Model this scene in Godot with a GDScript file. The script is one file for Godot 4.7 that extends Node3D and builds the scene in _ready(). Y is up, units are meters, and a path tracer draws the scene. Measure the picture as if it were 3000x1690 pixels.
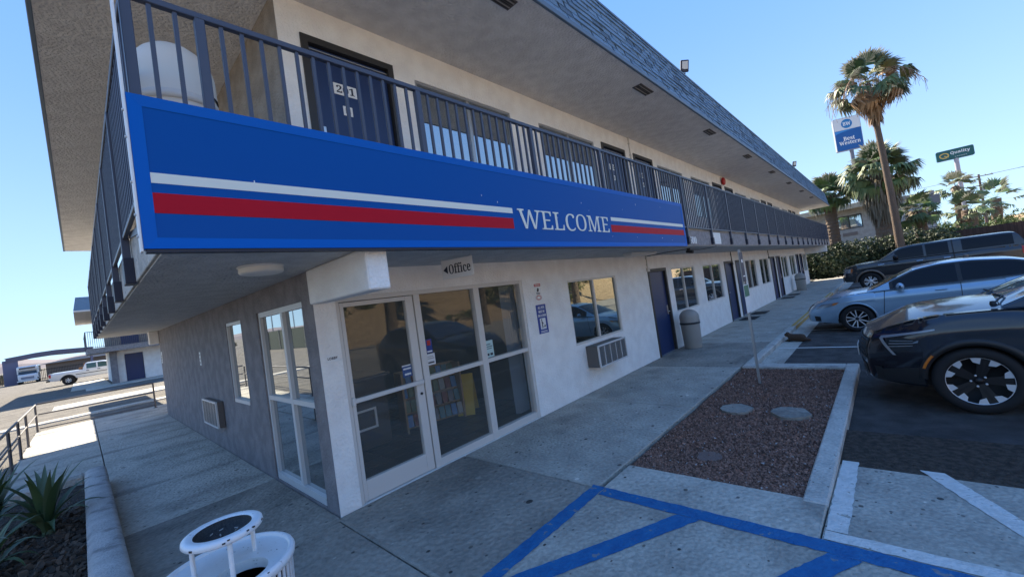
extends Node3D

# ---------------------------------------------------------------- helpers
var taken := {}
var mats := {}

func lin(r: float, g: float, b: float, a := 1.0) -> Color:
	var c := Color(r, g, b).linear_to_srgb()
	c.a = a
	return c

func numbered(called: String) -> String:
	if not taken.has(called):
		taken[called] = 0
		return called
	taken[called] += 1
	return "%s_%03d" % [called, taken[called]]

func thing(called: String, label: String, category: String, at := Vector3.ZERO, turn := 0.0, group := "") -> Node3D:
	var o := Node3D.new()
	o.name = numbered(called)
	add_child(o)
	o.position = at
	o.rotation.y = turn
	tag(o, label, category, group)
	return o

func tag(o: Node, label: String, category: String, group := "") -> void:
	o.set_meta("label", label)
	o.set_meta("category", category)
	if group:
		o.set_meta("group", group)

func structure(called: String, label := "") -> Node3D:
	var o := Node3D.new()
	o.name = numbered(called)
	add_child(o)
	o.set_meta("kind", "structure")
	if label:
		o.set_meta("label", label)
	return o

func mesh_of(b) -> ArrayMesh:
	return b if b is ArrayMesh else b.done()

func obj(called: String, b, m: Material, parent: Node3D, at := Vector3.ZERO, turn := Vector3.ZERO) -> MeshInstance3D:
	var o := MeshInstance3D.new()
	o.mesh = b if b is Mesh else b.done()
	o.material_override = m
	var n := called
	var k := 0
	var used: Dictionary = parent.get_meta("used", {})
	k = used.get(called, -1) + 1
	used[called] = k
	parent.set_meta("used", used)
	if k > 0:
		n = "%s_%03d" % [called, k]
	o.name = n
	parent.add_child(o, true)
	o.position = at
	o.rotation = turn
	return o

func text(called: String, s: String, h: float, width: float, m: Material, parent: Node3D, at: Vector3, turn := Vector3.ZERO, font := "Droid Sans", weight := 400, depth := 0.004) -> MeshInstance3D:
	var f := SystemFont.new()
	f.font_names = PackedStringArray([font])
	f.font_weight = weight
	var t := TextMesh.new()
	t.font = f
	t.text = s
	t.font_size = 64
	t.pixel_size = 0.01
	t.depth = depth
	t.curve_step = 1.0
	var bb := t.get_aabb()
	var o := obj(called, t, m, parent, at, turn)
	var sy := h / bb.size.y
	var sx := width / bb.size.x if width > 0.0 else sy
	o.scale = Vector3(sx, sy, 1.0)
	# the caller gives the middle of the lettering
	var c := bb.position + bb.size * 0.5
	o.position = at - Basis.from_euler(turn) * Vector3(c.x * sx, c.y * sy, 0)
	return o

class MB:
	var st := SurfaceTool.new()
	var flat := 0xFFFFFFFF
	func _init() -> void:
		st.begin(Mesh.PRIMITIVE_TRIANGLES)
		st.set_smooth_group(-1)
	func smooth(on: bool) -> MB:
		st.set_smooth_group(0 if on else -1)
		return self
	func tri(a: Vector3, b: Vector3, c: Vector3) -> void:
		st.add_vertex(a); st.add_vertex(b); st.add_vertex(c)
	func quad(a: Vector3, b: Vector3, c: Vector3, d: Vector3) -> void:
		tri(a, b, c); tri(a, c, d)
	func uvquad(a: Vector3, b: Vector3, c: Vector3, d: Vector3) -> void:
		# a top left, b top right, c bottom right, d bottom left as seen from the front
		var p := [a, b, c, d]
		var u := [Vector2(0, 0), Vector2(1, 0), Vector2(1, 1), Vector2(0, 1)]
		for i in [0, 1, 2, 0, 2, 3]:
			st.set_uv(u[i]); st.add_vertex(p[i])
	# box from centre, half axes
	func hbox(c: Vector3, x: Vector3, y: Vector3, z: Vector3) -> void:
		var p := []
		for i in 8:
			p.append(c + x * (1 if i & 1 else -1) + y * (1 if i & 2 else -1) + z * (1 if i & 4 else -1))
		quad(p[4], p[6], p[7], p[5])
		quad(p[1], p[3], p[2], p[0])
		quad(p[5], p[7], p[3], p[1])
		quad(p[0], p[2], p[6], p[4])
		quad(p[6], p[2], p[3], p[7])
		quad(p[0], p[4], p[5], p[1])
	func box(lo: Vector3, hi: Vector3) -> void:
		var h := (hi - lo) * 0.5
		hbox((lo + hi) * 0.5, Vector3(h.x, 0, 0), Vector3(0, h.y, 0), Vector3(0, 0, h.z))
	# chamfered box
	func cbox(lo: Vector3, hi: Vector3, ch := 0.01) -> void:
		var c := (lo + hi) * 0.5
		var h := (hi - lo) * 0.5
		chbox(c, h, Basis.IDENTITY, ch)
	func chbox(c: Vector3, h: Vector3, b: Basis, ch: float) -> void:
		ch = minf(ch, minf(h.x, minf(h.y, h.z)) * 0.9)
		var i := h - Vector3(ch, ch, ch)
		# three vertices per corner
		var v := {}
		for s in 8:
			var g := Vector3(1 if s & 1 else -1, 1 if s & 2 else -1, 1 if s & 4 else -1)
			v[s] = [c + b * (g * Vector3(h.x, i.y, i.z)), c + b * (g * Vector3(i.x, h.y, i.z)), c + b * (g * Vector3(i.x, i.y, h.z))]
		quad(v[4][2], v[6][2], v[7][2], v[5][2])
		quad(v[1][2], v[3][2], v[2][2], v[0][2])
		quad(v[5][0], v[7][0], v[3][0], v[1][0])
		quad(v[0][0], v[2][0], v[6][0], v[4][0])
		quad(v[6][1], v[2][1], v[3][1], v[7][1])
		quad(v[0][1], v[4][1], v[5][1], v[1][1])
		for e in [[0, 1], [2, 3], [4, 5], [6, 7]]:
			quad(v[e[0]][1], v[e[1]][1], v[e[1]][2], v[e[0]][2])
		for e in [[0, 2], [1, 3], [4, 6], [5, 7]]:
			quad(v[e[0]][0], v[e[1]][0], v[e[1]][2], v[e[0]][2])
		for e in [[0, 4], [1, 5], [2, 6], [3, 7]]:
			quad(v[e[0]][0], v[e[1]][0], v[e[1]][1], v[e[0]][1])
		for s in 8:
			tri(v[s][0], v[s][1], v[s][2])
	# bar of rectangular section from p to q
	func bar(p: Vector3, q: Vector3, w: float, h: float, up := Vector3.UP) -> void:
		var d := (q - p)
		var z := d.normalized()
		if absf(z.dot(up)) > 0.98:
			up = Vector3(1, 0, 0) if absf(z.x) < 0.9 else Vector3(0, 0, 1)
		var x := up.cross(z).normalized()
		var y := z.cross(x).normalized()
		hbox((p + q) * 0.5, x * w * 0.5, y * h * 0.5, d * 0.5)
	func tube(p: Vector3, q: Vector3, r0: float, r1: float, n := 8, caps := true) -> void:
		var z := (q - p).normalized()
		var up := Vector3.UP if absf(z.y) < 0.95 else Vector3(1, 0, 0)
		var x := up.cross(z).normalized()
		var y := z.cross(x).normalized()
		for i in n:
			var a := TAU * i / n
			var b := TAU * (i + 1) / n
			var u := x * cos(a) + y * sin(a)
			var w := x * cos(b) + y * sin(b)
			st.set_smooth_group(1)
			quad(p + u * r0, q + u * r1, q + w * r1, p + w * r0)
			st.set_smooth_group(-1)
			if caps:
				tri(p, p + u * r0, p + w * r0)
				tri(q, q + w * r1, q + u * r1)
	func path(pts: Array, r: float, n := 7) -> void:
		for i in pts.size() - 1:
			tube(pts[i], pts[i + 1], r, r, n, i == 0 or i == pts.size() - 2)
	# lathe round the y axis; profile is radius, height
	func lathe(prof: Array, n: int, at := Vector3.ZERO, basis := Basis.IDENTITY, sharp := false) -> void:
		for j in prof.size() - 1:
			var p: Vector2 = prof[j]
			var q: Vector2 = prof[j + 1]
			st.set_smooth_group(-1 if sharp else 0)
			for i in n:
				var a := TAU * i / n
				var b := TAU * (i + 1) / n
				var A := at + basis * Vector3(p.x * cos(a), p.y, p.x * sin(a))
				var B := at + basis * Vector3(p.x * cos(b), p.y, p.x * sin(b))
				var C := at + basis * Vector3(q.x * cos(b), q.y, q.x * sin(b))
				var D := at + basis * Vector3(q.x * cos(a), q.y, q.x * sin(a))
				if p.x < 1e-5:
					tri(A, C, D)
				elif q.x < 1e-5:
					tri(A, B, D)
				else:
					quad(A, B, C, D)
		st.set_smooth_group(-1)
	# rows of points; every row has the same length
	func grid(rows: Array, flip := false, sm := true) -> void:
		st.set_smooth_group(0 if sm else -1)
		for j in rows.size() - 1:
			for i in rows[j].size() - 1:
				if flip:
					quad(rows[j][i + 1], rows[j][i], rows[j + 1][i], rows[j + 1][i + 1])
				else:
					quad(rows[j][i], rows[j][i + 1], rows[j + 1][i + 1], rows[j + 1][i])
		st.set_smooth_group(-1)
	# flat polygon (points in a plane, given as x/y of a basis) with thickness
	func prism(poly: PackedVector2Array, b: Basis, at: Vector3, depth: float) -> void:
		var t := Geometry2D.triangulate_polygon(poly)
		for i in range(0, t.size(), 3):
			var p := []
			for k in 3:
				p.append(b * Vector3(poly[t[i + k]].x, poly[t[i + k]].y, 0) + at)
			tri(p[0], p[1], p[2])
			tri(p[0] - b.z * depth, p[2] - b.z * depth, p[1] - b.z * depth)
		for i in poly.size():
			var k := (i + 1) % poly.size()
			var p := b * Vector3(poly[i].x, poly[i].y, 0) + at
			var q := b * Vector3(poly[k].x, poly[k].y, 0) + at
			quad(p, q, q - b.z * depth, p - b.z * depth)
	func done() -> ArrayMesh:
		st.generate_normals()
		return st.commit()

# wall made of cells with openings; the wall spans u (x or z) and y, and its face looks along n. Reveals are added round the openings.
func wall(b: MB, u0: float, u1: float, y0: float, y1: float, face: float, thick: float, openings: Array, axis := "x") -> void:
	var us := [u0, u1]
	var ys := [y0, y1]
	for o in openings:
		us.append_array([o[0], o[1]])
		ys.append_array([o[2], o[3]])
	us.sort()
	ys.sort()
	var P := func(u: float, y: float, d: float) -> Vector3:
		return Vector3(u, y, face - d) if axis == "x" else Vector3(face + d, y, u)
	var inside := func(u: float, y: float) -> bool:
		for o in openings:
			if u > o[0] and u < o[1] and y > o[2] and y < o[3]:
				return true
		return false
	for i in us.size() - 1:
		for j in ys.size() - 1:
			var a: float = us[i]
			var c: float = us[i + 1]
			var e: float = ys[j]
			var f: float = ys[j + 1]
			if c - a < 1e-4 or f - e < 1e-4 or inside.call((a + c) * 0.5, (e + f) * 0.5):
				continue
			b.quad(P.call(a, f, 0.0), P.call(c, f, 0.0), P.call(c, e, 0.0), P.call(a, e, 0.0))
			b.quad(P.call(c, f, thick), P.call(a, f, thick), P.call(a, e, thick), P.call(c, e, thick))
	for o in openings:
		b.quad(P.call(o[0], o[2], 0.0), P.call(o[0], o[3], 0.0), P.call(o[0], o[3], thick), P.call(o[0], o[2], thick))
		b.quad(P.call(o[1], o[2], 0.0), P.call(o[1], o[3], 0.0), P.call(o[1], o[3], thick), P.call(o[1], o[2], thick))
		b.quad(P.call(o[0], o[3], 0.0), P.call(o[1], o[3], 0.0), P.call(o[1], o[3], thick), P.call(o[0], o[3], thick))
		b.quad(P.call(o[0], o[2], 0.0), P.call(o[1], o[2], 0.0), P.call(o[1], o[2], thick), P.call(o[0], o[2], thick))
	b.quad(P.call(u0, y1, 0.0), P.call(u1, y1, 0.0), P.call(u1, y1, thick), P.call(u0, y1, thick))
	b.quad(P.call(u0, y0, 0.0), P.call(u1, y0, 0.0), P.call(u1, y0, thick), P.call(u0, y0, thick))
	b.quad(P.call(u0, y0, 0.0), P.call(u0, y1, 0.0), P.call(u0, y1, thick), P.call(u0, y0, thick))
	b.quad(P.call(u1, y0, 0.0), P.call(u1, y1, 0.0), P.call(u1, y1, thick), P.call(u1, y0, thick))

# ---------------------------------------------------------------- materials
func noise_tex(freq: float, ramp: Array, seed_ := 1, size := 512, kind := FastNoiseLite.TYPE_SIMPLEX_SMOOTH, octaves := 4, normal := 0.0) -> NoiseTexture2D:
	var n := FastNoiseLite.new()
	n.seed = seed_
	n.noise_type = kind
	n.frequency = freq
	n.fractal_octaves = octaves
	var t := NoiseTexture2D.new()
	t.width = size
	t.height = size
	t.seamless = true
	t.seamless_blend_skirt = 0.15
	if normal > 0.0:
		t.as_normal_map = true
		t.bump_strength = normal
	elif ramp:
		var g := Gradient.new()
		g.offsets = PackedFloat32Array()
		g.colors = PackedColorArray()
		var offs := PackedFloat32Array()
		var cols := PackedColorArray()
		for k in ramp.size():
			offs.append(ramp[k][0])
			cols.append(ramp[k][1])
		g.offsets = offs
		g.colors = cols
		t.color_ramp = g
	t.noise = n
	return t

func plain(r: float, g: float, b: float, rough := 0.7, metal := 0.0) -> StandardMaterial3D:
	var m := StandardMaterial3D.new()
	m.albedo_color = lin(r, g, b)
	m.roughness = rough
	m.metallic = metal
	return m

# rough surface with mottled colour and small relief, mapped in metres through the world
func rough_mat(c0: Color, c1: Color, scale: float, nscale: float, bump: float, rough := 0.9, seed_ := 1, freq := 0.012, nfreq := 0.05) -> StandardMaterial3D:
	var m := StandardMaterial3D.new()
	m.albedo_texture = noise_tex(freq, [[0.25, c0], [0.75, c1]], seed_)
	m.roughness = rough
	m.uv1_triplanar = true
	m.uv1_world_triplanar = true
	m.uv1_scale = Vector3.ONE / scale
	if bump > 0.0:
		m.normal_enabled = true
		m.normal_texture = noise_tex(nfreq * scale / nscale, [], seed_ + 7, 512, FastNoiseLite.TYPE_SIMPLEX_SMOOTH, 3, bump)
		m.normal_scale = 1.0
	return m

func glass(alpha := 0.12, tint := Color(0.8, 0.85, 0.85), metal := 0.0) -> StandardMaterial3D:
	var m := StandardMaterial3D.new()
	m.transparency = BaseMaterial3D.TRANSPARENCY_ALPHA
	m.albedo_color = Color(tint.r, tint.g, tint.b, alpha)
	m.roughness = 0.0
	m.metallic = metal
	return m

func mirror(r: float, g: float, b: float, metal := 0.9, rough := 0.02) -> StandardMaterial3D:
	return plain(r, g, b, rough, metal)

# worn concrete painted into one picture: mottling, stains, specks
func concrete_image(size: int, base: Color, seed_: int, stain: float, specks: int) -> ImageTexture:
	var im := Image.create(size, size, false, Image.FORMAT_RGB8)
	var n := FastNoiseLite.new()
	n.seed = seed_
	n.frequency = 1.0
	n.fractal_octaves = 5
	var rng := RandomNumberGenerator.new()
	rng.seed = seed_
	var loud := FastNoiseLite.new()
	loud.seed = seed_ + 3
	loud.frequency = 1.0
	loud.fractal_octaves = 3
	for y in size:
		for x in size:
			var a := TAU * x / size
			var b := TAU * y / size
			# a torus in 3-D would bend the pattern; blend two tiles instead
			var u := float(x) / size
			var v := float(y) / size
			var f := n.get_noise_2d(u * 5.0, v * 5.0)
			var g := loud.get_noise_2d(u * 60.0, v * 60.0)
			var s := n.get_noise_2d(u * 2.2 + 9.0, v * 4.0 + 3.0)
			var k := 1.0 + 0.13 * f + 0.12 * g - stain * smoothstep(0.05, 0.5, s)
			im.set_pixel(x, y, Color(base.r * k, base.g * k, base.b * (k + 0.01)))
	for i in specks:
		var cx := rng.randi_range(3, size - 4)
		var cy := rng.randi_range(3, size - 4)
		var rad := rng.randf_range(0.8, 3.6) * size / 1024.0 * (2.0 if rng.randf() < 0.1 else 1.0)
		var dark := rng.randf_range(0.35, 0.8) if rng.randf() < 0.9 else 1.25
		for dy in range(-int(rad) - 1, int(rad) + 2):
			for dx in range(-int(rad) - 1, int(rad) + 2):
				var d := sqrt(dx * dx * 0.6 + dy * dy)
				if d <= rad:
					var px := clampi(cx + dx, 0, size - 1)
					var py := clampi(cy + dy, 0, size - 1)
					var c := im.get_pixel(px, py)
					im.set_pixel(px, py, Color(c.r * dark, c.g * dark, c.b * dark))
	return ImageTexture.create_from_image(im)

func concrete_mat(base: Color, seed_: int, tile: float, stain := 0.25, specks := 260, size := 768) -> StandardMaterial3D:
	var m := StandardMaterial3D.new()
	m.albedo_texture = concrete_image(size, base, seed_, stain, specks)
	m.roughness = 0.85
	m.uv1_triplanar = true
	m.uv1_world_triplanar = true
	m.uv1_scale = Vector3.ONE / tile
	m.normal_enabled = true
	m.normal_texture = M.grit_normal
	m.normal_scale = 0.35
	return m

# floor paint with small worn places where the ground shows
func worn_paint(a: Color, b: Color, under: Color, seed_: int) -> StandardMaterial3D:
	var m := StandardMaterial3D.new()
	m.albedo_texture = noise_tex(0.022, [[0.0, a], [0.62, b], [0.78, b], [0.83, under], [1.0, under]], seed_, 768, FastNoiseLite.TYPE_SIMPLEX_SMOOTH, 6)
	m.roughness = 0.8
	m.uv1_triplanar = true
	m.uv1_world_triplanar = true
	m.uv1_scale = Vector3.ONE / 2.3
	m.normal_enabled = true
	m.normal_texture = M.grit_normal
	m.normal_scale = 0.3
	return m

var M := {}

func make_materials() -> void:
	M.grit_normal = noise_tex(0.12, [], 5, 512, FastNoiseLite.TYPE_SIMPLEX_SMOOTH, 4, 6.0)
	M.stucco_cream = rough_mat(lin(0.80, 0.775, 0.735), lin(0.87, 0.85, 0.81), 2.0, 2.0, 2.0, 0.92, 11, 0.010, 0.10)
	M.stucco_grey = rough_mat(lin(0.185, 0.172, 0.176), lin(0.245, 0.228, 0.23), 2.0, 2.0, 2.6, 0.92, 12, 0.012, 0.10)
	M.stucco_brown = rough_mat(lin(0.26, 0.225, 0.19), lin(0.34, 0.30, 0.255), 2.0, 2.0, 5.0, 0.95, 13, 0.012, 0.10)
	M.soffit = rough_mat(lin(0.66, 0.63, 0.60), lin(0.76, 0.73, 0.695), 2.0, 2.0, 3.4, 0.95, 14, 0.012, 0.085)
	M.deck_under = rough_mat(lin(0.46, 0.455, 0.44), lin(0.54, 0.535, 0.52), 2.0, 2.0, 4.0, 0.95, 15, 0.012, 0.10)
	M.deck_face = rough_mat(lin(0.24, 0.22, 0.215), lin(0.31, 0.29, 0.28), 1.5, 1.5, 3.0, 0.9, 16, 0.02, 0.05)
	M.walk = concrete_mat(lin(0.37, 0.345, 0.285), 21, 3.1, 0.08, 300)
	M.walk2 = concrete_mat(lin(0.44, 0.41, 0.34), 22, 3.7, 0.16, 260)
	M.walk_old = concrete_mat(lin(0.27, 0.245, 0.20), 23, 4.3, 0.14, 380)
	M.kerb = concrete_mat(lin(0.46, 0.435, 0.375), 24, 2.3, 0.2, 200, 512)
	M.asphalt = rough_mat(lin(0.040, 0.038, 0.036), lin(0.078, 0.075, 0.071), 3.0, 1.0, 6.0, 0.93, 25, 0.014, 0.18)
	M.lot = rough_mat(lin(0.105, 0.095, 0.08), lin(0.16, 0.145, 0.123), 6.0, 2.0, 4.0, 0.95, 26, 0.012, 0.15)
	M.soil = rough_mat(lin(0.035, 0.027, 0.02), lin(0.09, 0.07, 0.052), 1.2, 0.8, 18.0, 1.0, 27, 0.03, 0.06)
	M.dirt = rough_mat(lin(0.22, 0.15, 0.085), lin(0.50, 0.37, 0.23), 5.0, 3.0, 14.0, 1.0, 28, 0.025, 0.05)
	M.old_road = rough_mat(lin(0.24, 0.22, 0.195), lin(0.33, 0.305, 0.27), 6.0, 2.0, 4.0, 0.95, 126, 0.012, 0.15)
	M.blue_paint = worn_paint(lin(0.0, 0.088, 0.25), lin(0.006, 0.125, 0.31), lin(0.16, 0.19, 0.24), 29)
	M.white_paint = worn_paint(lin(0.50, 0.49, 0.45), lin(0.64, 0.63, 0.59), lin(0.34, 0.325, 0.28), 30)
	M.yellow_paint = rough_mat(lin(0.30, 0.22, 0.12), lin(0.62, 0.36, 0.05), 0.5, 0.9, 3.0, 0.85, 31, 0.03, 0.1)
	M.rail = plain(0.060, 0.068, 0.098, 0.42)
	M.rail_old = plain(0.10, 0.092, 0.095, 0.55)
	M.frame_dark = plain(0.030, 0.027, 0.025, 0.5)
	M.frame_tan = plain(0.62, 0.585, 0.54, 0.5)
	M.alu = plain(0.60, 0.59, 0.57, 0.4)
	M.alu_mill = plain(0.42, 0.42, 0.42, 0.35, 0.6)
	M.door_blue = plain(0.010, 0.030, 0.105, 0.42)
	M.steel = plain(0.55, 0.55, 0.55, 0.3, 0.9)
	M.black = plain(0.012, 0.012, 0.013, 0.6)
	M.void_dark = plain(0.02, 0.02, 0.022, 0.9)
	M.white = plain(0.78, 0.78, 0.76, 0.45)
	M.white_enamel = plain(0.76, 0.77, 0.77, 0.30)
	M.win_glass = mirror(0.44, 0.48, 0.50, 0.92, 0.015)
	M.win_glass_green = mirror(0.28, 0.31, 0.29, 0.92, 0.015)
	M.shop_glass = glass(0.03, Color(0.72, 0.76, 0.74), 0.07)
	M.sign_blue = plain(0.0, 0.080, 0.33, 0.45)
	M.sign_blue.metallic_specular = 0.25
	M.sign_frame = plain(0.0, 0.115, 0.48, 0.42)
	M.sign_frame.metallic_specular = 0.25
	M.sign_cream = plain(0.72, 0.74, 0.66, 0.45)
	M.sign_red = plain(0.46, 0.006, 0.022, 0.5)
	M.sign_red.metallic_specular = 0.25
	M.red = plain(0.45, 0.02, 0.02, 0.4)
	M.navy = plain(0.012, 0.016, 0.035, 0.5)
	M.bin_grey = plain(0.32, 0.30, 0.27, 0.6)
	M.bin_dark = plain(0.03, 0.03, 0.032, 0.6)
	M.rubber = plain(0.009, 0.009, 0.010, 0.8)
	M.bark = rough_mat(lin(0.10, 0.07, 0.05), lin(0.26, 0.19, 0.14), 0.7, 0.7, 20.0, 1.0, 33, 0.03, 0.06)
	M.shingle = []
	for k in 4:
		var s: float = [0.62, 1.0, 1.08, 0.9][k]
		var sm := rough_mat(lin(0.155 * s, 0.255 * s, 0.37 * s), lin(0.215 * s, 0.335 * s, 0.47 * s), 0.8, 0.5, 8.0, 0.95, 34 + k, 0.05, 0.2)
		M.shingle.append(sm)
	M.leaf = plain(0.07, 0.12, 0.035, 0.6)

# ---------------------------------------------------------------- scene
func _ready() -> void:
	var cam := Camera3D.new()
	cam.name = "camera"
	add_child(cam)
	cam.position = Vector3(-1.61405, 1.877555, 4.21021797)
	cam.rotation = Vector3(0.026208, -0.823485845, -0.143991681)
	cam.fov = 70.74
	cam.near = 0.05
	cam.far = 6000.0
	cam.current = true
	var we := WorldEnvironment.new()
	we.name = "world_environment"
	var env := Environment.new()
	env.background_mode = Environment.BG_SKY
	env.tonemap_mode = Environment.TONE_MAPPER_LINEAR
	env.tonemap_exposure = 3.2
	var sky := Sky.new()
	var sm := ProceduralSkyMaterial.new()
	sm.sky_top_color = lin(0.086, 0.210, 0.52)
	sm.sky_horizon_color = lin(0.37, 0.53, 0.65)
	sm.sky_curve = 0.20
	sm.ground_bottom_color = lin(0.20, 0.18, 0.15)
	sm.ground_horizon_color = lin(0.45, 0.55, 0.62)
	sm.ground_curve = 0.02
	sm.sun_angle_max = 60.0
	sm.sun_curve = 0.12
	sm.energy_multiplier = 0.72
	sky.sky_material = sm
	env.sky = sky
	env.sdfgi_enabled = true
	env.ssao_enabled = true
	env.ssil_enabled = true
	we.environment = env
	add_child(we)
	var sun := DirectionalLight3D.new()
	sun.name = "sun"
	add_child(sun)
	sun.light_color = Color(1.0, 0.95, 0.86)
	sun.light_energy = 1.6
	sun.light_angular_distance = 0.5
	sun.shadow_enabled = true
	sun.look_at_from_position(Vector3.ZERO, Vector3(-0.55, -1.0, 1.02))
	make_materials()
	build_ground()
	build_building()
	build_railings()
	build_sign()
	build_lobby()
	build_planter()
	build_left_planter()
	build_fittings()
	build_bins()
	build_parking_sign()
	build_cars()
	build_cat()
	build_neighbours()
	build_left()
	build_opposite()
	build_plants()

# ---------------------------------------------------------------- the motel
const PERIOD := 7.7
var building: Node3D
var pane_lib := {}

func flat_pane(b: MB, x0: float, x1: float, y0: float, y1: float, z: float) -> void:
	b.quad(Vector3(x0, y1, z), Vector3(x1, y1, z), Vector3(x1, y0, z), Vector3(x0, y0, z))

func thin_box(x0: float, x1: float, y0: float, y1: float, z0: float, z1: float) -> MB:
	var b := MB.new()
	b.box(Vector3(x0, y0, z0), Vector3(x1, y1, z1))
	return b

# sliding window in the front wall (its middle at the origin of the part)
func front_window(parent: Node3D, x0: float, x1: float, y0: float, y1: float, fm: Material, gm: Material) -> void:
	var w := x1 - x0
	var h := y1 - y0
	var key := "%.2f_%.2f" % [w, h]
	if not pane_lib.has(key):
		var f := MB.new()
		var t := 0.035
		f.box(Vector3(-w / 2, -h / 2, -0.07), Vector3(-w / 2 + t, h / 2, -0.012))
		f.box(Vector3(w / 2 - t, -h / 2, -0.07), Vector3(w / 2, h / 2, -0.012))
		f.box(Vector3(-w / 2 + t, h / 2 - t, -0.07), Vector3(w / 2 - t, h / 2, -0.012))
		f.box(Vector3(-w / 2 + t, -h / 2, -0.07), Vector3(w / 2 - t, -h / 2 + t, -0.008))
		f.box(Vector3(-0.022, -h / 2 + t, -0.066), Vector3(0.022, h / 2 - t, -0.018))
		f.box(Vector3(0.022, -h / 2 + t, -0.062), Vector3(0.052, h / 2 - t, -0.034))
		var g := MB.new()
		flat_pane(g, -w / 2 + t, -0.022, -h / 2 + t, h / 2 - t, -0.05)
		var g2 := MB.new()
		flat_pane(g2, 0.05, w / 2 - t, -h / 2 + t, h / 2 - t, -0.04)
		pane_lib[key] = [f.done(), g.done(), g2.done()]
	var L: Array = pane_lib[key]
	var o := obj("window", L[0], fm, parent, Vector3((x0 + x1) / 2, (y0 + y1) / 2, 0))
	obj("pane", L[1], gm, o)
	obj("pane", L[2], gm, o)

func front_door(parent: Node3D, x0: float, x1: float, y0: float, y1: float, handle_right: bool, label: String, number: String) -> void:
	var fr := MB.new()
	var t := 0.055
	fr.box(Vector3(x0 - 0.02, y0, -0.10), Vector3(x0 + t, y1 + 0.02, 0.018))
	fr.box(Vector3(x1 - t, y0, -0.10), Vector3(x1 + 0.02, y1 + 0.02, 0.018))
	fr.box(Vector3(x0 + t, y1 - t, -0.10), Vector3(x1 - t, y1 + 0.02, 0.018))
	var o := obj("door", fr, M.frame_dark, parent)
	if label:
		o.set_meta("label", label)
	var lf := MB.new()
	lf.cbox(Vector3(x0 + t + 0.004, y0 + 0.012, -0.085), Vector3(x1 - t - 0.004, y1 - t - 0.004, -0.042), 0.004)
	obj("door_leaf", lf, M.door_blue, o)
	var hx := x1 - t - 0.07 if handle_right else x0 + t + 0.07
	var hd := MB.new()
	hd.cbox(Vector3(hx - 0.03, y0 + 0.92, -0.042), Vector3(hx + 0.03, y0 + 1.16, -0.028), 0.004)
	hd.tube(Vector3(hx, y0 + 1.0, -0.028), Vector3(hx, y0 + 1.0, 0.012), 0.012, 0.012, 8)
	hd.tube(Vector3(hx, y0 + 1.0, 0.008), Vector3(hx + (-0.11 if handle_right else 0.11), y0 + 1.0, 0.008), 0.011, 0.009, 8)
	obj("handle", hd, M.steel, o)
	if y0 > 2.0:
		var lv := MB.new()
		for i in 2:
			lv.box(Vector3(x0 + t, y1 - t - 0.05 - i * 0.05, -0.05), Vector3(x1 - t, y1 - t - 0.036 - i * 0.05, -0.025))
		obj("trim", lv, M.alu_mill, o)
	var th := MB.new()
	th.cbox(Vector3(x0 + t, y0, -0.06), Vector3(x1 - t, y0 + 0.012, 0.03), 0.004)
	obj("threshold", th, M.alu_mill, o)
	if number:
		var mx := x0 + 0.30
		var p := MB.new()
		p.cbox(Vector3(mx, y1 - 0.53, -0.042), Vector3(mx + 0.27, y1 - 0.40, -0.034), 0.003)
		obj("number_plate", p, M.white, o)
		text("lettering", number, 0.085, 0.21, M.navy, o, Vector3(mx + 0.135, y1 - 0.465, -0.033), Vector3.ZERO, "Droid Serif", 700)
		var q := MB.new()
		q.cbox(Vector3(mx + 0.08, y1 - 0.76, -0.042), Vector3(mx + 0.19, y1 - 0.65, -0.034), 0.003)
		obj("notice_plate", q, M.white, o)
		var q2 := MB.new()
		q2.box(Vector3(mx + 0.105, y1 - 0.735, -0.034), Vector3(mx + 0.165, y1 - 0.675, -0.032))
		obj("symbol", q2, M.bin_grey, o)

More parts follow.
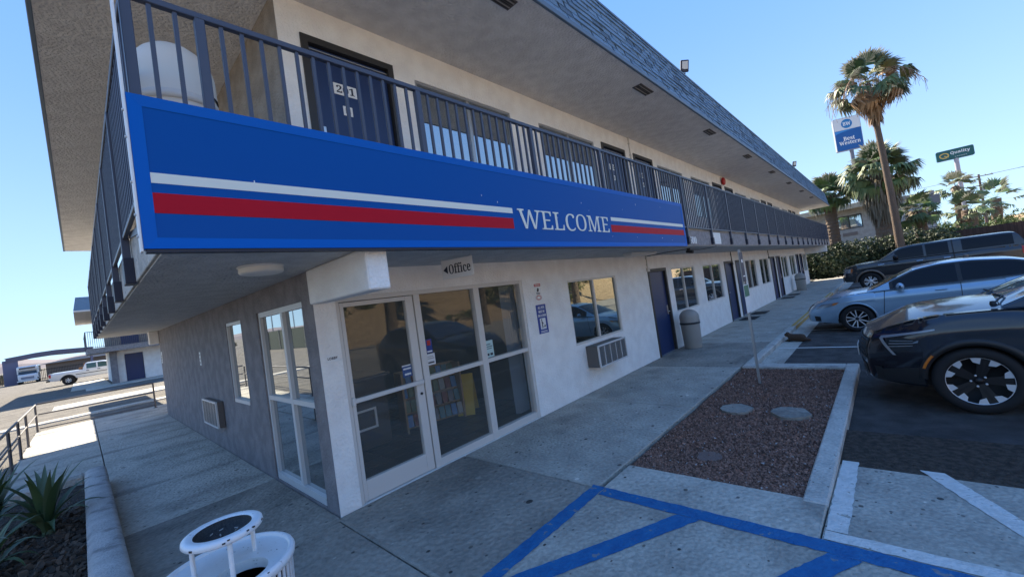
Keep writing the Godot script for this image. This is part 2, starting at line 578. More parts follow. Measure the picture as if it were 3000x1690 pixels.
func build_building() -> void:
	building = thing("motel_building", "two storey cream stucco motel with blue doors, grey end wall and shingled roof edge", "building")
	# --- openings of the front wall
	var shop := [0.223, 3.173, 0.0, 2.157]
	var lobby_win := [4.387, 6.150, 0.885, 2.065]
	var opens := [shop, lobby_win]
	var doors := []
	var wins := []
	var num := 201
	for k in 5:
		var b := k * PERIOD
		doors.append([b + 0.24, b + 1.30, 2.86, 4.965, false, str(num)])
		wins.append([b + 1.64, b + 3.48, 3.62, 4.91])
		num += 1
		if k < 4:
			wins.append([b + 4.23, b + 6.09, 3.62, 4.92])
			doors.append([b + 6.42, b + 7.46, 2.86, 4.96, true, str(num)])
			num += 1
		if k > 0:
			doors.append([b + 0.05, b + 1.10, 0.0, 2.10, true, ""])
			wins.append([b + 1.50, b + 3.25, 0.90, 2.09])
			if k < 4:
				wins.append([b + 4.02, b + 5.85, 0.90, 2.08])
				doors.append([b + 6.29, b + 7.35, 0.0, 2.10, false, ""])
	for d in doors:
		opens.append([d[0], d[1], d[2], d[3]])
	for w in wins:
		opens.append(w)
	var front := MB.new()
	# lower, upper: two pieces so that cells stay few
	var low := opens.filter(func(o): return o[3] < 2.5)
	var high := opens.filter(func(o): return o[3] > 2.5)
	wall(front, 0.002, 33.9, -0.15, 2.62, 0.0, 0.18, low)
	wall(front, 0.002, 33.9, 2.62, 5.40, 0.0, 0.18, high)
	obj("front_wall", front, M.stucco_cream, building)
	# --- grey end wall (x = 0) and its upper storey
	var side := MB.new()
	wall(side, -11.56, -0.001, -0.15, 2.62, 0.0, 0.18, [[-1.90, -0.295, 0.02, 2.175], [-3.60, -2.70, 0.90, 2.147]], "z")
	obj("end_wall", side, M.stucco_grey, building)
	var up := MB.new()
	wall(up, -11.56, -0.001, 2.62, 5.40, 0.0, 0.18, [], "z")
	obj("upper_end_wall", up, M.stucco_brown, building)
	var back := MB.new()
	back.box(Vector3(0.18, -0.15, -11.56), Vector3(33.9, 5.40, -11.38))
	back.box(Vector3(33.72, -0.15, -11.38), Vector3(33.9, 5.40, -0.18))
	# dark floors and rooms behind the panes
	back.box(Vector3(0.18, 2.44, -11.38), Vector3(33.72, 2.84, -0.18))
	back.box(Vector3(3.9, -0.15, -11.38), Vector3(4.05, 2.44, -0.18))
	obj("back_wall", back, M.stucco_brown, building)
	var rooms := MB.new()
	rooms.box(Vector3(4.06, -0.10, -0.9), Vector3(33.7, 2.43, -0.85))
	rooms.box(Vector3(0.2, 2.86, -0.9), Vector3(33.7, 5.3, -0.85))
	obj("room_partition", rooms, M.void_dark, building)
	for w in wins:
		front_window(building, w[0], w[1], w[2], w[3], M.frame_tan if w[2] < 2.0 else M.alu_mill, M.win_glass)
	front_window(building, lobby_win[0], lobby_win[1], lobby_win[2], lobby_win[3], M.frame_tan, M.win_glass_green)
	for d in doors:
		front_door(building, d[0], d[1], d[2], d[3], d[4], ("blue upstairs door with the number 201 on a white plate" if d[5] == "201" else ""), d[5])
	build_storefront()
	build_side_glass()
	# --- balcony slab
	var deck := MB.new()
	deck.box(Vector3(-1.23, 2.45, 0.003), Vector3(36.7, 2.80, 1.20))
	deck.box(Vector3(-1.23, 2.45, -12.26), Vector3(-0.003, 2.80, 0.003))
	deck.box(Vector3(0.15, 2.87, -24.0), Vector3(1.9, 3.0, -12.262))
	deck.box(Vector3(33.903, 2.45, -11.5), Vector3(36.7, 2.80, 0.003))
	obj("balcony_slab", deck, M.deck_under, building)
	var df := MB.new()
	df.cbox(Vector3(6.8, 2.465, 1.2), Vector3(36.72, 2.795, 1.218), 0.004)
	df.box(Vector3(-1.22, 2.465, 1.2), Vector3(6.8, 2.795, 1.214))
	obj("balcony_fascia", df, M.deck_face, building)
	var dl := MB.new()
	dl.cbox(Vector3(-1.25, 2.462, -12.27), Vector3(-1.23, 2.84, 1.2), 0.004)
	obj("balcony_fascia", dl, M.kerb, building)
	var lip := MB.new()
	lip.cbox(Vector3(-1.23, 2.80, 1.08), Vector3(36.7, 2.845, 1.212), 0.006)
	lip.box(Vector3(-1.23, 2.801, 0.004), Vector3(36.7, 2.842, 1.08))
	lip.box(Vector3(-1.228, 2.801, -12.26), Vector3(-0.003, 2.842, 0.004))
	obj("balcony_floor", lip, M.kerb, building)
	# beams that carry the balcony
	var bm := MB.new()
	bm.cbox(Vector3(-0.03, 2.11, 0.002), Vector3(0.16, 2.449, 1.235), 0.012)
	obj("beam", bm, M.stucco_cream, building)
	var bm2 := MB.new()
	bm2.cbox(Vector3(33.75, 2.03, 0.002), Vector3(33.95, 2.449, 1.24), 0.012)
	bm2.box(Vector3(33.901, -0.1, -0.2), Vector3(33.99, 2.449, 0.0))
	obj("beam", bm2, M.stucco_cream, building)
	var bm3 := MB.new()
	bm3.cbox(Vector3(-0.22, 2.08, -11.72), Vector3(-0.002, 2.449, -11.45), 0.012)
	obj("beam", bm3, M.stucco_cream, building)
	build_roof()

func build_storefront() -> void:
	var f := MB.new()
	var z0 := -0.10
	var z1 := -0.03
	f.cbox(Vector3(0.224, 0.002, z0), Vector3(0.262, 2.156, z1 + 0.02), 0.003)
	f.cbox(Vector3(3.118, 0.002, z0), Vector3(3.172, 2.156, z1 + 0.02), 0.003)
	f.box(Vector3(0.262, 2.105, z0), Vector3(3.118, 2.156, z1 + 0.014))
	f.cbox(Vector3(1.178, 0.002, z0), Vector3(1.262, 2.105, z1 + 0.018), 0.003)
	f.cbox(Vector3(2.150, 0.002, z0), Vector3(2.256, 2.105, z1 + 0.016), 0.003)
	f.box(Vector3(1.262, 1.045, z0), Vector3(2.150, 1.100, z1 + 0.01))
	f.box(Vector3(2.256, 1.045, z0), Vector3(3.118, 1.100, z1 + 0.01))
	f.box(Vector3(1.262, 0.004, z0), Vector3(2.150, 0.092, z1 + 0.01))
	f.box(Vector3(2.256, 0.004, z0), Vector3(3.118, 0.100, z1 + 0.01))
	var o := obj("storefront", f, M.frame_tan, building)
	o.set_meta("label", "aluminium and glass lobby entrance with a single door")
	for p in [[1.262, 2.150, 1.10, 2.105], [1.262, 2.150, 0.092, 1.045], [2.256, 3.118, 1.10, 2.105], [2.256, 3.118, 0.10, 1.045]]:
		var g := MB.new()
		flat_pane(g, p[0], p[1], p[2], p[3], -0.066)
		obj("pane", g, M.shop_glass, o)
	# the door leaf
	var d := MB.new()
	d.cbox(Vector3(0.268, 0.012, -0.085), Vector3(0.312, 2.098, -0.022), 0.004)
	d.cbox(Vector3(1.062, 0.012, -0.085), Vector3(1.166, 2.098, -0.022), 0.004)
	d.box(Vector3(0.312, 2.05, -0.083), Vector3(1.062, 2.096, -0.024))
	d.cbox(Vector3(0.312, 0.012, -0.083), Vector3(1.062, 0.218, -0.024), 0.004)
	var door := obj("entrance_door", d, M.frame_tan, building)
	door.set_meta("label", "glass entrance door with a pale metal frame and push bar")
	var g2 := MB.new()
	flat_pane(g2, 0.312, 1.062, 0.218, 2.05, -0.055)
	obj("pane", g2, M.shop_glass, door)
	var bar := MB.new()
	bar.cbox(Vector3(0.272, 1.035, -0.022), Vector3(1.15, 1.082, 0.022), 0.006)
	bar.cbox(Vector3(0.262, 1.018, -0.02), Vector3(0.292, 1.10, 0.03), 0.004)
	obj("push_bar", bar, M.alu, door)
	var lock := MB.new()
	lock.tube(Vector3(1.115, 0.92, -0.022), Vector3(1.115, 0.92, -0.012), 0.016, 0.016, 12)
	obj("lock", lock, M.black, door)

func build_side_glass() -> void:
	var f := MB.new()
	var x0 := 0.02
	var x1 := 0.09
	f.box(Vector3(x0, 0.022, -1.898), Vector3(x1, 2.173, -1.845))
	f.box(Vector3(x0, 0.022, -0.345), Vector3(x1, 2.173, -0.297))
	f.box(Vector3(x0, 2.11, -1.845), Vector3(x1, 2.173, -0.345))
	f.box(Vector3(x0 - 0.01, 0.022, -1.845), Vector3(x1, 0.10, -0.345))
	f.box(Vector3(x0 - 0.004, 0.10, -1.045), Vector3(x1, 2.11, -0.975))
	f.box(Vector3(x0 - 0.002, 1.04, -1.845), Vector3(x1, 1.095, -1.045))
	f.box(Vector3(x0 - 0.002, 1.04, -0.975), Vector3(x1, 1.095, -0.345))
	var o := obj("side_storefront", f, M.alu, building)
	o.set_meta("label", "tall four pane window beside the corner on the grey wall")
	for p in [[-1.845, -1.045, 1.095, 2.11], [-0.975, -0.345, 1.095, 2.11], [-1.845, -1.045, 0.10, 1.04], [-0.975, -0.345, 0.10, 1.04]]:
		var g := MB.new()
		g.quad(Vector3(0.055, p[3], p[0]), Vector3(0.055, p[3], p[1]), Vector3(0.055, p[2], p[1]), Vector3(0.055, p[2], p[0]))
		obj("pane", g, M.win_glass, o)
	var w := MB.new()
	w.box(Vector3(0.012, 0.902, -3.598), Vector3(0.08, 2.145, -3.555))
	w.box(Vector3(0.012, 0.902, -2.742), Vector3(0.08, 2.145, -2.702))
	w.box(Vector3(0.012, 2.10, -3.555), Vector3(0.08, 2.145, -2.742))
	w.box(Vector3(0.0, 0.902, -3.555), Vector3(0.08, 0.955, -2.742))
	var ow := obj("side_window", w, M.alu, building)
	var g3 := MB.new()
	g3.quad(Vector3(0.05, 2.10, -3.555), Vector3(0.05, 2.10, -2.742), Vector3(0.05, 0.955, -2.742), Vector3(0.05, 0.955, -3.555))
	obj("pane", g3, M.win_glass, ow)

func build_roof() -> void:
	var s := MB.new()
	s.box(Vector3(-1.66, 5.33, -14.2), Vector3(36.7, 5.40, 1.56))
	obj("roof_soffit", s, M.soffit, building)
	var r := MB.new()
	# sloping boards behind the shingles, on three sides, and the flat roof
	var a := [Vector3(-1.66, 5.40, 1.545), Vector3(36.7, 5.40, 1.545), Vector3(36.6, 6.30, 1.385), Vector3(-1.50, 6.30, 1.385)]
	r.quad(a[0], a[1], a[2], a[3])
	r.quad(Vector3(-1.66, 5.40, -14.2), Vector3(-1.66, 5.40, 1.545), Vector3(-1.50, 6.30, 1.385), Vector3(-1.50, 6.30, -14.05))
	r.quad(Vector3(36.7, 5.40, -14.2), Vector3(-1.66, 5.40, -14.2), Vector3(-1.50, 6.30, -14.05), Vector3(36.6, 6.30, -14.05))
	r.quad(Vector3(36.7, 5.40, 1.545), Vector3(36.7, 5.40, -14.2), Vector3(36.6, 6.30, -14.05), Vector3(36.6, 6.30, 1.385))
	r.quad(Vector3(-1.50, 6.30, 1.385), Vector3(36.6, 6.30, 1.385), Vector3(36.6, 6.30, -14.05), Vector3(-1.50, 6.30, -14.05))
	var roof := obj("roof", r, plain(0.03, 0.05, 0.065, 0.95), building)
	var e := MB.new()
	e.cbox(Vector3(-1.68, 5.325, 1.545), Vector3(36.72, 5.395, 1.585), 0.006)
	e.cbox(Vector3(-1.70, 5.325, -14.22), Vector3(-1.66, 5.395, 1.585), 0.006)
	e.bar(Vector3(-1.52, 6.305, 1.385), Vector3(36.6, 6.305, 1.385), 0.06, 0.035)
	obj("roof_edge", e, plain(0.10, 0.15, 0.21, 0.5), building)
	# shingles: rows that overlap, tabs uneven
	var rng := RandomNumberGenerator.new()
	rng.seed = 5
	var slope := Vector3(0, 0.90, -0.16)
	var n := Vector3(0, 0.16, 0.90).normalized()
	var rows := 9
	var lib := []
	for v in 4:
		var b := MB.new()
		var w: float = [0.275, 0.298, 0.240, 0.290][v]
		var th: float = [0.014, 0.022, 0.012, 0.026][v]
		var up := slope.normalized() * 0.125
		var p := [Vector3(-w / 2, 0, 0) + n * th, Vector3(w / 2, 0, 0) + n * th, Vector3(w / 2, 0, 0) + up + n * 0.003, Vector3(-w / 2, 0, 0) + up + n * 0.003]
		b.quad(p[3], p[2], p[1], p[0])
		b.quad(p[0], p[1], Vector3(w / 2, 0, 0), Vector3(-w / 2, 0, 0))
		b.quad(p[1], p[2], Vector3(w / 2, 0, 0) + up, Vector3(w / 2, 0, 0))
		b.quad(p[3], p[0], Vector3(-w / 2, 0, 0), Vector3(-w / 2, 0, 0) + up)
		lib.append(b.done())
	var rest := [MB.new(), MB.new(), MB.new(), MB.new()]
	var count := 0
	for row in rows:
		var base := Vector3(0, 5.40, 1.548) + slope * (float(row) / rows)
		var x := -1.6 + (0.15 if row % 2 else 0.0) + rng.randf_range(-0.02, 0.02)
		while x < 36.5:
			var v := rng.randi() % 4
			var mt := [0, 1, 1, 1, 2, 2, 3, 3][rng.randi() % 8] as int
			var at := base + Vector3(x, rng.randf_range(-0.004, 0.004), 0)
			if x > 3.0 and x < 12.6 and count < 297:
				obj("shingle", lib[v], M.shingle[mt], roof, at)
				count += 1
			else:
				(rest[mt] as MB).st.append_from(lib[v], 0, Transform3D(Basis.IDENTITY, at))
			x += 0.303
	for k in 4:
		var o := obj("shingles", rest[k].st.commit(), M.shingle[k], roof)
		o.set_meta("kind", "stuff")

# ---------------------------------------------------------------- the railings
func build_railings() -> void:
	var t := thing("balcony_railing", "long slate blue metal railing along the front of the upstairs walkway", "railing")
	var zr := 1.245
	var tr := MB.new()
	tr.cbox(Vector3(-1.305, 3.90, zr - 0.022), Vector3(36.72, 3.94, zr + 0.022), 0.004)
	obj("top_rail", tr, M.rail, t)
	var br := MB.new()
	br.cbox(Vector3(-1.25, 2.825, zr - 0.014), Vector3(36.72, 2.855, zr + 0.014), 0.003)
	obj("bottom_rail", br, M.rail, t)
	var post := MB.new()
	post.cbox(Vector3(-0.026, 2.60, -0.026), Vector3(0.026, 3.90, 0.026), 0.004)
	var post_m := post.done()
	var brk := MB.new()
	brk.cbox(Vector3(-0.045, 2.485, -0.028), Vector3(0.045, 2.64, 0.034), 0.004)
	var brk_m := brk.done()
	var bal := MB.new()
	bal.box(Vector3(-0.011, 2.855, -0.011), Vector3(0.011, 3.90, 0.011))
	var bal_m := bal.done()
	var posts := []
	for k in 23:
		posts.append(-0.94 + 1.62 * k if k > 0 else -0.94)
	var n := 0
	var rest := MB.new()
	for k in posts.size():
		var px: float = posts[k]
		var p := obj("post", post_m, M.rail, t, Vector3(px, 0, zr))
		obj("bracket", brk_m, M.navy, p)
		for j in range(1, 14):
			var bx := px + 1.62 * j / 14.0
			if bx > 36.7:
				break
			if n < 290:
				obj("baluster", bal_m, M.rail, t, Vector3(bx, 0, zr))
				n += 1
			else:
				rest.st.append_from(bal_m, 0, Transform3D(Basis.IDENTITY, Vector3(bx, 0, zr)))
	for bx in [-1.18, -1.06]:
		obj("baluster", bal_m, M.rail, t, Vector3(bx, 0, zr))
	var o := obj("balusters", rest.st.commit(), M.rail, t)
	o.set_meta("kind", "stuff")
	# the side run
	var s := thing("balcony_railing", "slate blue railing seen end on along the grey side of the motel", "railing")
	var xr := -1.285
	var a := MB.new()
	a.cbox(Vector3(xr - 0.022, 3.90, -12.25), Vector3(xr + 0.022, 3.94, 1.22), 0.004)
	obj("top_rail", a, M.rail, s)
	var c := MB.new()
	c.cbox(Vector3(xr - 0.014, 2.825, -12.25), Vector3(xr + 0.014, 2.855, 1.22), 0.003)
	obj("bottom_rail", c, M.rail, s)
	var corner := obj("post", post_m, M.rail, s, Vector3(xr, 0, 1.245))
	obj("bracket", brk_m, M.navy, corner)
	var brk2 := MB.new()
	brk2.cbox(Vector3(-0.03, 2.45, -0.085), Vector3(0.036, 2.66, 0.085), 0.004)
	var brk2_m := brk2.done()
	for k in 9:
		var z := -0.36 - 1.44 * k
		var p := obj("post", post_m, M.rail, s, Vector3(xr, 0, z))
		obj("bracket", brk2_m, M.navy, p)
		for j in range(1, 13):
			var bz := z + 1.44 * j / 13.0
			obj("baluster", bal_m, M.rail, s, Vector3(xr, 0, bz))
	# flat diagonal braces under the rail near the corner
	var d := MB.new()
	d.bar(Vector3(xr + 0.03, 2.66, 0.95), Vector3(xr + 0.03, 2.85, -0.30), 0.012, 0.05)
	obj("brace", d, M.rail, s)

# ---------------------------------------------------------------- the long sign
func build_sign() -> void:
	var t := thing("welcome_sign", "long blue sign board reading WELCOME between white and red stripes", "sign", Vector3(0, 0, 0))
	var x0 := -1.335
	var x1 := 6.80
	var y0 := 2.428
	var y1 := 3.288
	var p := MB.new()
	p.box(Vector3(x0 + 0.03, y0 + 0.02, 1.29), Vector3(x1 - 0.03, y1 - 0.02, 1.324))
	obj("panel", p, M.sign_blue, t)
	var f := MB.new()
	var w := 0.062
	# mitred frame: four bevelled strips
	var oc := [Vector3(x0, y0, 1.334), Vector3(x1, y0, 1.334), Vector3(x1, y1, 1.334), Vector3(x0, y1, 1.334)]
	var ic := [Vector3(x0 + w, y0 + w, 1.327), Vector3(x1 - w, y0 + w, 1.327), Vector3(x1 - w, y1 - w, 1.327), Vector3(x0 + w, y1 - w, 1.327)]
	for k in 4:
		var n := (k + 1) % 4
		f.quad(oc[k], ic[k], ic[n], oc[n])
		f.quad(oc[k], oc[n], oc[n] - Vector3(0, 0, 0.07), oc[k] - Vector3(0, 0, 0.07))
	obj("frame", f, M.sign_frame, t)
	var under := MB.new()
	under.box(Vector3(x0 + 0.01, y0 - 0.018, 1.265), Vector3(x1 - 0.01, y0 - 0.001, 1.325))
	obj("bottom_channel", under, M.navy, t)
	var endp := MB.new()
	endp.cbox(Vector3(x0 - 0.012, y0 - 0.015, 1.262), Vector3(x0 - 0.001, y1 + 0.62, 1.330), 0.002)
	obj("end_plate", endp, M.white, t)
	var sc := MB.new()
	for y in [2.50, 2.62, 2.80, 3.05, 3.2]:
		sc.tube(Vector3(x0 - 0.020, y, 1.30), Vector3(x0 - 0.011, y, 1.30), 0.008, 0.008, 8)
	obj("screw", sc, M.steel, t)
	for q in [[-1.272, 1.683, 2.797, 2.855, "sign_cream"], [3.838, 6.735, 2.812, 2.866, "sign_cream"], [-1.272, 1.676, 2.628, 2.742, "sign_red"], [3.815, 6.735, 2.645, 2.750, "sign_red"]]:
		var s := MB.new()
		s.box(Vector3(q[0], q[2], 1.3235), Vector3(q[1], q[3], 1.3262))
		obj("stripe", s, M[q[4]], t)
	text("lettering", "WELCOME", 0.228, 1.985, M.sign_cream, t, Vector3(2.752, 2.745, 1.3275), Vector3.ZERO, "Droid Serif", 400)
	# pale nicks in the paint
	var nick := MB.new()
	var rng := RandomNumberGenerator.new()
	rng.seed = 9
	for i in 16:
		var c := Vector3(rng.randf_range(-1.1, 6.4), rng.randf_range(2.52, 3.2), 1.3246)
		var l := rng.randf_range(0.004, 0.012)
		nick.hbox(c, Vector3(0.003, 0.001, 0), Vector3(0.0, l, 0), Vector3(0, 0, 0.0008))
	obj("scratch", nick, M.white, t)

# ---------------------------------------------------------------- ground, pavements, markings
func slab(called: String, parent: Node3D, m: Material, x0: float, x1: float, z0: float, z1: float, top := 0.0, gap := 0.007) -> void:
	var b := MB.new()
	b.cbox(Vector3(x0 + gap, top - 0.14, z0 + gap), Vector3(x1 - gap, top, z1 - gap), 0.008)
	obj(called, b, m, parent)

func strip(b: MB, x0: float, x1: float, z0: float, z1: float, y: float) -> void:
	b.quad(Vector3(x0, y, z0), Vector3(x1, y, z0), Vector3(x1, y, z1), Vector3(x0, y, z1))

# painted strip with a slightly ragged edge: two long edges a0-a1 and b0-b1
func ragged(b: MB, a0: Vector3, a1: Vector3, b0: Vector3, b1: Vector3, seed_: int, rough := 0.006) -> void:
	var rng := RandomNumberGenerator.new()
	rng.seed = seed_
	var n := maxi(2, int((a1 - a0).length() / 0.05))
	var side := (b0 - a0).normalized()
	var pa := a0
	var pb := b0
	for i in range(1, n + 1):
		var f := float(i) / n
		var qa := a0.lerp(a1, f) + side * rng.randf_range(-rough, rough)
		var qb := b0.lerp(b1, f) + side * rng.randf_range(-rough, rough)
		b.quad(pa, qa, qb, pb)
		pa = qa
		pb = qb

func build_ground() -> void:
	var g := structure("ground")
	var b := MB.new()
	strip(b, -900, 900, -2500, 600, -0.30)
	obj("earth", b, M.lot, g)
	# left hand yard and the lot behind
	var l := structure("parking_lot")
	var lb := MB.new()
	strip(lb, -60, -1.0, -110, 20, -0.05)
	strip(lb, -1.0, 60, -110, -11.0, -0.05)
	obj("lot_surface", lb, M.lot, l)
	# asphalt in front
	var pk := structure("parking_asphalt")
	var pb := MB.new()
	strip(pb, 4.03, 42.0, 2.2, 8.6, -0.115)
	obj("asphalt", pb, M.asphalt, pk)
	var pw := MB.new()
	strip(pw, -60, 4.03, 8.0, 17.0, -0.119)
	strip(pw, 4.03, 42.0, 8.6, 17.0, -0.119)
	obj("worn_asphalt", pw, rough_mat(lin(0.18, 0.168, 0.15), lin(0.25, 0.235, 0.21), 4.0, 1.0, 4.0, 0.95, 125, 0.014, 0.18), pk)
	var rd := structure("road")
	var rb := MB.new()
	strip(rb, -300, 300, 17.0, 27.0, -0.16)
	obj("road_surface", rb, M.old_road, rd)
	# slabs of the front walk
	var s := structure("sidewalk")
	var xs := [-0.04, 1.6, 4.2, 6.8, 9.5, 12.2, 14.9, 17.6, 20.3, 23.0, 25.7, 28.4, 31.1, 33.9, 36.8]
	for i in xs.size() - 1:
		slab("slab", s, M.walk if i != 0 and i != 3 else M.walk_old, xs[i], xs[i + 1], 0.0, 1.955)
	slab("slab", s, M.walk_old, -1.46, -0.04, 0.07, 1.955)
	slab("slab", s, M.walk_old, -1.46, -0.04, 1.955, 4.4)
	slab("slab", s, M.walk, -0.04, 1.62, 1.955, 4.4)
	slab("slab", s, M.walk, -1.46, 1.62, 4.4, 7.0)
	slab("slab", s, M.walk, -4.4, -1.46, 2.2, 7.0)
	slab("slab", s, M.walk2, 1.62, 2.175, 1.99, 3.655)
	# side walk along the grey wall
	slab("slab", s, M.walk_old, -1.46, 0.0, -1.95, 0.07)
	slab("slab", s, M.walk2, -1.46, 0.0, -6.6, -1.95)
	slab("slab", s, M.walk2, -1.46, 0.0, -11.0, -6.6)
	slab("slab", s, M.walk2, -1.46, 0.35, -14.75, -11.0)
	slab("slab", s, M.walk2, -2.66, -1.46, -9.6, -4.85)
	slab("slab", s, M.walk2, -2.66, -1.46, -14.75, -9.6)
	var bed := MB.new()
	strip(bed, -4.4, 4.0, -14.7, 7.0, -0.06)
	strip(bed, 4.0, 36.8, 0.0, 2.0, -0.06)
	obj("joint_bed", bed, M.soil, s)
	# kerbs
	var k := structure("kerb")
	var kb := MB.new()
	kb.cbox(Vector3(7.1, -0.2, 1.945), Vector3(36.8, 0.0, 2.105), 0.02)
	obj("kerb_edge", kb, M.kerb, k)
	var gut := MB.new()
	strip(gut, 7.11, 36.8, 2.09, 2.50, -0.108)
	obj("gutter", gut, M.walk2, k)
	var yel := MB.new()
	for q in [[12.0, 16.2], [20.4, 23.0]]:
		strip(yel, q[0], q[1], 1.99, 2.085, 0.004)
		yel.quad(Vector3(q[0], -0.004, 2.109), Vector3(q[1], -0.004, 2.109), Vector3(q[1], -0.10, 2.109), Vector3(q[0], -0.10, 2.109))
	obj("kerb_paint", yel, M.yellow_paint, k)
	# concrete aisle that falls gently from the walk to the asphalt
	var a := structure("access_aisle_pavement")
	var ab := MB.new()
	var y0 := -0.002
	var y1 := -0.10
	ab.quad(Vector3(1.63, y0, 3.66), Vector3(4.03, y1, 3.66), Vector3(4.03, y1, 9.5), Vector3(1.63, y0, 9.5))
	ab.quad(Vector3(4.03, y1, 3.66), Vector3(4.03, -0.3, 3.66), Vector3(4.03, -0.3, 9.5), Vector3(4.03, y1, 9.5))
	obj("pavement", ab, M.walk, a)
	var slope := func(x: float) -> float: return lerpf(y0, y1, (x - 1.63) / 2.4)
	# white lines on it
	var w := MB.new()
	var on := func(x: float, z: float) -> Vector3: return Vector3(x, slope.call(x) + 0.004, z)
	ragged(w, on.call(1.645, 3.67), on.call(1.645, 9.4), on.call(1.765, 3.67), on.call(1.765, 9.4), 3)
	ragged(w, on.call(1.775, 3.668), on.call(4.02, 3.668), on.call(1.775, 3.79), on.call(4.02, 3.79), 4)
	for z in [0.0, 0.95, 1.9]:
		var p: Vector3 = on.call(4.0, 3.80 + z)
		var q: Vector3 = on.call(1.78, 4.80 + z)
		var d := Vector3(0, 0, 0.15)
		ragged(w, p, q, p + d, q + d, int(z * 10) + 5)
	obj("white_marking", w, M.white_paint, a)
	# blue hatching on the walk
	var bl := structure("blue_markings")
	var bb := MB.new()
	var y := 0.004
	ragged(bb, Vector3(-0.9, y, 1.895), Vector3(1.63, y, 1.895), Vector3(-0.9, y, 2.022), Vector3(1.63, y, 2.022), 1)
	ragged(bb, Vector3(1.492, y, 2.03), Vector3(1.492, y, 6.0), Vector3(1.63, y, 2.03), Vector3(1.63, y, 6.0), 2)
	for c in [[2.825, 0.0], [3.78, 0.0], [4.73, 0.0]]:
		var z: float = c[0]
		# from the line x = 1.49 back to the line z = 2.02
		var len := (z - 2.06) / 0.578
		var p := Vector3(1.492, y, z - 0.075)
		var q := Vector3(1.492 - len, y, 2.022)
		var p2 := Vector3(1.492, y, z + 0.095)
		var q2 := Vector3(1.492 - len - 0.0, y, 2.022 + 0.17)
		ragged(bb, p, q, p2, q2, int(z * 10))
	obj("blue_marking", bb, M.blue_paint, bl)
	# stall lines
	var ln := structure("stall_lines")
	var lbm := MB.new()
	for x in [9.2, 11.76, 14.35, 16.9, 19.45, 22.0, 24.9, 27.4]:
		strip(lbm, x - 0.045, x + 0.045, 2.15, 7.5, -0.103)
	obj("white_line", lbm, M.white_paint, ln)

func build_planter() -> void:
	var p := structure("gravel_bed")
	var s := MB.new()
	# uneven red-brown bed, a little below the kerb
	var rows := []
	var n := FastNoiseLite.new()
	n.seed = 3
	n.frequency = 1.3
	for j in 16:
		var r := []
		for i in 41:
			var x := lerpf(2.17, 6.86, i / 40.0)
			var z := lerpf(1.97, 3.50, j / 15.0)
			r.append(Vector3(x, -0.035 + 0.018 * n.get_noise_2d(x, z), z))
		rows.append(r)
	s.grid(rows)
	obj("bed", s, rough_mat(lin(0.12, 0.066, 0.048), lin(0.23, 0.14, 0.105), 0.7, 0.5, 20.0, 1.0, 41, 0.05, 0.2), p)
	var st := MB.new()
	st.hbox(Vector3.ZERO, Vector3(0.011, 0.002, 0.004), Vector3(-0.003, 0.008, 0.002), Vector3(-0.003, 0, 0.012))
	var mm := MultiMesh.new()
	mm.transform_format = MultiMesh.TRANSFORM_3D
	mm.use_colors = true
	mm.mesh = st.done()
	mm.instance_count = 26000
	var rng := RandomNumberGenerator.new()
	rng.seed = 77
	for i in mm.instance_count:
		var x := lerpf(2.18, 6.78, pow(rng.randf(), 1.4))
		var z := rng.randf_range(1.99, 3.48)
		var sc := rng.randf_range(0.3, 0.85) * (1.5 if rng.randf() < 0.04 else 1.0)
		var bs := Basis.from_euler(Vector3(rng.randf() * TAU, rng.randf() * TAU, rng.randf() * TAU)) * sc
		mm.set_instance_transform(i, Transform3D(bs, Vector3(x, -0.03 + 0.018 * n.get_noise_2d(x, z), z)))
		var v := rng.randf()
		var c := Color(0.22, 0.120, 0.085) * (0.4 + v * 1.2)
		if v > 0.985:
			c = Color(0.38, 0.34, 0.31)
		mm.set_instance_color(i, Color(c.r, c.g, c.b))
	var mi := MultiMeshInstance3D.new()
	mi.multimesh = mm
	var m := StandardMaterial3D.new()
	m.vertex_color_use_as_albedo = true
	m.roughness = 0.95
	mi.material_override = m
	mi.name = "gravel"
	mi.set_meta("kind", "stuff")
	p.add_child(mi)
	# kerb round the bed
	var k := structure("planter_kerb")
	var a := MB.new()
	a.cbox(Vector3(2.10, -0.25, 3.49), Vector3(7.10, 0.006, 3.655), 0.014)
	obj("kerb_edge", a, M.kerb, k)
	var c := MB.new()
	c.cbox(Vector3(6.80, -0.25, 1.96), Vector3(7.10, 0.004, 3.488), 0.014)
	obj("kerb_edge", c, M.kerb, k)
	# flat stones
	var spots := [[4.27, 2.50, 0.20, "pale flat stone in the gravel bed nearest the sidewalk", 4], [4.27, 3.10, 0.21, "pale flat stone in the gravel bed beside the right kerb", 5], [2.70, 2.62, 0.12, "small half buried reddish stone near the front of the gravel bed", 6]]
	for q in spots:
		rng.seed = q[4]
		var t := thing("stepping_stone", q[3], "stone", Vector3(q[0], -0.03 if q[4] < 6 else -0.052, q[1]), 0.0, "stones in the gravel bed")
		var poly := PackedVector2Array()
		for i in 11:
			var r: float = q[2] * rng.randf_range(0.85, 1.1)
			poly.append(Vector2(cos(TAU * i / 11), sin(TAU * i / 11)) * r)
		var sb := MB.new()
		sb.prism(poly, Basis(Vector3(1, 0, 0), Vector3(0, 0, 1), Vector3(0, 1, 0)), Vector3(0, 0.035, 0), 0.05)
		obj("stone", sb, M.walk_old if q[4] < 6 else rough_mat(lin(0.16, 0.105, 0.085), lin(0.24, 0.165, 0.14), 0.4, 0.4, 8.0, 1.0, 44, 0.05, 0.1), t)

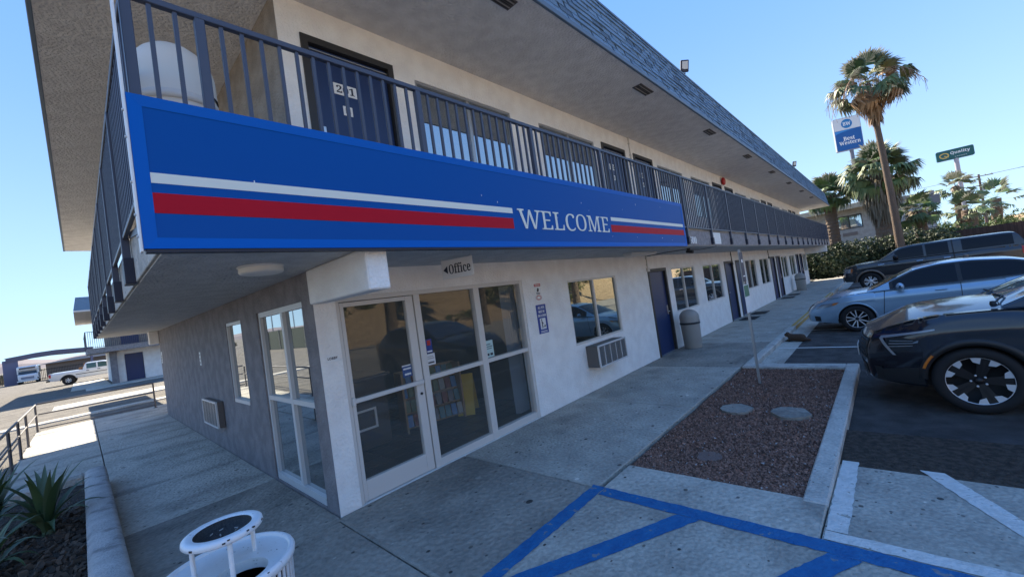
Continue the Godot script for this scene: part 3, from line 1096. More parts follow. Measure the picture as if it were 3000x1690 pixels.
func build_left_planter() -> void:
	var t := thing("planter_wall", "low rounded concrete planter wall beside the side walk", "planter wall")
	var b := MB.new()
	var rows := []
	var prof := [Vector2(-1.705, -0.1), Vector2(-1.705, 0.20), Vector2(-1.695, 0.265), Vector2(-1.66, 0.295), Vector2(-1.58, 0.30), Vector2(-1.51, 0.297), Vector2(-1.475, 0.27), Vector2(-1.465, 0.20), Vector2(-1.465, -0.1)]
	var n := FastNoiseLite.new()
	n.seed = 8
	n.frequency = 2.0
	for j in 40:
		var z := lerpf(-4.85, 2.25, j / 39.0)
		var r := []
		var k := 1.0
		if j == 0:
			k = 0.75
		for q in prof:
			r.append(Vector3(-1.585 + (q.x + 1.585) * k + 0.006 * n.get_noise_2d(q.y * 9.0, z), q.y * (0.93 if j == 0 else 1.0) + 0.006 * n.get_noise_2d(q.x * 9.0, z), z))
		rows.append(r)
	b.grid(rows)
	for i in prof.size() - 2:
		b.tri(rows[0][0], rows[0][i + 1], rows[0][i + 2])
	obj("wall", b, concrete_mat(lin(0.40, 0.385, 0.36), 55, 1.3, 0.3, 320, 512), t)
	var w2 := MB.new()
	w2.cbox(Vector3(-5.4, -0.1, -4.85), Vector3(-1.70, 0.26, -4.62), 0.03)
	w2.cbox(Vector3(-5.4, -0.1, 2.02), Vector3(-1.70, 0.28, 2.25), 0.03)
	obj("wall", w2, M.kerb, t)
	var s := structure("planter_soil")
	var sr := []
	for j in 60:
		var r := []
		for i in 30:
			var x := lerpf(-5.4, -1.70, i / 29.0)
			var z := lerpf(-4.7, 2.1, j / 59.0)
			r.append(Vector3(x, 0.13 + 0.05 * n.get_noise_2d(x * 0.8, z * 0.8) + 0.025 * n.get_noise_2d(x * 4.0, z * 4.0), z))
		sr.append(r)
	var sb := MB.new()
	sb.grid(sr)
	obj("soil", sb, M.soil, s)
	var ch := MB.new()
	ch.hbox(Vector3.ZERO, Vector3(0.022, 0.003, 0.004), Vector3(-0.003, 0.009, 0.002), Vector3(-0.004, 0, 0.016))
	var mm := MultiMesh.new()
	mm.transform_format = MultiMesh.TRANSFORM_3D
	mm.use_colors = true
	mm.mesh = ch.done()
	mm.instance_count = 3500
	var rng := RandomNumberGenerator.new()
	rng.seed = 12
	for i in mm.instance_count:
		var x := rng.randf_range(-3.6, -1.72)
		var z := rng.randf_range(-3.2, 1.2)
		mm.set_instance_transform(i, Transform3D(Basis.from_euler(Vector3(rng.randf() * TAU, rng.randf() * TAU, rng.randf() * TAU)) * rng.randf_range(0.4, 1.6), Vector3(x, 0.14 + 0.05 * n.get_noise_2d(x * 0.8, z * 0.8), z)))
		var c := Color(0.06, 0.042, 0.03) * rng.randf_range(0.5, 1.9)
		mm.set_instance_color(i, Color(c.r, c.g, c.b))
	var mi := MultiMeshInstance3D.new()
	mi.multimesh = mm
	var m := StandardMaterial3D.new()
	m.vertex_color_use_as_albedo = true
	m.roughness = 1.0
	mi.material_override = m
	mi.name = "wood_chips"
	mi.set_meta("kind", "stuff")
	s.add_child(mi)
	# strap-leaved plants
	leaf_mats()
	strap_plant(Vector3(-1.98, 0.14, -2.55), 0.72, 24, 3, "dark green strap leaved plant in the planter nearest the concrete wall", true)
	strap_plant(Vector3(-2.42, 0.14, -3.0), 0.80, 26, 4, "dark green strap leaved plant left of another at the picture edge", true)
	strap_plant(Vector3(-2.30, 0.14, -1.75), 0.55, 22, 6, "low drooping strap leaved plant in front of the taller two", false)

var strap_mats := []
func leaf_mats() -> void:
	for k in 3:
		var m := plain([0.040, 0.055, 0.075][k], [0.075, 0.095, 0.110][k], [0.030, 0.040, 0.055][k], 0.5)
		m.backlight_enabled = true
		m.backlight = Color(0.12, 0.16, 0.06)
		strap_mats.append(m)

# one long pointed leaf that arches over
func strap_leaf(length: float, width: float, arch: float, fold: float) -> ArrayMesh:
	var b := MB.new()
	var rows := []
	var p := Vector3.ZERO
	var ang := 1.35
	for i in 9:
		var f := i / 8.0
		var w := width * (0.55 + 1.1 * f) if f < 0.4 else width * (1.0 - pow((f - 0.4) / 0.6, 1.6))
		w = maxf(w, 0.001)
		rows.append([p + Vector3(0, fold * w, -w), p, p + Vector3(0, fold * w, w)])
		p += Vector3(cos(ang), sin(ang), 0) * length / 8.0
		ang -= arch / 8.0 * (0.5 + f)
	b.grid(rows)
	return b.done()

func strap_plant(at: Vector3, height: float, leaves: int, seed_: int, label: String, upright: bool) -> void:
	var t := thing("strap_leaf_plant", label, "plant", at, 0.0, "plants in the planter")
	var rng := RandomNumberGenerator.new()
	rng.seed = seed_
	var lib := []
	for v in 4:
		lib.append(strap_leaf(height * [1.0, 1.1, 0.9, 0.75][v], height * 0.052, ([0.5, 1.0, 1.5, 2.0][v] if upright else [1.2, 1.8, 2.2, 2.6][v]), 0.45))
	for i in leaves:
		var f := float(i) / leaves
		var v := clampi(int(f * 4.0), 0, 3)
		obj("leaf", lib[v], strap_mats[rng.randi() % 3], t, Vector3(rng.randf_range(-0.03, 0.03), 0, rng.randf_range(-0.03, 0.03)), Vector3(0, i * 2.4 + rng.randf_range(-0.3, 0.3), lerpf(0.12, -0.35, f) + rng.randf_range(-0.12, 0.12)))
	var st := MB.new()
	st.lathe([Vector2(0.05, -0.02), Vector2(0.045, 0.06), Vector2(0.02, 0.12), Vector2(0.0, 0.13)], 9)
	obj("stem", st, strap_mats[2], t)

# ---------------------------------------------------------------- fittings and street furniture
func wall_unit(at: Vector3, turn: float, label: String, w: float, h: float, d: float) -> void:
	# at: middle of the back, on the wall; local z points out of the wall
	var t := thing("air_conditioner", label, "air conditioner", at, turn)
	var b := MB.new()
	b.cbox(Vector3(-w / 2, -h / 2, 0.002), Vector3(w / 2, h / 2, d - 0.03), 0.008)
	obj("case", b, plain(0.13, 0.115, 0.105, 0.55), t)
	var f := MB.new()
	var r := 0.022
	f.cbox(Vector3(-w / 2 - 0.005, -h / 2 - 0.005, d - 0.03), Vector3(-w / 2 + r, h / 2 + 0.005, d), 0.004)
	f.cbox(Vector3(w / 2 - r, -h / 2 - 0.005, d - 0.03), Vector3(w / 2 + 0.005, h / 2 + 0.005, d), 0.004)
	f.box(Vector3(-w / 2 + r, h / 2 - r, d - 0.03), Vector3(w / 2 - r, h / 2 + 0.005, d - 0.001))
	f.box(Vector3(-w / 2 + r, -h / 2 - 0.005, d - 0.03), Vector3(w / 2 - r, -h / 2 + r, d - 0.001))
	for i in range(1, 5):
		var x := -w / 2 + w * i / 5.0
		f.box(Vector3(x - 0.006, -h / 2 + r, d - 0.028), Vector3(x + 0.006, h / 2 - r, d - 0.002))
	obj("front_frame", f, M.alu, t)
	var fin := MB.new()
	fin.box(Vector3(-0.0025, -h / 2 + r, -0.012), Vector3(0.0025, h / 2 - r, 0.012))
	var fm := fin.done()
	var g := MB.new()
	for i in 46:
		g.st.append_from(fm, 0, Transform3D(Basis.IDENTITY, Vector3(-w / 2 + r + (w - 2 * r) * (i + 0.5) / 46.0, 0, d - 0.020)))
	obj("grille", g.st.commit(), M.alu_mill, t)

func build_fittings() -> void:
	wall_unit(Vector3(5.165, 0.635, 0.0), 0.0, "air conditioner in the cream wall under the lobby side window", 1.02, 0.39, 0.28)
	wall_unit(Vector3(0.0, 0.64, -4.93), -PI / 2, "air conditioner in the grey wall beside the narrow window", 1.12, 0.44, 0.12)
	# round ceiling lights
	var lamp := func(at: Vector3, label: String) -> void:
		var t := thing("ceiling_light", label, "light", at)
		var b := MB.new()
		b.lathe([Vector2(0.172, 0.0), Vector2(0.172, -0.012), Vector2(0.165, -0.014)], 40)
		obj("base", b, M.alu, t)
		var c := MB.new()
		c.lathe([Vector2(0.163, -0.004), Vector2(0.165, -0.045), Vector2(0.157, -0.058), Vector2(0.135, -0.064), Vector2(0.0, -0.067)], 40)
		obj("diffuser", c, plain(0.74, 0.70, 0.62, 0.35), t)
	lamp.call(Vector3(-0.53, 2.449, 0.41), "round drum light under the balcony near the grey wall corner")
	# long flat light further along
	var fl := thing("ceiling_light", "long flat light under the balcony right of the office sign", "light", Vector3(6.4, 2.449, 0.52))
	var fb := MB.new()
	fb.cbox(Vector3(-0.60, -0.035, -0.10), Vector3(0.60, 0.0, 0.10), 0.012)
	obj("housing", fb, M.alu, fl)
	var fd := MB.new()
	fd.cbox(Vector3(-0.57, -0.055, -0.08), Vector3(0.57, -0.034, 0.08), 0.01)
	obj("diffuser", fd, plain(0.66, 0.62, 0.54, 0.35), fl)
	# soffit vents
	for k in 8:
		var x := 1.93 + 3.82 * k
		var t := thing("soffit_vent", ["soffit vent cut off by the top edge of the picture", "soffit vent above the second upstairs window pair", "third soffit vent along the roof overhang", "fourth soffit vent along the roof overhang", "fifth soffit vent along the roof overhang", "sixth soffit vent along the roof overhang", "seventh soffit vent along the roof overhang", "farthest soffit vent along the roof overhang"][k], "vent", Vector3(x, 5.33, 1.345), 0.0, "vents in the roof soffit")
		var f := MB.new()
		f.cbox(Vector3(-0.27, -0.012, -0.085), Vector3(0.27, 0.0, 0.085), 0.003)
		obj("frame", f, plain(0.10, 0.09, 0.095, 0.6), t)
		var sl := MB.new()
		sl.bar(Vector3(-0.25, 0, 0), Vector3(0.25, 0, 0), 0.012, 0.008)
		var sm := sl.done()
		for i in 6:
			obj("slat", sm, M.bin_grey if i % 3 == 1 else M.black, t, Vector3(0, -0.014, -0.062 + i * 0.025), Vector3(0.6, 0, 0))
	# floodlights on the roof edge
	for q in [[8.25, "floodlight on the shingled roof edge against the sky"], [23.5, "small far floodlight on the shingled roof edge"]]:
		var t := thing("floodlight", q[1], "floodlight", Vector3(q[0], 6.31, 1.36), 0.0, "floodlights on the roof edge")
		t.scale = Vector3.ONE * 0.58
		var st := MB.new()
		st.tube(Vector3(0, -0.05, 0), Vector3(0, 0.20, 0), 0.022, 0.022, 8)
		st.path([Vector3(-0.10, 0.36, 0.0), Vector3(-0.10, 0.20, 0.0), Vector3(0.10, 0.20, 0.0), Vector3(0.10, 0.36, 0.0)], 0.012, 6)
		obj("bracket", st, M.navy, t)
		var bs := Basis.looking_at(Vector3(0.62, 0.30, -0.72), Vector3.UP)
		var hd := MB.new()
		hd.chbox(Vector3(0, 0.46, 0.04), Vector3(0.17, 0.22, 0.04), bs, 0.02)
		for i in 5:
			hd.chbox(Vector3(0, 0.46, 0.04) + bs * Vector3(-0.12 + i * 0.06, 0, -0.06), Vector3(0.006, 0.18, 0.025), bs, 0.002)
		obj("housing", hd, M.navy, t)
		var ln := MB.new()
		ln.chbox(Vector3(0, 0.46, 0.04) + bs * Vector3(0, 0.03, 0.042), Vector3(0.12, 0.14, 0.006), bs, 0.003)
		obj("lens", ln, plain(0.62, 0.60, 0.56, 0.2), t)
	# fire alarm bell
	var fa := thing("alarm_bell", "round red fire alarm bell high on the upstairs wall", "alarm bell", Vector3(15.37, 5.14, 0.0))
	var bb := MB.new()
	bb.lathe([Vector2(0.03, 0.0), Vector2(0.03, 0.04), Vector2(0.14, 0.04), Vector2(0.15, 0.06), Vector2(0.13, 0.10), Vector2(0.07, 0.125), Vector2(0.0, 0.13)], 24, Vector3.ZERO, Basis.from_euler(Vector3(PI / 2, 0, 0)))
	obj("bell", bb, M.red, fa)
	var fbk := MB.new()
	fbk.cbox(Vector3(-0.05, -0.10, 0.001), Vector3(0.05, 0.06, 0.03), 0.004)
	obj("back_box", fbk, M.red, fa)
	# conduits
	for q in [[7.75, 4.70, 5.33, "thin cream conduit on the upstairs wall between two blue doors"], [7.735, 2.12, 2.449, "short conduit on the ground floor wall above the first blue door"], [21.4, 2.10, 2.449, "dark conduit above the far ground floor doors"], [14.95, 2.02, 2.449, "dark conduit above the paired ground floor doors"]]:
		var c := thing("conduit", q[3], "conduit", Vector3(q[0], q[1], 0.022))
		var cb := MB.new()
		var h: float = q[2] - q[1]
		cb.tube(Vector3(0, 0, 0), Vector3(0, h, 0), 0.014, 0.014, 8)
		for i in 2:
			cb.cbox(Vector3(-0.03, h * (0.3 + 0.45 * i), -0.022), Vector3(0.03, h * (0.3 + 0.45 * i) + 0.025, 0.016), 0.003)
		cb.cbox(Vector3(-0.05, -0.06, -0.021), Vector3(0.05, 0.03, 0.03), 0.005)
		obj("pipe", cb, M.frame_tan if q[0] < 10.0 else M.frame_dark, c)
	# camera on the soffit with its cable
	var cam := thing("security_camera", "small dark security camera under the balcony edge with a cable", "camera", Vector3(7.95, 2.449, 0.95))
	var ca := MB.new()
	ca.tube(Vector3(0, 0, 0), Vector3(0, -0.05, 0), 0.04, 0.035, 12)
	ca.tube(Vector3(0.0, -0.07, -0.05), Vector3(-0.04, -0.10, 0.10), 0.032, 0.036, 12)
	obj("camera_body", ca, M.black, cam)
	var cw := MB.new()
	cw.path([Vector3(0, -0.03, 0.0), Vector3(0.35, -0.055, 0.12), Vector3(0.8, -0.035, 0.2), Vector3(1.2, 0.0, 0.255)], 0.008, 6)
	cw.path([Vector3(0, -0.02, 0.0), Vector3(-0.5, -0.03, -0.35), Vector3(-0.23, -0.02, -0.90)], 0.008, 6)
	obj("cable", cw, M.black, cam)
	# hanging office sign
	var a := Vector3(1.32, 2.44, 0.71)
	var t := thing("office_sign", "hanging cream board reading Office with an arrow to the left", "sign", a, -1.21)
	var ob := MB.new()
	ob.cbox(Vector3(-0.20, -0.235, -0.006), Vector3(0.20, -0.02, 0.006), 0.002)
	obj("board", ob, plain(0.70, 0.685, 0.655, 0.5), t)
	var tri := MB.new()
	tri.prism(PackedVector2Array([Vector2(-0.178, -0.133), Vector2(-0.122, -0.088), Vector2(-0.122, -0.178)]), Basis.IDENTITY, Vector3(0, 0, 0.0085), 0.002)
	obj("arrow", tri, M.navy, t)
	text("lettering", "Office", 0.112, 0.275, M.navy, t, Vector3(0.032, -0.128, 0.0065), Vector3.ZERO, "Droid Serif", 700)
	var hk := MB.new()
	hk.tube(Vector3(-0.185, -0.02, 0), Vector3(-0.185, 0.009, 0), 0.004, 0.004, 6)
	hk.tube(Vector3(0.185, -0.02, 0), Vector3(0.185, 0.009, 0), 0.004, 0.004, 6)
	obj("hanger", hk, M.steel, t)
	# notices on the cream wall
	var w1 := thing("warning_notice", "small white notice with red panels on the wall right of the lobby", "notice", Vector3(3.53, 1.935, 0.0))
	var p1 := MB.new()
	p1.cbox(Vector3(-0.085, -0.14, 0.001), Vector3(0.085, 0.14, 0.006), 0.002)
	obj("plate", p1, M.white, w1)
	var rd := MB.new()
	rd.box(Vector3(-0.08, 0.088, 0.006), Vector3(0.08, 0.132, 0.0075))
	obj("red_panel", rd, M.red, w1)
	text("lettering", "WARNING", 0.022, 0.13, M.white, w1, Vector3(0, 0.110, 0.008))
	var rr := MB.new()
	for ring in [0.05, 0.034]:
		for i in 20:
			var p := Vector3(cos(TAU * i / 20) * ring * 1.4, -0.095 + sin(TAU * i / 20) * ring * 0.75, 0.0068)
			var q := Vector3(cos(TAU * (i + 1) / 20) * ring * 1.4, -0.095 + sin(TAU * (i + 1) / 20) * ring * 0.75, 0.0068)
			rr.bar(p, q, 0.007, 0.0015, Vector3(0, 0, 1))
	obj("red_ring", rr, M.red, w1)
	var bk := MB.new()
	bk.prism(PackedVector2Array([Vector2(-0.03, 0.005), Vector2(0.012, 0.0), Vector2(0.03, 0.04), Vector2(0.012, 0.07), Vector2(-0.012, 0.055)]), Basis.IDENTITY, Vector3(0, 0, 0.0075), 0.001)
	bk.box(Vector3(-0.05, -0.022, 0.006), Vector3(0.05, -0.012, 0.0072))
	bk.box(Vector3(-0.045, -0.042, 0.006), Vector3(0.045, -0.032, 0.0072))
	obj("symbol", bk, M.black, w1)
	var w2 := thing("pet_notice", "tall blue notice about pets on a leash on the wall right of the lobby", "notice", Vector3(3.545, 1.49, 0.0))
	var p2 := MB.new()
	p2.cbox(Vector3(-0.125, -0.235, 0.001), Vector3(0.125, 0.235, 0.006), 0.002)
	obj("plate", p2, plain(0.012, 0.045, 0.26, 0.4), w2)
	for i in 3:
		text("lettering", ["ALL PETS", "MUST BE", "ON A LEASH"][i], 0.042, [0.16, 0.15, 0.20][i], M.white, w2, Vector3(0, 0.185 - i * 0.064, 0.0065), Vector3.ZERO, "Droid Sans", 700)
	var ic := MB.new()
	ic.box(Vector3(-0.072, -0.165, 0.006), Vector3(0.072, 0.012, 0.0075))
	obj("picture_panel", ic, M.white, w2)
	var wk := MB.new()
	wk.lathe([Vector2(0.0, 0.0), Vector2(0.014, 0.0), Vector2(0.014, 0.0015), Vector2(0, 0.0015)], 12, Vector3(-0.028, -0.012, 0.0072), Basis.from_euler(Vector3(PI / 2, 0, 0)), true)
	for q in [[-0.028, -0.03, -0.022, -0.09, 0.022], [-0.024, -0.085, -0.046, -0.15, 0.012], [-0.022, -0.085, -0.004, -0.15, 0.012], [-0.024, -0.04, 0.012, -0.085, 0.009], [0.012, -0.085, 0.03, -0.115, 0.004], [0.018, -0.122, 0.055, -0.118, 0.018], [0.055, -0.11, 0.065, -0.10, 0.014], [0.022, -0.125, 0.02, -0.15, 0.006], [0.05, -0.125, 0.052, -0.15, 0.006]]:
		wk.bar(Vector3(q[0], q[1], 0.0078), Vector3(q[2], q[3], 0.0078), q[4], 0.0012, Vector3(0, 0, 1))
	obj("walker_and_dog", wk, M.navy, w2)
	var sm := MB.new()
	for i in 2:
		sm.box(Vector3(-0.085, -0.200 - i * 0.018, 0.006), Vector3(0.085, -0.192 - i * 0.018, 0.0072))
	obj("small_print", sm, M.white, w2)
	var lp := thing("lobby_plaque", "small white plaque reading LOBBY on the pier beside the door", "plaque", Vector3(0.125, 1.545, 0.0))
	var lpb := MB.new()
	lpb.cbox(Vector3(-0.07, -0.036, 0.001), Vector3(0.07, 0.036, 0.007), 0.003)
	obj("plate", lpb, M.white, lp)
	text("lettering", "LOBBY", 0.026, 0.10, M.navy, lp, Vector3(-0.004, 0.002, 0.0075), Vector3.ZERO, "Droid Sans", 700)
	# stickers on the glass
	var stick := func(label: String, x0: float, x1: float, y0: float, y1: float, c: Color, bands: Array) -> void:
		var s := thing("sticker", label, "sticker", Vector3((x0 + x1) / 2, (y0 + y1) / 2, -0.0625), 0.0, "stickers on the lobby glass")
		var b := MB.new()
		var w := (x1 - x0) / 2
		var h := (y1 - y0) / 2
		b.box(Vector3(-w, -h, 0), Vector3(w, h, 0.0015))
		var m := plain(c.r, c.g, c.b, 0.45)
		obj("sheet", b, m, s)
		for q in bands:
			var d := MB.new()
			d.box(Vector3(-w + 2 * w * q[0], -h + 2 * h * q[2], 0.0015), Vector3(-w + 2 * w * q[1], -h + 2 * h * q[3], 0.0028))
			obj("print", d, M[q[4]], s)
	stick.call("blue sticker with a red emblem on the pane beside the door", 1.295, 1.385, 1.365, 1.535, Color(0.01, 0.04, 0.22), [[0.2, 0.75, 0.55, 0.92, "red"], [0.1, 0.9, 0.06, 0.16, "white"]])
	stick.call("white sticker below the red and blue one", 1.275, 1.405, 1.215, 1.355, Color(0.66, 0.66, 0.66), [[0.15, 0.85, 0.15, 0.28, "navy"], [0.1, 0.9, 0.55, 0.62, "bin_grey"], [0.1, 0.8, 0.72, 0.78, "bin_grey"]])
	stick.call("pale green sheet with dark blocks on the right pane", 2.262, 2.425, 1.108, 1.345, Color(0.46, 0.62, 0.60), [[0.12, 0.42, 0.10, 0.24, "navy"], [0.55, 0.85, 0.10, 0.24, "navy"], [0.1, 0.8, 0.5, 0.54, "navy"], [0.1, 0.9, 0.62, 0.66, "navy"], [0.1, 0.7, 0.75, 0.79, "navy"]])
	stick.call("blue opening hours sticker low on the entrance door glass", 0.925, 1.055, 1.15, 1.29, Color(0.008, 0.06, 0.24), [[0.0, 0.9, 0.90, 1.0, "white"], [0.1, 0.9, 0.62, 0.74, "white"], [0.2, 0.85, 0.15, 0.30, "white"]])
	# address and notice on the balcony fascia
	var ad := thing("address_number", "white house number 500 on the balcony fascia", "house number", Vector3(7.52, 2.575, 1.219))
	text("lettering", "500", 0.15, 0.40, M.white, ad, Vector3(0, 0, 0.004), Vector3.ZERO, "Droid Serif", 700, 0.008)
	var nb := thing("notice_board", "blank white notice plate on the balcony fascia right of the number", "notice", Vector3(9.25, 2.63, 1.219))
	var nbb := MB.new()
	nbb.cbox(Vector3(-0.27, -0.135, 0.0), Vector3(0.27, 0.145, 0.008), 0.003)
	obj("plate", nbb, M.white, nb)
	var nl := MB.new()
	for i in 5:
		nl.box(Vector3(-0.22, -0.10 + i * 0.048, 0.008), Vector3(0.20 - 0.03 * (i % 2), -0.088 + i * 0.048, 0.0088))
	obj("small_print", nl, M.alu_mill, nb)
	# tall number plate on the grey wall
	for q in [[-5.86, 1.465, 1.73, "narrow white plate high on the grey wall above the air conditioner"], [-11.33, 1.50, 1.83, "narrow white plate at the far end of the grey wall"]]:
		var pw := thing("wall_plate", q[3], "plate", Vector3(0.0, (q[1] + q[2]) / 2, q[0]), -PI / 2)
		var pb := MB.new()
		var hh: float = (q[2] - q[1]) / 2
		pb.cbox(Vector3(-0.06, -hh, 0.001), Vector3(0.06, hh, 0.008), 0.003)
		obj("plate", pb, M.white, pw)
		var pbk := MB.new()
		for i in 3:
			pbk.box(Vector3(-0.035, -hh + 0.04 + i * 0.075, 0.008), Vector3(0.035, -hh + 0.075 + i * 0.075, 0.0088))
		obj("print", pbk, M.bin_grey, pw)
	# door mats
	var names := ["dark door mat at the first blue ground floor door", "dark door mat at the left door of the middle pair", "dark door mat at the right door of the middle pair", "dark door mat at the left door of the far pair", "dark door mat at the right door of the far pair"]
	var mx := [8.27, 14.5, 16.1, 22.2, 23.9]
	for i in range(1, 5):
		var m := thing("door_mat", names[i], "door mat", Vector3(mx[i], 0.0, 0.42), 0.0, "door mats at the room doors")
		var mb := MB.new()
		mb.cbox(Vector3(-0.42, 0.001, -0.25), Vector3(0.42, 0.016, 0.25), 0.006)
		obj("mat", mb, M.rubber, m)

func dome_bin(at: Vector3, turn: float, r: float, h: float, body: Material, band: Material, label: String) -> void:
	var t := thing("trash_bin", label, "trash bin", at, turn)
	var b := MB.new()
	b.lathe([Vector2(0.0, 0.0), Vector2(r * 0.86, 0.0), Vector2(r * 0.9, 0.02), Vector2(r * 0.97, h * 0.60), Vector2(r * 0.99, h * 0.62)], 36)
	obj("body", b, body, t)
	var c := MB.new()
	c.lathe([Vector2(r * 0.96, h * 0.618), Vector2(r * 1.03, h * 0.622), Vector2(r * 1.03, h * 0.665), Vector2(r * 0.97, h * 0.67)], 36)
	obj("rim", c, band, t)
	var d := MB.new()
	var pr := [Vector2(r * 0.98, h * 0.668)]
	pr.append(Vector2(r * 1.0, h * 0.80))
	for i in 9:
		var a := PI / 2 * i / 8.0
		pr.append(Vector2(r * cos(a), h * 0.80 + h * 0.20 * sin(a)))
	d.lathe(pr, 36)
	obj("dome_lid", d, body, t)
	var f := MB.new()
	# push flap in the side of the lid
	var rows := []
	for j in 5:
		var row := []
		for i in 9:
			var a := lerpf(-0.62, 0.62, i / 8.0)
			var y := lerpf(h * 0.70, h * 0.86, j / 4.0)
			var rr := r * 1.012 if y < h * 0.80 else r * 1.012 * sqrt(maxf(0.0, 1.0 - pow((y - h * 0.80) / (h * 0.2), 2)))
			row.append(Vector3(sin(a) * rr, y, cos(a) * rr))
		rows.append(row)
	f.grid(rows)
	f.bar(Vector3(-r * 0.58, h * 0.862, r * 0.80), Vector3(r * 0.58, h * 0.862, r * 0.80), 0.02, 0.012)
	obj("flap", f, body, t)
	var s := MB.new()
	for i in 8:
		var a := lerpf(-0.62, 0.62, i / 8.0)
		var a2 := lerpf(-0.62, 0.62, (i + 1) / 8.0)
		s.bar(Vector3(sin(a), 0, cos(a)) * r * 1.014 + Vector3(0, h * 0.695, 0), Vector3(sin(a2), 0, cos(a2)) * r * 1.014 + Vector3(0, h * 0.695, 0), 0.008, 0.010)
	obj("slot", s, M.black, t)

func build_bins() -> void:
	dome_bin(Vector3(8.98, 0.0, 0.35), 0.4, 0.235, 0.98, M.bin_grey, M.bin_dark, "grey dome topped trash bin by the first blue ground floor door")
	dome_bin(Vector3(26.7, 0.0, 0.42), 0.4, 0.26, 1.0, M.bin_grey, M.bin_dark, "far grey dome topped trash bin at the end of the walk")
	dome_bin(Vector3(-0.93, 2.845, 0.22), 1.2, 0.275, 1.44, plain(0.66, 0.64, 0.59, 0.5), plain(0.60, 0.58, 0.54, 0.5), "white dome topped trash bin upstairs behind the corner railing")
	# white slatted bin with an ash tray, cut by the lower edge
	var t := thing("slatted_bin", "white slatted metal trash bin with a raised ash tray in the foreground", "trash bin", Vector3(-1.19, 0.0, 1.60))
	var en: Material = chipped_white()
	var lid := MB.new()
	var hole := Vector2(0.03, 0.11)
	# lid plate with a round hole
	var N := 40
	for i in N:
		var a := TAU * i / N
		var b := TAU * (i + 1) / N
		var o1 := Vector3(cos(a) * 0.272, 0.742, sin(a) * 0.272)
		var o2 := Vector3(cos(b) * 0.272, 0.742, sin(b) * 0.272)
		var h1 := Vector3(hole.x + cos(a) * 0.118, 0.736, hole.y + sin(a) * 0.118)
		var h2 := Vector3(hole.x + cos(b) * 0.118, 0.736, hole.y + sin(b) * 0.118)
		lid.quad(o1, o2, h2, h1)
		lid.quad(h1, h2, h2 - Vector3(0, 0.05, 0), h1 - Vector3(0, 0.05, 0))
	obj("lid", lid, en, t)
	var rim := MB.new()
	rim.lathe([Vector2(0.268, 0.735), Vector2(0.272, 0.752), Vector2(0.283, 0.757), Vector2(0.296, 0.752), Vector2(0.302, 0.738), Vector2(0.298, 0.715), Vector2(0.285, 0.705)], 48)
	obj("rim", rim, en, t)
	var liner := MB.new()
	liner.lathe([Vector2(0.255, 0.70), Vector2(0.235, 0.02), Vector2(0.0, 0.02)], 32)
	obj("liner", liner, M.black, t)
	var sl := MB.new()
	sl.hbox(Vector3(0, 0.375, 0.272), Vector3(0.009, 0, 0), Vector3(0, 0.345, 0.012), Vector3(0, 0, 0.003))
	var sm := sl.done()
	for i in 52:
		obj("slat", sm, en, t, Vector3.ZERO, Vector3(0, TAU * i / 52, 0))
	var hoop := MB.new()
	for q in [[0.55, 0.279], [0.30, 0.270], [0.05, 0.262]]:
		hoop.lathe([Vector2(q[1] - 0.012, q[0]), Vector2(q[1], q[0] + 0.002), Vector2(q[1], q[0] + 0.026), Vector2(q[1] - 0.012, q[0] + 0.028)], 40)
	obj("hoop", hoop, en, t)
	var ash := MB.new()
	ash.lathe([Vector2(0.124, 0.940), Vector2(0.130, 0.946), Vector2(0.162, 0.945), Vector2(0.171, 0.938), Vector2(0.173, 0.922), Vector2(0.168, 0.915), Vector2(0.122, 0.913)], 48)
	obj("ash_tray", ash, en, t)
	var bowl := MB.new()
	bowl.lathe([Vector2(0.127, 0.943), Vector2(0.121, 0.930), Vector2(0.108, 0.905), Vector2(0.0, 0.895)], 40)
	obj("ash_bowl", bowl, rough_mat(lin(0.008, 0.008, 0.009), lin(0.035, 0.032, 0.030), 0.3, 0.3, 6.0, 0.6, 61, 0.05, 0.1), t)
	var rng := RandomNumberGenerator.new()
	rng.seed = 21
	var butt := MB.new()
	butt.tube(Vector3(0, 0, 0), Vector3(0.018, 0, 0), 0.0034, 0.0034, 6)
	var bum := butt.done()
	for i in 5:
		var a := rng.randf() * TAU
		var r := sqrt(rng.randf()) * 0.09
		obj("cigarette_end", bum, M.bin_grey if i % 3 else M.stucco_brown, t, Vector3(cos(a) * r, 0.9035, sin(a) * r), Vector3(0, rng.randf() * TAU, rng.randf_range(-0.2, 0.2)))
	var chip := MB.new()
	for i in 26:
		var a := rng.randf() * TAU
		var s := rng.randf_range(0.003, 0.008)
		var on_ash := i % 3 == 0
		var r := 0.1705 if on_ash else 0.2945
		var y := rng.randf_range(0.925, 0.938) if on_ash else rng.randf_range(0.742, 0.7535)
		chip.hbox(Vector3(cos(a) * r, y, sin(a) * r), Vector3(-sin(a), 0, cos(a)) * s, Vector3(0, s * 0.6, 0), Vector3(cos(a), 0.3, sin(a)) * 0.004)
	obj("chipped_paint", chip, M.frame_dark, t)
	var leg := MB.new()
	leg.tube(Vector3(0, 0.735, 0), Vector3(0, 0.918, 0), 0.011, 0.011, 10)
	var lm := leg.done()
	for a in [-0.42, 1.62, 3.72]:
		obj("leg", lm, en, t, Vector3(cos(a) * 0.148, 0, sin(a) * 0.148))

func chipped_white() -> StandardMaterial3D:
	var m := StandardMaterial3D.new()
	m.albedo_texture = noise_tex(0.035, [[0.0, lin(0.77, 0.78, 0.78)], [0.86, lin(0.73, 0.74, 0.74)], [0.885, lin(0.12, 0.10, 0.09)], [1.0, lin(0.06, 0.05, 0.045)]], 71, 512)
	m.roughness = 0.32
	m.uv1_triplanar = true
	m.uv1_world_triplanar = true
	m.uv1_scale = Vector3.ONE / 0.55
	return m

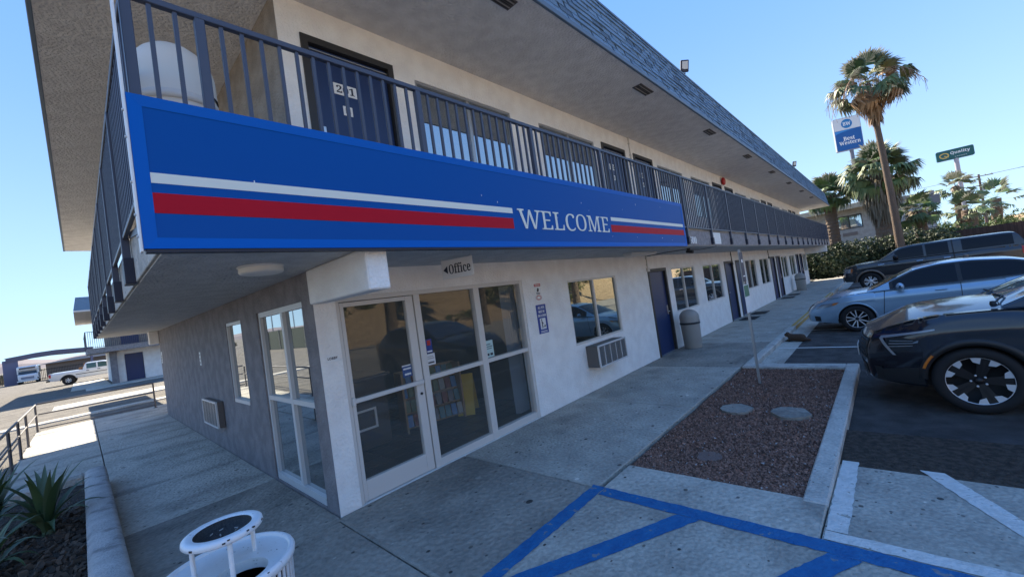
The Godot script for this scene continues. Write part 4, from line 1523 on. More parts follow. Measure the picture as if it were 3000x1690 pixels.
func build_parking_sign() -> void:
	var t := thing("parking_sign", "leaning galvanised post with narrow reserved parking plates in the gravel bed", "sign post", Vector3(5.73, -0.04, 2.48))
	t.rotation = Vector3(0.0, 0.0, 0.0)
	var p := MB.new()
	p.cbox(Vector3(-0.022, 0.0, -0.018), Vector3(0.022, 2.18, -0.010), 0.002)
	p.box(Vector3(-0.024, 0.0, -0.010), Vector3(-0.014, 2.18, 0.014))
	p.box(Vector3(0.014, 0.0, -0.010), Vector3(0.024, 2.18, 0.014))
	obj("post", p, M.alu_mill, t)
	var a := MB.new()
	a.cbox(Vector3(-0.085, 1.66, 0.015), Vector3(0.085, 2.14, 0.019), 0.002)
	obj("upper_plate", a, plain(0.008, 0.016, 0.05, 0.5), t)
	var sy := MB.new()
	sy.box(Vector3(-0.04, 1.97, 0.019), Vector3(0.04, 2.02, 0.0205))
	sy.box(Vector3(-0.06, 1.74, 0.019), Vector3(0.06, 1.76, 0.0205))
	obj("symbol", sy, M.white, t)
	var b := MB.new()
	b.cbox(Vector3(-0.15, 1.16, 0.015), Vector3(0.15, 1.61, 0.019), 0.002)
	obj("lower_plate", b, M.white, t)
	var c := MB.new()
	c.box(Vector3(-0.14, 1.42, 0.019), Vector3(0.14, 1.60, 0.0205))
	obj("green_panel", c, plain(0.01, 0.16, 0.09, 0.4), t)

# ---------------------------------------------------------------- the cat by the kerb: one smooth skin over a few capsules
func capsule(p: Vector3, a: Vector3, b: Vector3, ra: float, rb: float) -> float:
	var d := b - a
	var l := maxf(d.length_squared(), 1e-9)
	var h := clampf((p - a).dot(d) / l, 0.0, 1.0)
	return (p - a - d * h).length() - lerpf(ra, rb, h)

func skin(bones: Array, cell: float, k: float) -> MB:
	var lo := Vector3(1e9, 1e9, 1e9)
	var hi := -lo
	for q in bones:
		for e in [[q[0], q[2]], [q[1], q[3]]]:
			var r: float = e[1] + cell * 3
			lo = lo.min(e[0] - Vector3(r, r, r))
			hi = hi.max(e[0] + Vector3(r, r, r))
	var n := Vector3i(((hi - lo) / cell).ceil())
	var f := PackedFloat32Array()
	f.resize((n.x + 1) * (n.y + 1) * (n.z + 1))
	var id := func(i: int, j: int, l: int) -> int: return (l * (n.y + 1) + j) * (n.x + 1) + i
	for l in n.z + 1:
		for j in n.y + 1:
			for i in n.x + 1:
				var p := lo + Vector3(i, j, l) * cell
				var v := 1e9
				for q in bones:
					var d := capsule(p, q[0], q[1], q[2], q[3])
					var h := clampf(0.5 + 0.5 * (d - v) / k, 0.0, 1.0)
					v = lerpf(d, v, h) - k * h * (1.0 - h)
				f[id.call(i, j, l)] = v
	var vert := {}
	for l in n.z:
		for j in n.y:
			for i in n.x:
				var sum := Vector3.ZERO
				var cnt := 0
				for e in [[0, 0, 0, 1, 0, 0], [0, 1, 0, 1, 1, 0], [0, 0, 1, 1, 0, 1], [0, 1, 1, 1, 1, 1], [0, 0, 0, 0, 1, 0], [1, 0, 0, 1, 1, 0], [0, 0, 1, 0, 1, 1], [1, 0, 1, 1, 1, 1], [0, 0, 0, 0, 0, 1], [1, 0, 0, 1, 0, 1], [0, 1, 0, 0, 1, 1], [1, 1, 0, 1, 1, 1]]:
					var a: float = f[id.call(i + e[0], j + e[1], l + e[2])]
					var b: float = f[id.call(i + e[3], j + e[4], l + e[5])]
					if (a < 0.0) != (b < 0.0):
						var w := a / (a - b)
						sum += Vector3(i, j, l) + Vector3(e[0], e[1], e[2]).lerp(Vector3(e[3], e[4], e[5]), w)
						cnt += 1
				if cnt:
					vert[Vector3i(i, j, l)] = lo + sum / cnt * cell
	var m := MB.new()
	m.smooth(true)
	for l in range(1, n.z):
		for j in range(1, n.y):
			for i in range(1, n.x):
				var c0: bool = f[id.call(i, j, l)] < 0.0
				for ax in 3:
					var o := Vector3i(1 if ax == 0 else 0, 1 if ax == 1 else 0, 1 if ax == 2 else 0)
					var c1: bool = f[id.call(i + o.x, j + o.y, l + o.z)] < 0.0
					if c0 == c1:
						continue
					var u := Vector3i(o.z, o.x, o.y)
					var w := Vector3i(o.y, o.z, o.x)
					var q := Vector3i(i, j, l)
					var ks := [q, q - u, q - u - w, q - w]
					if not ks.all(func(x): return vert.has(x)):
						continue
					if c0:
						m.quad(vert[ks[3]], vert[ks[2]], vert[ks[1]], vert[ks[0]])
					else:
						m.quad(vert[ks[0]], vert[ks[1]], vert[ks[2]], vert[ks[3]])
	return m

func build_cat() -> void:
	var t := thing("cat", "brown cat lying curled on the pavement against the kerb", "cat", Vector3(10.1, -0.105, 2.36), 1.35)
	var bones := [
		[Vector3(-0.13, 0.085, 0.0), Vector3(0.08, 0.095, 0.01), 0.092, 0.080],
		[Vector3(-0.14, 0.06, 0.05), Vector3(-0.04, 0.04, 0.10), 0.062, 0.03],
		[Vector3(-0.04, 0.025, 0.10), Vector3(0.06, 0.018, 0.11), 0.02, 0.016],
		[Vector3(0.08, 0.10, 0.01), Vector3(0.165, 0.15, 0.03), 0.062, 0.045],
		[Vector3(0.165, 0.155, 0.03), Vector3(0.20, 0.15, 0.04), 0.048, 0.042],
		[Vector3(0.22, 0.142, 0.045), Vector3(0.235, 0.138, 0.05), 0.026, 0.018],
		[Vector3(0.17, 0.195, 0.06), Vector3(0.172, 0.222, 0.066), 0.018, 0.005],
		[Vector3(0.175, 0.195, 0.005), Vector3(0.178, 0.222, 0.0), 0.018, 0.005],
		[Vector3(0.09, 0.07, 0.05), Vector3(0.12, 0.022, 0.07), 0.035, 0.02],
		[Vector3(0.12, 0.02, 0.07), Vector3(0.21, 0.016, 0.075), 0.019, 0.018],
		[Vector3(0.09, 0.07, -0.03), Vector3(0.13, 0.022, -0.04), 0.035, 0.02],
		[Vector3(0.13, 0.02, -0.04), Vector3(0.21, 0.016, -0.03), 0.019, 0.018],
		[Vector3(-0.20, 0.05, 0.0), Vector3(-0.27, 0.025, 0.06), 0.026, 0.02],
		[Vector3(-0.27, 0.025, 0.06), Vector3(-0.20, 0.02, 0.15), 0.02, 0.017],
		[Vector3(-0.20, 0.02, 0.15), Vector3(-0.10, 0.02, 0.17), 0.017, 0.012],
	]
	obj("body", skin(bones, 0.012, 0.03), rough_mat(lin(0.035, 0.022, 0.015), lin(0.15, 0.085, 0.05), 0.3, 0.2, 8.0, 0.95, 81, 0.06, 0.3), t)
	var e := MB.new()
	for z in [0.022, 0.066]:
		e.lathe([Vector2(0.0, -0.006), Vector2(0.006, 0.0), Vector2(0.0, 0.006)], 8, Vector3(0.236, 0.168, z))
	e.lathe([Vector2(0.0, -0.005), Vector2(0.006, 0.0), Vector2(0.0, 0.005)], 8, Vector3(0.252, 0.140, 0.055))
	obj("face_features", e, M.black, t)

# ---------------------------------------------------------------- vehicles
# Local axes: the nose is at z = 0 and the tail at z = length; x runs across, y up from the ground.
class Car:
	var length := 4.6
	var hw := 0.92            # half width
	var nose_r := 0.9         # how far back the rounding in plan goes
	var nose_c := 0.30
	var tail_c := 0.18
	var sill := 0.24
	var belt: Array = []      # [z, y] of the upper edge of the side
	var crown := 0.04         # height of the bonnet over that edge
	var roof: Array = []      # [z, y] of the middle of windscreen, roof, rear screen
	var glass_in := 0.05      # greenhouse inset at the belt
	var tumble := 0.30        # inset per metre of height
	var lean_top := 0.22      # how far the upper edge of the nose lies back
	var lean_low := 0.05
	var nose_mid := 0.5
	var wheels: Array = [0.9, 3.65]
	var wheel_r := 0.37
	var arch_r := 0.43
	var bulge := 0.06

	func line(p: Array, z: float) -> float:
		if z <= p[0][0]:
			return p[0][1]
		for i in p.size() - 1:
			if z <= p[i + 1][0]:
				return lerpf(p[i][1], p[i + 1][1], (z - p[i][0]) / (p[i + 1][0] - p[i][0]))
		return p[-1][1]
	func soft(p: Array, z: float, w := 0.07) -> float:
		return (line(p, z - w) + 2.0 * line(p, z - w * 0.4) + 2.0 * line(p, z + w * 0.4) + line(p, z + w)) / 6.0
	func top(z: float) -> float:
		var s := 0.0
		var w := 0.0
		var span := clampf(z + 0.06, 0.06, 0.30)
		for k in range(-4, 5):
			var g := exp(-0.12 * k * k)
			s += g * line(belt, z + span * k / 4.0)
			w += g
		return s / w
	func plan(z: float) -> float:
		var k := 1.0
		if z < nose_r:
			k -= nose_c * pow(1.0 - z / nose_r, 2.3)
		if z > length - 0.7:
			k -= tail_c * pow((z - length + 0.7) / 0.7, 2.3)
		return hw * k
	func lean(y: float, z: float) -> float:
		var f := pow(clampf(1.0 - z / 1.0, 0.0, 1.0), 2.0)
		var s := lean_top * pow(clampf((y - nose_mid) / (belt[0][1] - nose_mid + 0.05), 0.0, 1.2), 2.0) if y > nose_mid else lean_low * pow((nose_mid - y) / nose_mid, 2.0)
		return s * f
	func width(z: float, y: float) -> float:
		var t := (y - sill) / maxf(top(z) - sill, 0.1)
		var b := 1.0 - bulge * pow(absf(t - 0.55) / 0.55, 2.2)
		# a crease below the shoulder
		b += 0.012 * exp(-pow((t - 0.78) / 0.07, 2.0))
		return plan(z) * b
	func side(z: float, y: float, off := 0.0, s := -1.0) -> Vector3:
		return Vector3(s * (width(z, y) + off), y, z + lean(y, z) - off * (0.8 if z < 0.35 else 0.0))
	func low(z: float) -> float:
		var y := sill + 0.10 * pow(clampf(1.0 - z / 0.8, 0.0, 1.0), 2.0) * 0.6
		for w in wheels:
			var d: float = absf(z - w)
			if d < arch_r:
				y = maxf(y, wheel_r + sqrt(arch_r * arch_r - d * d) * 1.0)
		return minf(y, top(z) - 0.05)
	func stations() -> Array:
		var z := []
		for i in 13:
			z.append(0.30 * i / 12.0)
		var x := 0.34
		while x < length:
			z.append(x)
			x += 0.05
		for w in wheels:
			for e in [-arch_r - 0.001, -arch_r + 0.001, arch_r - 0.001, arch_r + 0.001, -arch_r * 0.97, arch_r * 0.97, -arch_r * 0.9, arch_r * 0.9]:
				z.append(w + e)
		z.append(length)
		z.sort()
		return z
	func hood_y(z: float, u: float) -> float:
		var k := crown * smoothstep(0.0, 0.45, z) * smoothstep(0.0, 0.3, length - z)
		return top(z) + k * (1.0 - u * u)
	func body() -> MB:
		var m := MB.new()
		var zs := stations()
		for s in [-1.0, 1.0]:
			var rows := []
			for z in zs:
				var r := []
				var a := low(z)
				var b := top(z)
				for j in 13:
					var t := j / 12.0
					var y := lerpf(a, b, t)
					var p := side(z, y, 0.0, s)
					if j >= 11:   # rounded shoulder
						p.x *= [0.985, 0.955][j - 11]
						if j == 12: p.y += 0.0
					r.append(p)
				rows.append(r)
			m.grid(rows, s > 0)
		var rows := []
		for z in zs:
			var r := []
			var w: float = width(z, top(z)) * 0.955
			for i in 33:
				var u := -1.0 + i / 16.0
				var y := hood_y(z, u)
				r.append(Vector3(u * w, y, z + lean(top(z), z) - (0.10 * (1.0 - u * u) * pow(clampf(1.0 - z / 0.9, 0.0, 1.0), 3.0) if z < 1.0 else -0.06 * (1.0 - u * u) * pow(clampf((z - length + 0.3) / 0.3, 0.0, 1.0), 2.0))))
			rows.append(r)
		m.grid(rows, true)
		# front and rear caps
		for e in [0.0, length]:
			var rr := []
			for j in 13:
				var y := lerpf(low(e), top(e), j / 12.0)
				var r := []
				for i in 13:
					r.append(cap(e, -1.0 + i / 6.0, y))
				rr.append(r)
			m.grid(rr, e > 0.1)
		return m
	func cap(e: float, u: float, y: float, off := 0.0) -> Vector3:
		var w := width(e, y) * (0.955 if y > top(e) - 0.01 else 1.0)
		var b := (0.10 if e < 0.1 else -0.06) * (1.0 - u * u)
		return Vector3(u * w, y, e + lean(y, e) - b - (off if e < 0.1 else -off))
	func roof_y(z: float) -> float:
		return soft(roof, z, 0.09)
	func belt_half(z: float) -> float:
		return width(z, top(z)) * 0.955 - glass_in
	func green(z: float, y: float) -> float:
		var h := y - top(z)
		return belt_half(z) - tumble * h - 0.12 * h * h
	func cabin() -> MB:
		var m := MB.new()
		var z0: float = roof[0][0]
		var z1: float = roof[-1][0]
		var rows := []
		var n := 56
		for k in n + 1:
			var z := lerpf(z0, z1, float(k) / n)
			var yr := roof_y(z) - 0.045
			var yb := top(z) - 0.02
			yr = maxf(yr, yb + 0.002)
			var r := []
			for j in 8:
				var y := lerpf(yb, yr, j / 7.0)
				r.append(Vector3(-green(z, y), y, z))
			var xe := green(z, yr)
			for i in range(1, 14):
				var u := -1.0 + 2.0 * i / 14.0
				r.append(Vector3(u * xe, yr + 0.045 * (1.0 - pow(absf(u), 2.6)), z))
			for j in 8:
				var y := lerpf(yr, yb, j / 7.0)
				r.append(Vector3(green(z, y), y, z))
			rows.append(r)
		m.grid(rows, true)
		return m
	func window(z0: float, z1: float, dy0: float, dy1: float, s: float, off := 0.004) -> MB:
		var m := MB.new()
		var rows := []
		for k in 25:
			var z := lerpf(z0, z1, k / 24.0)
			var a := top(z) + dy0
			var b := maxf(roof_y(z) - 0.045 - dy1, a + 0.0015)
			var r := []
			for j in 7:
				var y := lerpf(a, b, j / 6.0)
				r.append(Vector3(s * (green(z, y) + off), y, z))
			rows.append(r)
		m.grid(rows, s > 0)
		return m
	func screen(z0: float, z1: float, inset: float, off := 0.006) -> MB:
		var m := MB.new()
		var rows := []
		for k in 17:
			var z := lerpf(z0, z1, k / 16.0)
			var yr := roof_y(z) - 0.045
			var xe := green(z, yr) - inset
			var r := []
			for i in 15:
				var u := -1.0 + i / 7.0
				var uu := u * xe / green(z, yr)
				r.append(Vector3(u * xe, yr + 0.045 * (1.0 - pow(absf(uu), 2.6)) + off, z))
			rows.append(r)
		m.grid(rows, true)
		return m
	# four corners in z and y laid over the side: front low, rear low, rear high, front high
	func patch(c: Array, off := 0.005, s := -1.0, n := 8) -> MB:
		var m := MB.new()
		var rows := []
		for i in n + 1:
			var r := []
			for j in n + 1:
				var lo: Vector2 = c[0].lerp(c[1], float(i) / n)
				var hi: Vector2 = c[3].lerp(c[2], float(i) / n)
				var q := lo.lerp(hi, float(j) / n)
				r.append(side(q.x, q.y, off, s))
			rows.append(r)
		m.grid(rows, s > 0)
		return m
	func ring(w: float, r0: float, r1: float, a0: float, a1: float, off: float, s := -1.0) -> MB:
		var m := MB.new()
		var rows := []
		for i in 33:
			var a := lerpf(a0, a1, i / 32.0)
			var r := []
			for q in [[r0, -0.03], [r0, off], [lerpf(r0, r1, 0.5), off * 1.4], [r1, off], [r1, -0.01]]:
				var z: float = w - cos(a) * q[0]
				var y: float = wheel_r + sin(a) * q[0]
				r.append(side(z, y, q[1], s))
			rows.append(r)
		m.grid(rows, s > 0)
		return m
	# a rectangle of the nose given in u (-1..1) and y
	func front(u0: float, u1: float, y0: float, y1: float, off := 0.006) -> MB:
		var m := MB.new()
		var rows := []
		for j in 7:
			var r := []
			for i in 11:
				r.append(cap(0.0, lerpf(u0, u1, i / 10.0), lerpf(y0, y1, j / 6.0), off))
			rows.append(r)
		m.grid(rows)
		return m
	func underside() -> MB:
		var m := MB.new()
		m.box(Vector3(-hw + 0.30, sill - 0.02, 0.25), Vector3(hw - 0.30, sill + 0.45, length - 0.25))
		var a: float = wheels[0]
		var b: float = wheels[1]
		m.box(Vector3(-hw + 0.10, sill - 0.01, a + arch_r + 0.02), Vector3(hw - 0.10, sill + 0.12, b - arch_r - 0.02))
		return m

func paint(r: float, g: float, b: float, metal := 0.35, rough := 0.28) -> StandardMaterial3D:
	var m := plain(r, g, b, rough, metal)
	m.clearcoat_enabled = true
	m.clearcoat = 1.0
	m.clearcoat_roughness = 0.09
	return m

func add_wheel(parent: Node3D, x: float, y: float, z: float, r: float, rim_r: float, w: float, style: String, out: float) -> void:
	# out: -1 towards -x
	var b := Basis(Vector3(0, out, 0), Vector3(-1, 0, 0) * -out, Vector3(0, 0, 1))
	b = Basis.from_euler(Vector3(0, 0, PI / 2 if out < 0 else -PI / 2))   # local y points outwards
	var t := MB.new()
	var h := w / 2
	var prof := [Vector2(rim_r - 0.01, -h * 0.8), Vector2(rim_r + 0.01, -h), Vector2(r - 0.03, -h), Vector2(r - 0.005, -h * 0.75), Vector2(r, -h * 0.45), Vector2(r, h * 0.45), Vector2(r - 0.005, h * 0.75), Vector2(r - 0.03, h), Vector2(rim_r + 0.012, h), Vector2(rim_r, h * 0.92), Vector2(rim_r - 0.012, h * 0.8)]
	t.lathe(prof, 44, Vector3.ZERO, b)
	var tyre := obj("wheel", t, M.rubber, parent, Vector3(x, y, z))
	var d := MB.new()
	d.lathe([Vector2(rim_r, h * 0.80), Vector2(rim_r - 0.012, h * 0.74), Vector2(rim_r - 0.02, 0.0), Vector2(0.0, 0.0)], 40, Vector3.ZERO, b)
	obj("barrel", d, M.black, tyre)
	var dk := plain(0.02, 0.02, 0.022, 0.35, 0.4)
	var br := plain(0.60, 0.61, 0.63, 0.35, 0.35)
	var f := MB.new()
	var g := MB.new()
	var bits := []
	var P := func(rad: float, a: float, dep: float) -> Vector3: return b * Vector3(cos(a) * rad, dep, sin(a) * rad)
	if style == "blades":
		# five broad dark spokes with bright wedges at the rim
		for k in 5:
			var a := TAU * k / 5.0 + 0.3
			f.quad(P.call(0.05, a - 0.7, h * 0.62), P.call(rim_r * 0.62, a - 0.30, h * 0.70), P.call(rim_r * 0.62, a + 0.30, h * 0.70), P.call(0.05, a + 0.7, h * 0.62))
			f.quad(P.call(rim_r * 0.60, a - 0.30, h * 0.70), P.call(rim_r * 0.98, a - 0.36, h * 0.78), P.call(rim_r * 0.98, a + 0.36, h * 0.78), P.call(rim_r * 0.60, a + 0.30, h * 0.70))
			for e in [-1.0, 1.0]:
				var wg := MB.new()
				bits.append(wg)
				wg.quad(P.call(rim_r * 0.70, a + e * 0.17, h * 0.755), P.call(rim_r * 0.985, a + e * 0.14, h * 0.80), P.call(rim_r * 0.985, a + e * 0.47, h * 0.80), P.call(rim_r * 0.78, a + e * 0.42, h * 0.77))
			f.quad(P.call(rim_r * 0.3, a - 0.07, h * 0.72), P.call(rim_r * 0.9, a - 0.05, h * 0.77), P.call(rim_r * 0.9, a + 0.05, h * 0.77), P.call(rim_r * 0.3, a + 0.07, h * 0.72))
		for k in 5:
			var a := TAU * k / 5.0 + 0.9
			g.lathe([Vector2(0.011, 0.0), Vector2(0.011, 0.012), Vector2(0.0, 0.013)], 8, P.call(0.062, a, h * 0.66), b)
	elif style == "ten":
		for k in 10:
			var a := TAU * k / 10.0 + (0.07 if k % 2 else -0.07)
			g.quad(P.call(0.03, a - 0.35, h * 0.72), P.call(rim_r * 0.98, a - 0.055, h * 0.80), P.call(rim_r * 0.98, a + 0.055, h * 0.80), P.call(0.03, a + 0.35, h * 0.72))
			f.quad(P.call(0.03, a + 0.35, h * 0.715), P.call(rim_r * 0.98, a + 0.055, h * 0.79), P.call(rim_r * 0.98, a + 0.055, h * 0.5), P.call(0.03, a + 0.35, h * 0.4))
	else:
		for k in 6:
			var a := TAU * k / 6.0
			g.quad(P.call(0.05, a - 0.5, h * 0.74), P.call(rim_r * 0.97, a - 0.29, h * 0.80), P.call(rim_r * 0.97, a + 0.29, h * 0.80), P.call(0.05, a + 0.5, h * 0.74))
			f.quad(P.call(rim_r * 0.55, a - 0.04, h * 0.79), P.call(rim_r * 0.9, a - 0.07, h * 0.81), P.call(rim_r * 0.9, a + 0.07, h * 0.81), P.call(rim_r * 0.5, a + 0.06, h * 0.79))
		g.lathe([Vector2(0.09, h * 0.78), Vector2(0.08, h * 0.84), Vector2(0.0, h * 0.86)], 20, Vector3.ZERO, b)
	var rimb := MB.new()
	rimb.lathe([Vector2(rim_r + 0.004, h * 0.90), Vector2(rim_r - 0.004, h * 0.86), Vector2(rim_r - 0.014, h * 0.80)], 44, Vector3.ZERO, b)
	if style != "blades":
		obj("rim_spokes", g, br, tyre)
	else:
		obj("wheel_nuts", g, br, tyre)
	for wg in bits:
		obj("rim_wedge", wg, br, tyre)
	obj("rim_edge", rimb, br, tyre)
	obj("spoke", f, dk, tyre)
	var cp := MB.new()
	cp.lathe([Vector2(0.04, h * 0.60), Vector2(0.036, h * 0.80), Vector2(0.0, h * 0.82)], 20, Vector3.ZERO, b)
	obj("hub_cap", cp, dk if style != "six" else br, tyre)

func car_mirror(t: Node3D, at: Vector3, s: float, body: Material, k := 1.0) -> void:
	var m := MB.new()
	var rows := []
	for i in 9:
		var f := i / 8.0
		var r := []
		for j in 13:
			var a := TAU * j / 12.0
			var q := sin(PI * clampf(f * 0.94 + 0.03, 0.0, 1.0))
			r.append(Vector3(s * (0.06 + f * 0.20) * k, cos(a) * 0.085 * k * pow(q, 0.5), sin(a) * 0.075 * k * pow(q, 0.5)))
		rows.append(r)
	m.grid(rows, s > 0)
	m.chbox(Vector3(s * 0.04, -0.05, 0.0), Vector3(0.06, 0.02, 0.035), Basis.IDENTITY, 0.01)
	obj("mirror", m, body, t, at)

func door_line(c: Car, z0: float, z1: float, y0: float, y1: float, s: float) -> MB:
	return c.patch([Vector2(z0, y0), Vector2(z0 + 0.012, y0), Vector2(z1 + 0.012, y1), Vector2(z1, y1)], 0.002, s, 14)

func build_cars() -> void:
	var dark_glass := plain(0.006, 0.008, 0.013, 0.02)
	dark_glass.metallic_specular = 0.35
	var screen_glass := mirror(0.30, 0.36, 0.40, 0.55, 0.02)
	var trim := plain(0.013, 0.014, 0.016, 0.5)
	var lamp_clear := plain(0.32, 0.35, 0.38, 0.08, 0.5)
	var chrome := plain(0.7, 0.7, 0.72, 0.08, 1.0)
	var amber := plain(0.55, 0.16, 0.02, 0.3)

	# ------ dark crossover
	var c := Car.new()
	c.length = 4.66; c.hw = 0.93; c.nose_r = 0.75; c.nose_c = 0.24; c.sill = 0.27
	for i in 31:
		var z := i * 0.1
		c.belt.append([z, 0.915 + 0.20 * (1.0 - exp(-z / 0.30)) + 0.02 * z])
	c.belt.append_array([[3.4, 1.17], [4.66, 1.16]])
	c.crown = 0.075
	c.roof = [[1.02, 1.13], [1.12, 1.17], [2.0, 1.60], [2.5, 1.665], [3.4, 1.63], [3.9, 1.56], [4.45, 1.15]]
	c.lean_top = 0.13; c.lean_low = 0.12; c.nose_mid = 0.62
	c.wheels = [0.895, 3.65]; c.wheel_r = 0.368; c.arch_r = 0.415
	var t := thing("parked_crossover", "dark metallic crossover with bright five spoke wheels nearest the camera", "car", Vector3(5.93, -0.112, 3.875), 0.0, "cars parked nose to the walk")
	var pk := paint(0.009, 0.013, 0.022, 0.5, 0.25)
	obj("body", c.body(), pk, t)
	obj("cabin", c.cabin(), pk, t)
	obj("underside", c.underside(), M.black, t)
	for s in [-1.0, 1.0]:
		obj("window", c.window(1.50, 2.62, 0.03, 0.05, s), dark_glass, t)
		obj("window", c.window(2.68, 3.75, 0.03, 0.05, s), dark_glass, t)
		for w in c.wheels:
			obj("arch_trim", c.ring(w, c.arch_r - 0.02, c.arch_r + 0.055, 0.02, PI - 0.02, 0.012, s), trim, t)
			add_wheel(t, s * 0.815, 0.368, w, 0.368, 0.268, 0.225, "blades", s)
		obj("sill_trim", c.patch([Vector2(1.30, 0.275), Vector2(3.25, 0.275), Vector2(3.25, 0.40), Vector2(1.30, 0.40)], 0.010, s), trim, t)
		var hl := obj("headlight", c.patch([Vector2(0.20, 0.68), Vector2(0.36, 0.71), Vector2(0.47, 0.83), Vector2(0.14, 0.90)], 0.007, s), plain(0.03, 0.035, 0.04, 0.05, 0.3), t)
		var drl := c.patch([Vector2(0.245, 0.655), Vector2(0.275, 0.655), Vector2(0.125, 0.86), Vector2(0.09, 0.86)], 0.012, s)
		obj("daytime_light", drl, plain(0.30, 0.32, 0.34, 0.25, 0.4), hl)
		obj("daytime_light", c.patch([Vector2(0.10, 0.85), Vector2(0.60, 0.945), Vector2(0.60, 0.962), Vector2(0.10, 0.885)], 0.012, s), plain(0.30, 0.32, 0.34, 0.25, 0.4), hl)
		for i in 3:
			obj("lamp_fin", c.patch([Vector2(0.20, 0.82 - i * 0.035), Vector2(0.41, 0.825 - i * 0.03), Vector2(0.41, 0.833 - i * 0.03), Vector2(0.20, 0.83 - i * 0.035)], 0.010, s), lamp_clear, hl)
		obj("turn_light", c.patch([Vector2(0.405, 0.795), Vector2(0.455, 0.805), Vector2(0.46, 0.835), Vector2(0.415, 0.81)], 0.011, s), lamp_clear, hl)
		obj("side_marker", c.ring(0.895, c.arch_r + 0.01, c.arch_r + 0.035, 0.32, 0.72, 0.021, s), amber, t)
		obj("bumper_trim", c.patch([Vector2(0.03, 0.33), Vector2(0.47, 0.30), Vector2(0.47, 0.52), Vector2(0.08, 0.47)], 0.006, s), trim, t)
		obj("air_curtain", c.patch([Vector2(0.06, 0.37), Vector2(0.13, 0.36), Vector2(0.12, 0.50), Vector2(0.05, 0.50)], 0.010, s), M.black, t)
		obj("door_line", door_line(c, 1.36, 1.30, 0.42, 1.11, s), M.black, t)
		obj("door_line", door_line(c, 2.62, 2.62, 0.42, 1.15, s), M.black, t)
		car_mirror(t, Vector3(s * 0.86, 1.17, 1.62), s, pk, 1.05)
	var gr := obj("grille", c.front(-0.97, 0.97, 0.58, 0.84), M.black, t)
	var gm := MB.new()
	for j in 5:
		for i in 12:
			var u := -0.92 + 0.167 * i + (0.08 if j % 2 else 0.0)
			var y := 0.605 + j * 0.05
			gm.bar(c.cap(0, u, y, 0.008), c.cap(0, u + 0.07, y + 0.022, 0.012), 0.010, 0.010)
			gm.bar(c.cap(0, u + 0.07, y + 0.022, 0.012), c.cap(0, u + 0.14, y, 0.008), 0.010, 0.010)
	obj("grille_mesh", gm, trim, gr)
	obj("lower_intake", c.front(-0.8, 0.8, 0.34, 0.50), M.black, t)
	var pl := MB.new()
	pl.chbox(c.cap(0, 0, 0.60, 0.02), Vector3(0.155, 0.078, 0.006), Basis.IDENTITY, 0.004)
	obj("number_plate", pl, M.white, t)
	obj("skid_plate", c.front(-0.55, 0.55, 0.275, 0.325, 0.02), M.alu_mill, t)
	obj("windscreen", c.screen(1.17, 1.98, 0.05), screen_glass, t)
	obj("cowl", c.screen(1.09, 1.165, 0.12, 0.004), M.black, t)
	var wp := MB.new()
	for x in [-0.62, 0.02]:
		wp.path([Vector3(x, 1.19, 1.14), Vector3(x + 0.18, 1.235, 1.22), Vector3(x + 0.55, 1.225, 1.20)], 0.010, 6)
		wp.lathe([Vector2(0.03, 0.0), Vector2(0.022, 0.035), Vector2(0.0, 0.04)], 10, Vector3(x, 1.165, 1.12))
	obj("wiper", wp, M.black, t)

	# ------ light blue saloon
	c = Car.new()
	c.length = 4.81; c.hw = 0.91; c.nose_r = 1.0; c.nose_c = 0.30; c.sill = 0.23
	c.belt = [[0.0, 0.72], [0.15, 0.80], [0.40, 0.865], [1.0, 0.925], [1.55, 0.955], [3.6, 1.02], [4.2, 1.05], [4.81, 1.03]]
	c.crown = 0.06
	c.roof = [[1.12, 0.965], [1.25, 1.0], [2.05, 1.39], [2.45, 1.46], [2.95, 1.465], [3.5, 1.40], [3.8, 1.30], [4.35, 1.06]]
	c.lean_top = 0.26; c.lean_low = 0.06; c.nose_mid = 0.46; c.tumble = 0.34
	c.wheels = [0.94, 3.715]; c.wheel_r = 0.325; c.arch_r = 0.375
	t = thing("parked_saloon", "light blue four door saloon between the dark crossover and the pickup", "car", Vector3(12.15, -0.125, 2.55), 0.0, "cars parked nose to the walk")
	var pb := paint(0.27, 0.405, 0.53, 0.35, 0.30)
	obj("body", c.body(), pb, t)
	obj("cabin", c.cabin(), pb, t)
	obj("underside", c.underside(), M.black, t)
	for s in [-1.0, 1.0]:
		obj("window", c.window(1.66, 2.70, 0.025, 0.035, s), dark_glass, t)
		obj("window", c.window(2.77, 3.86, 0.025, 0.035, s), dark_glass, t)
		for w in c.wheels:
			add_wheel(t, s * 0.80, 0.325, w, 0.325, 0.222, 0.21, "ten", s)
			obj("arch_lip", c.ring(w, c.arch_r - 0.015, c.arch_r + 0.02, 0.02, PI - 0.02, 0.006, s), pb, t)
		var hl := obj("headlight", c.patch([Vector2(0.10, 0.60), Vector2(0.50, 0.68), Vector2(0.62, 0.76), Vector2(0.14, 0.72)], 0.006, s), lamp_clear, t)
		obj("turn_light", c.patch([Vector2(0.44, 0.68), Vector2(0.54, 0.70), Vector2(0.60, 0.752), Vector2(0.47, 0.745)], 0.010, s), amber, hl)
		obj("fog_light_recess", c.patch([Vector2(0.10, 0.30), Vector2(0.22, 0.29), Vector2(0.22, 0.41), Vector2(0.09, 0.43)], 0.005, s), M.black, t)
		obj("door_line", door_line(c, 1.42, 1.50, 0.30, 0.95, s), M.black, t)
		obj("door_line", door_line(c, 2.70, 2.72, 0.30, 0.99, s), M.black, t)
		obj("door_line", door_line(c, 3.55, 3.75, 0.62, 1.02, s), M.black, t)
		for z in [2.42, 3.46]:
			var h := MB.new()
			var hp := c.side(z, 0.87, 0.02, s)
			h.chbox(hp, Vector3(0.012, 0.014, 0.095), Basis.IDENTITY, 0.01)
			obj("door_handle", h, pb, t)
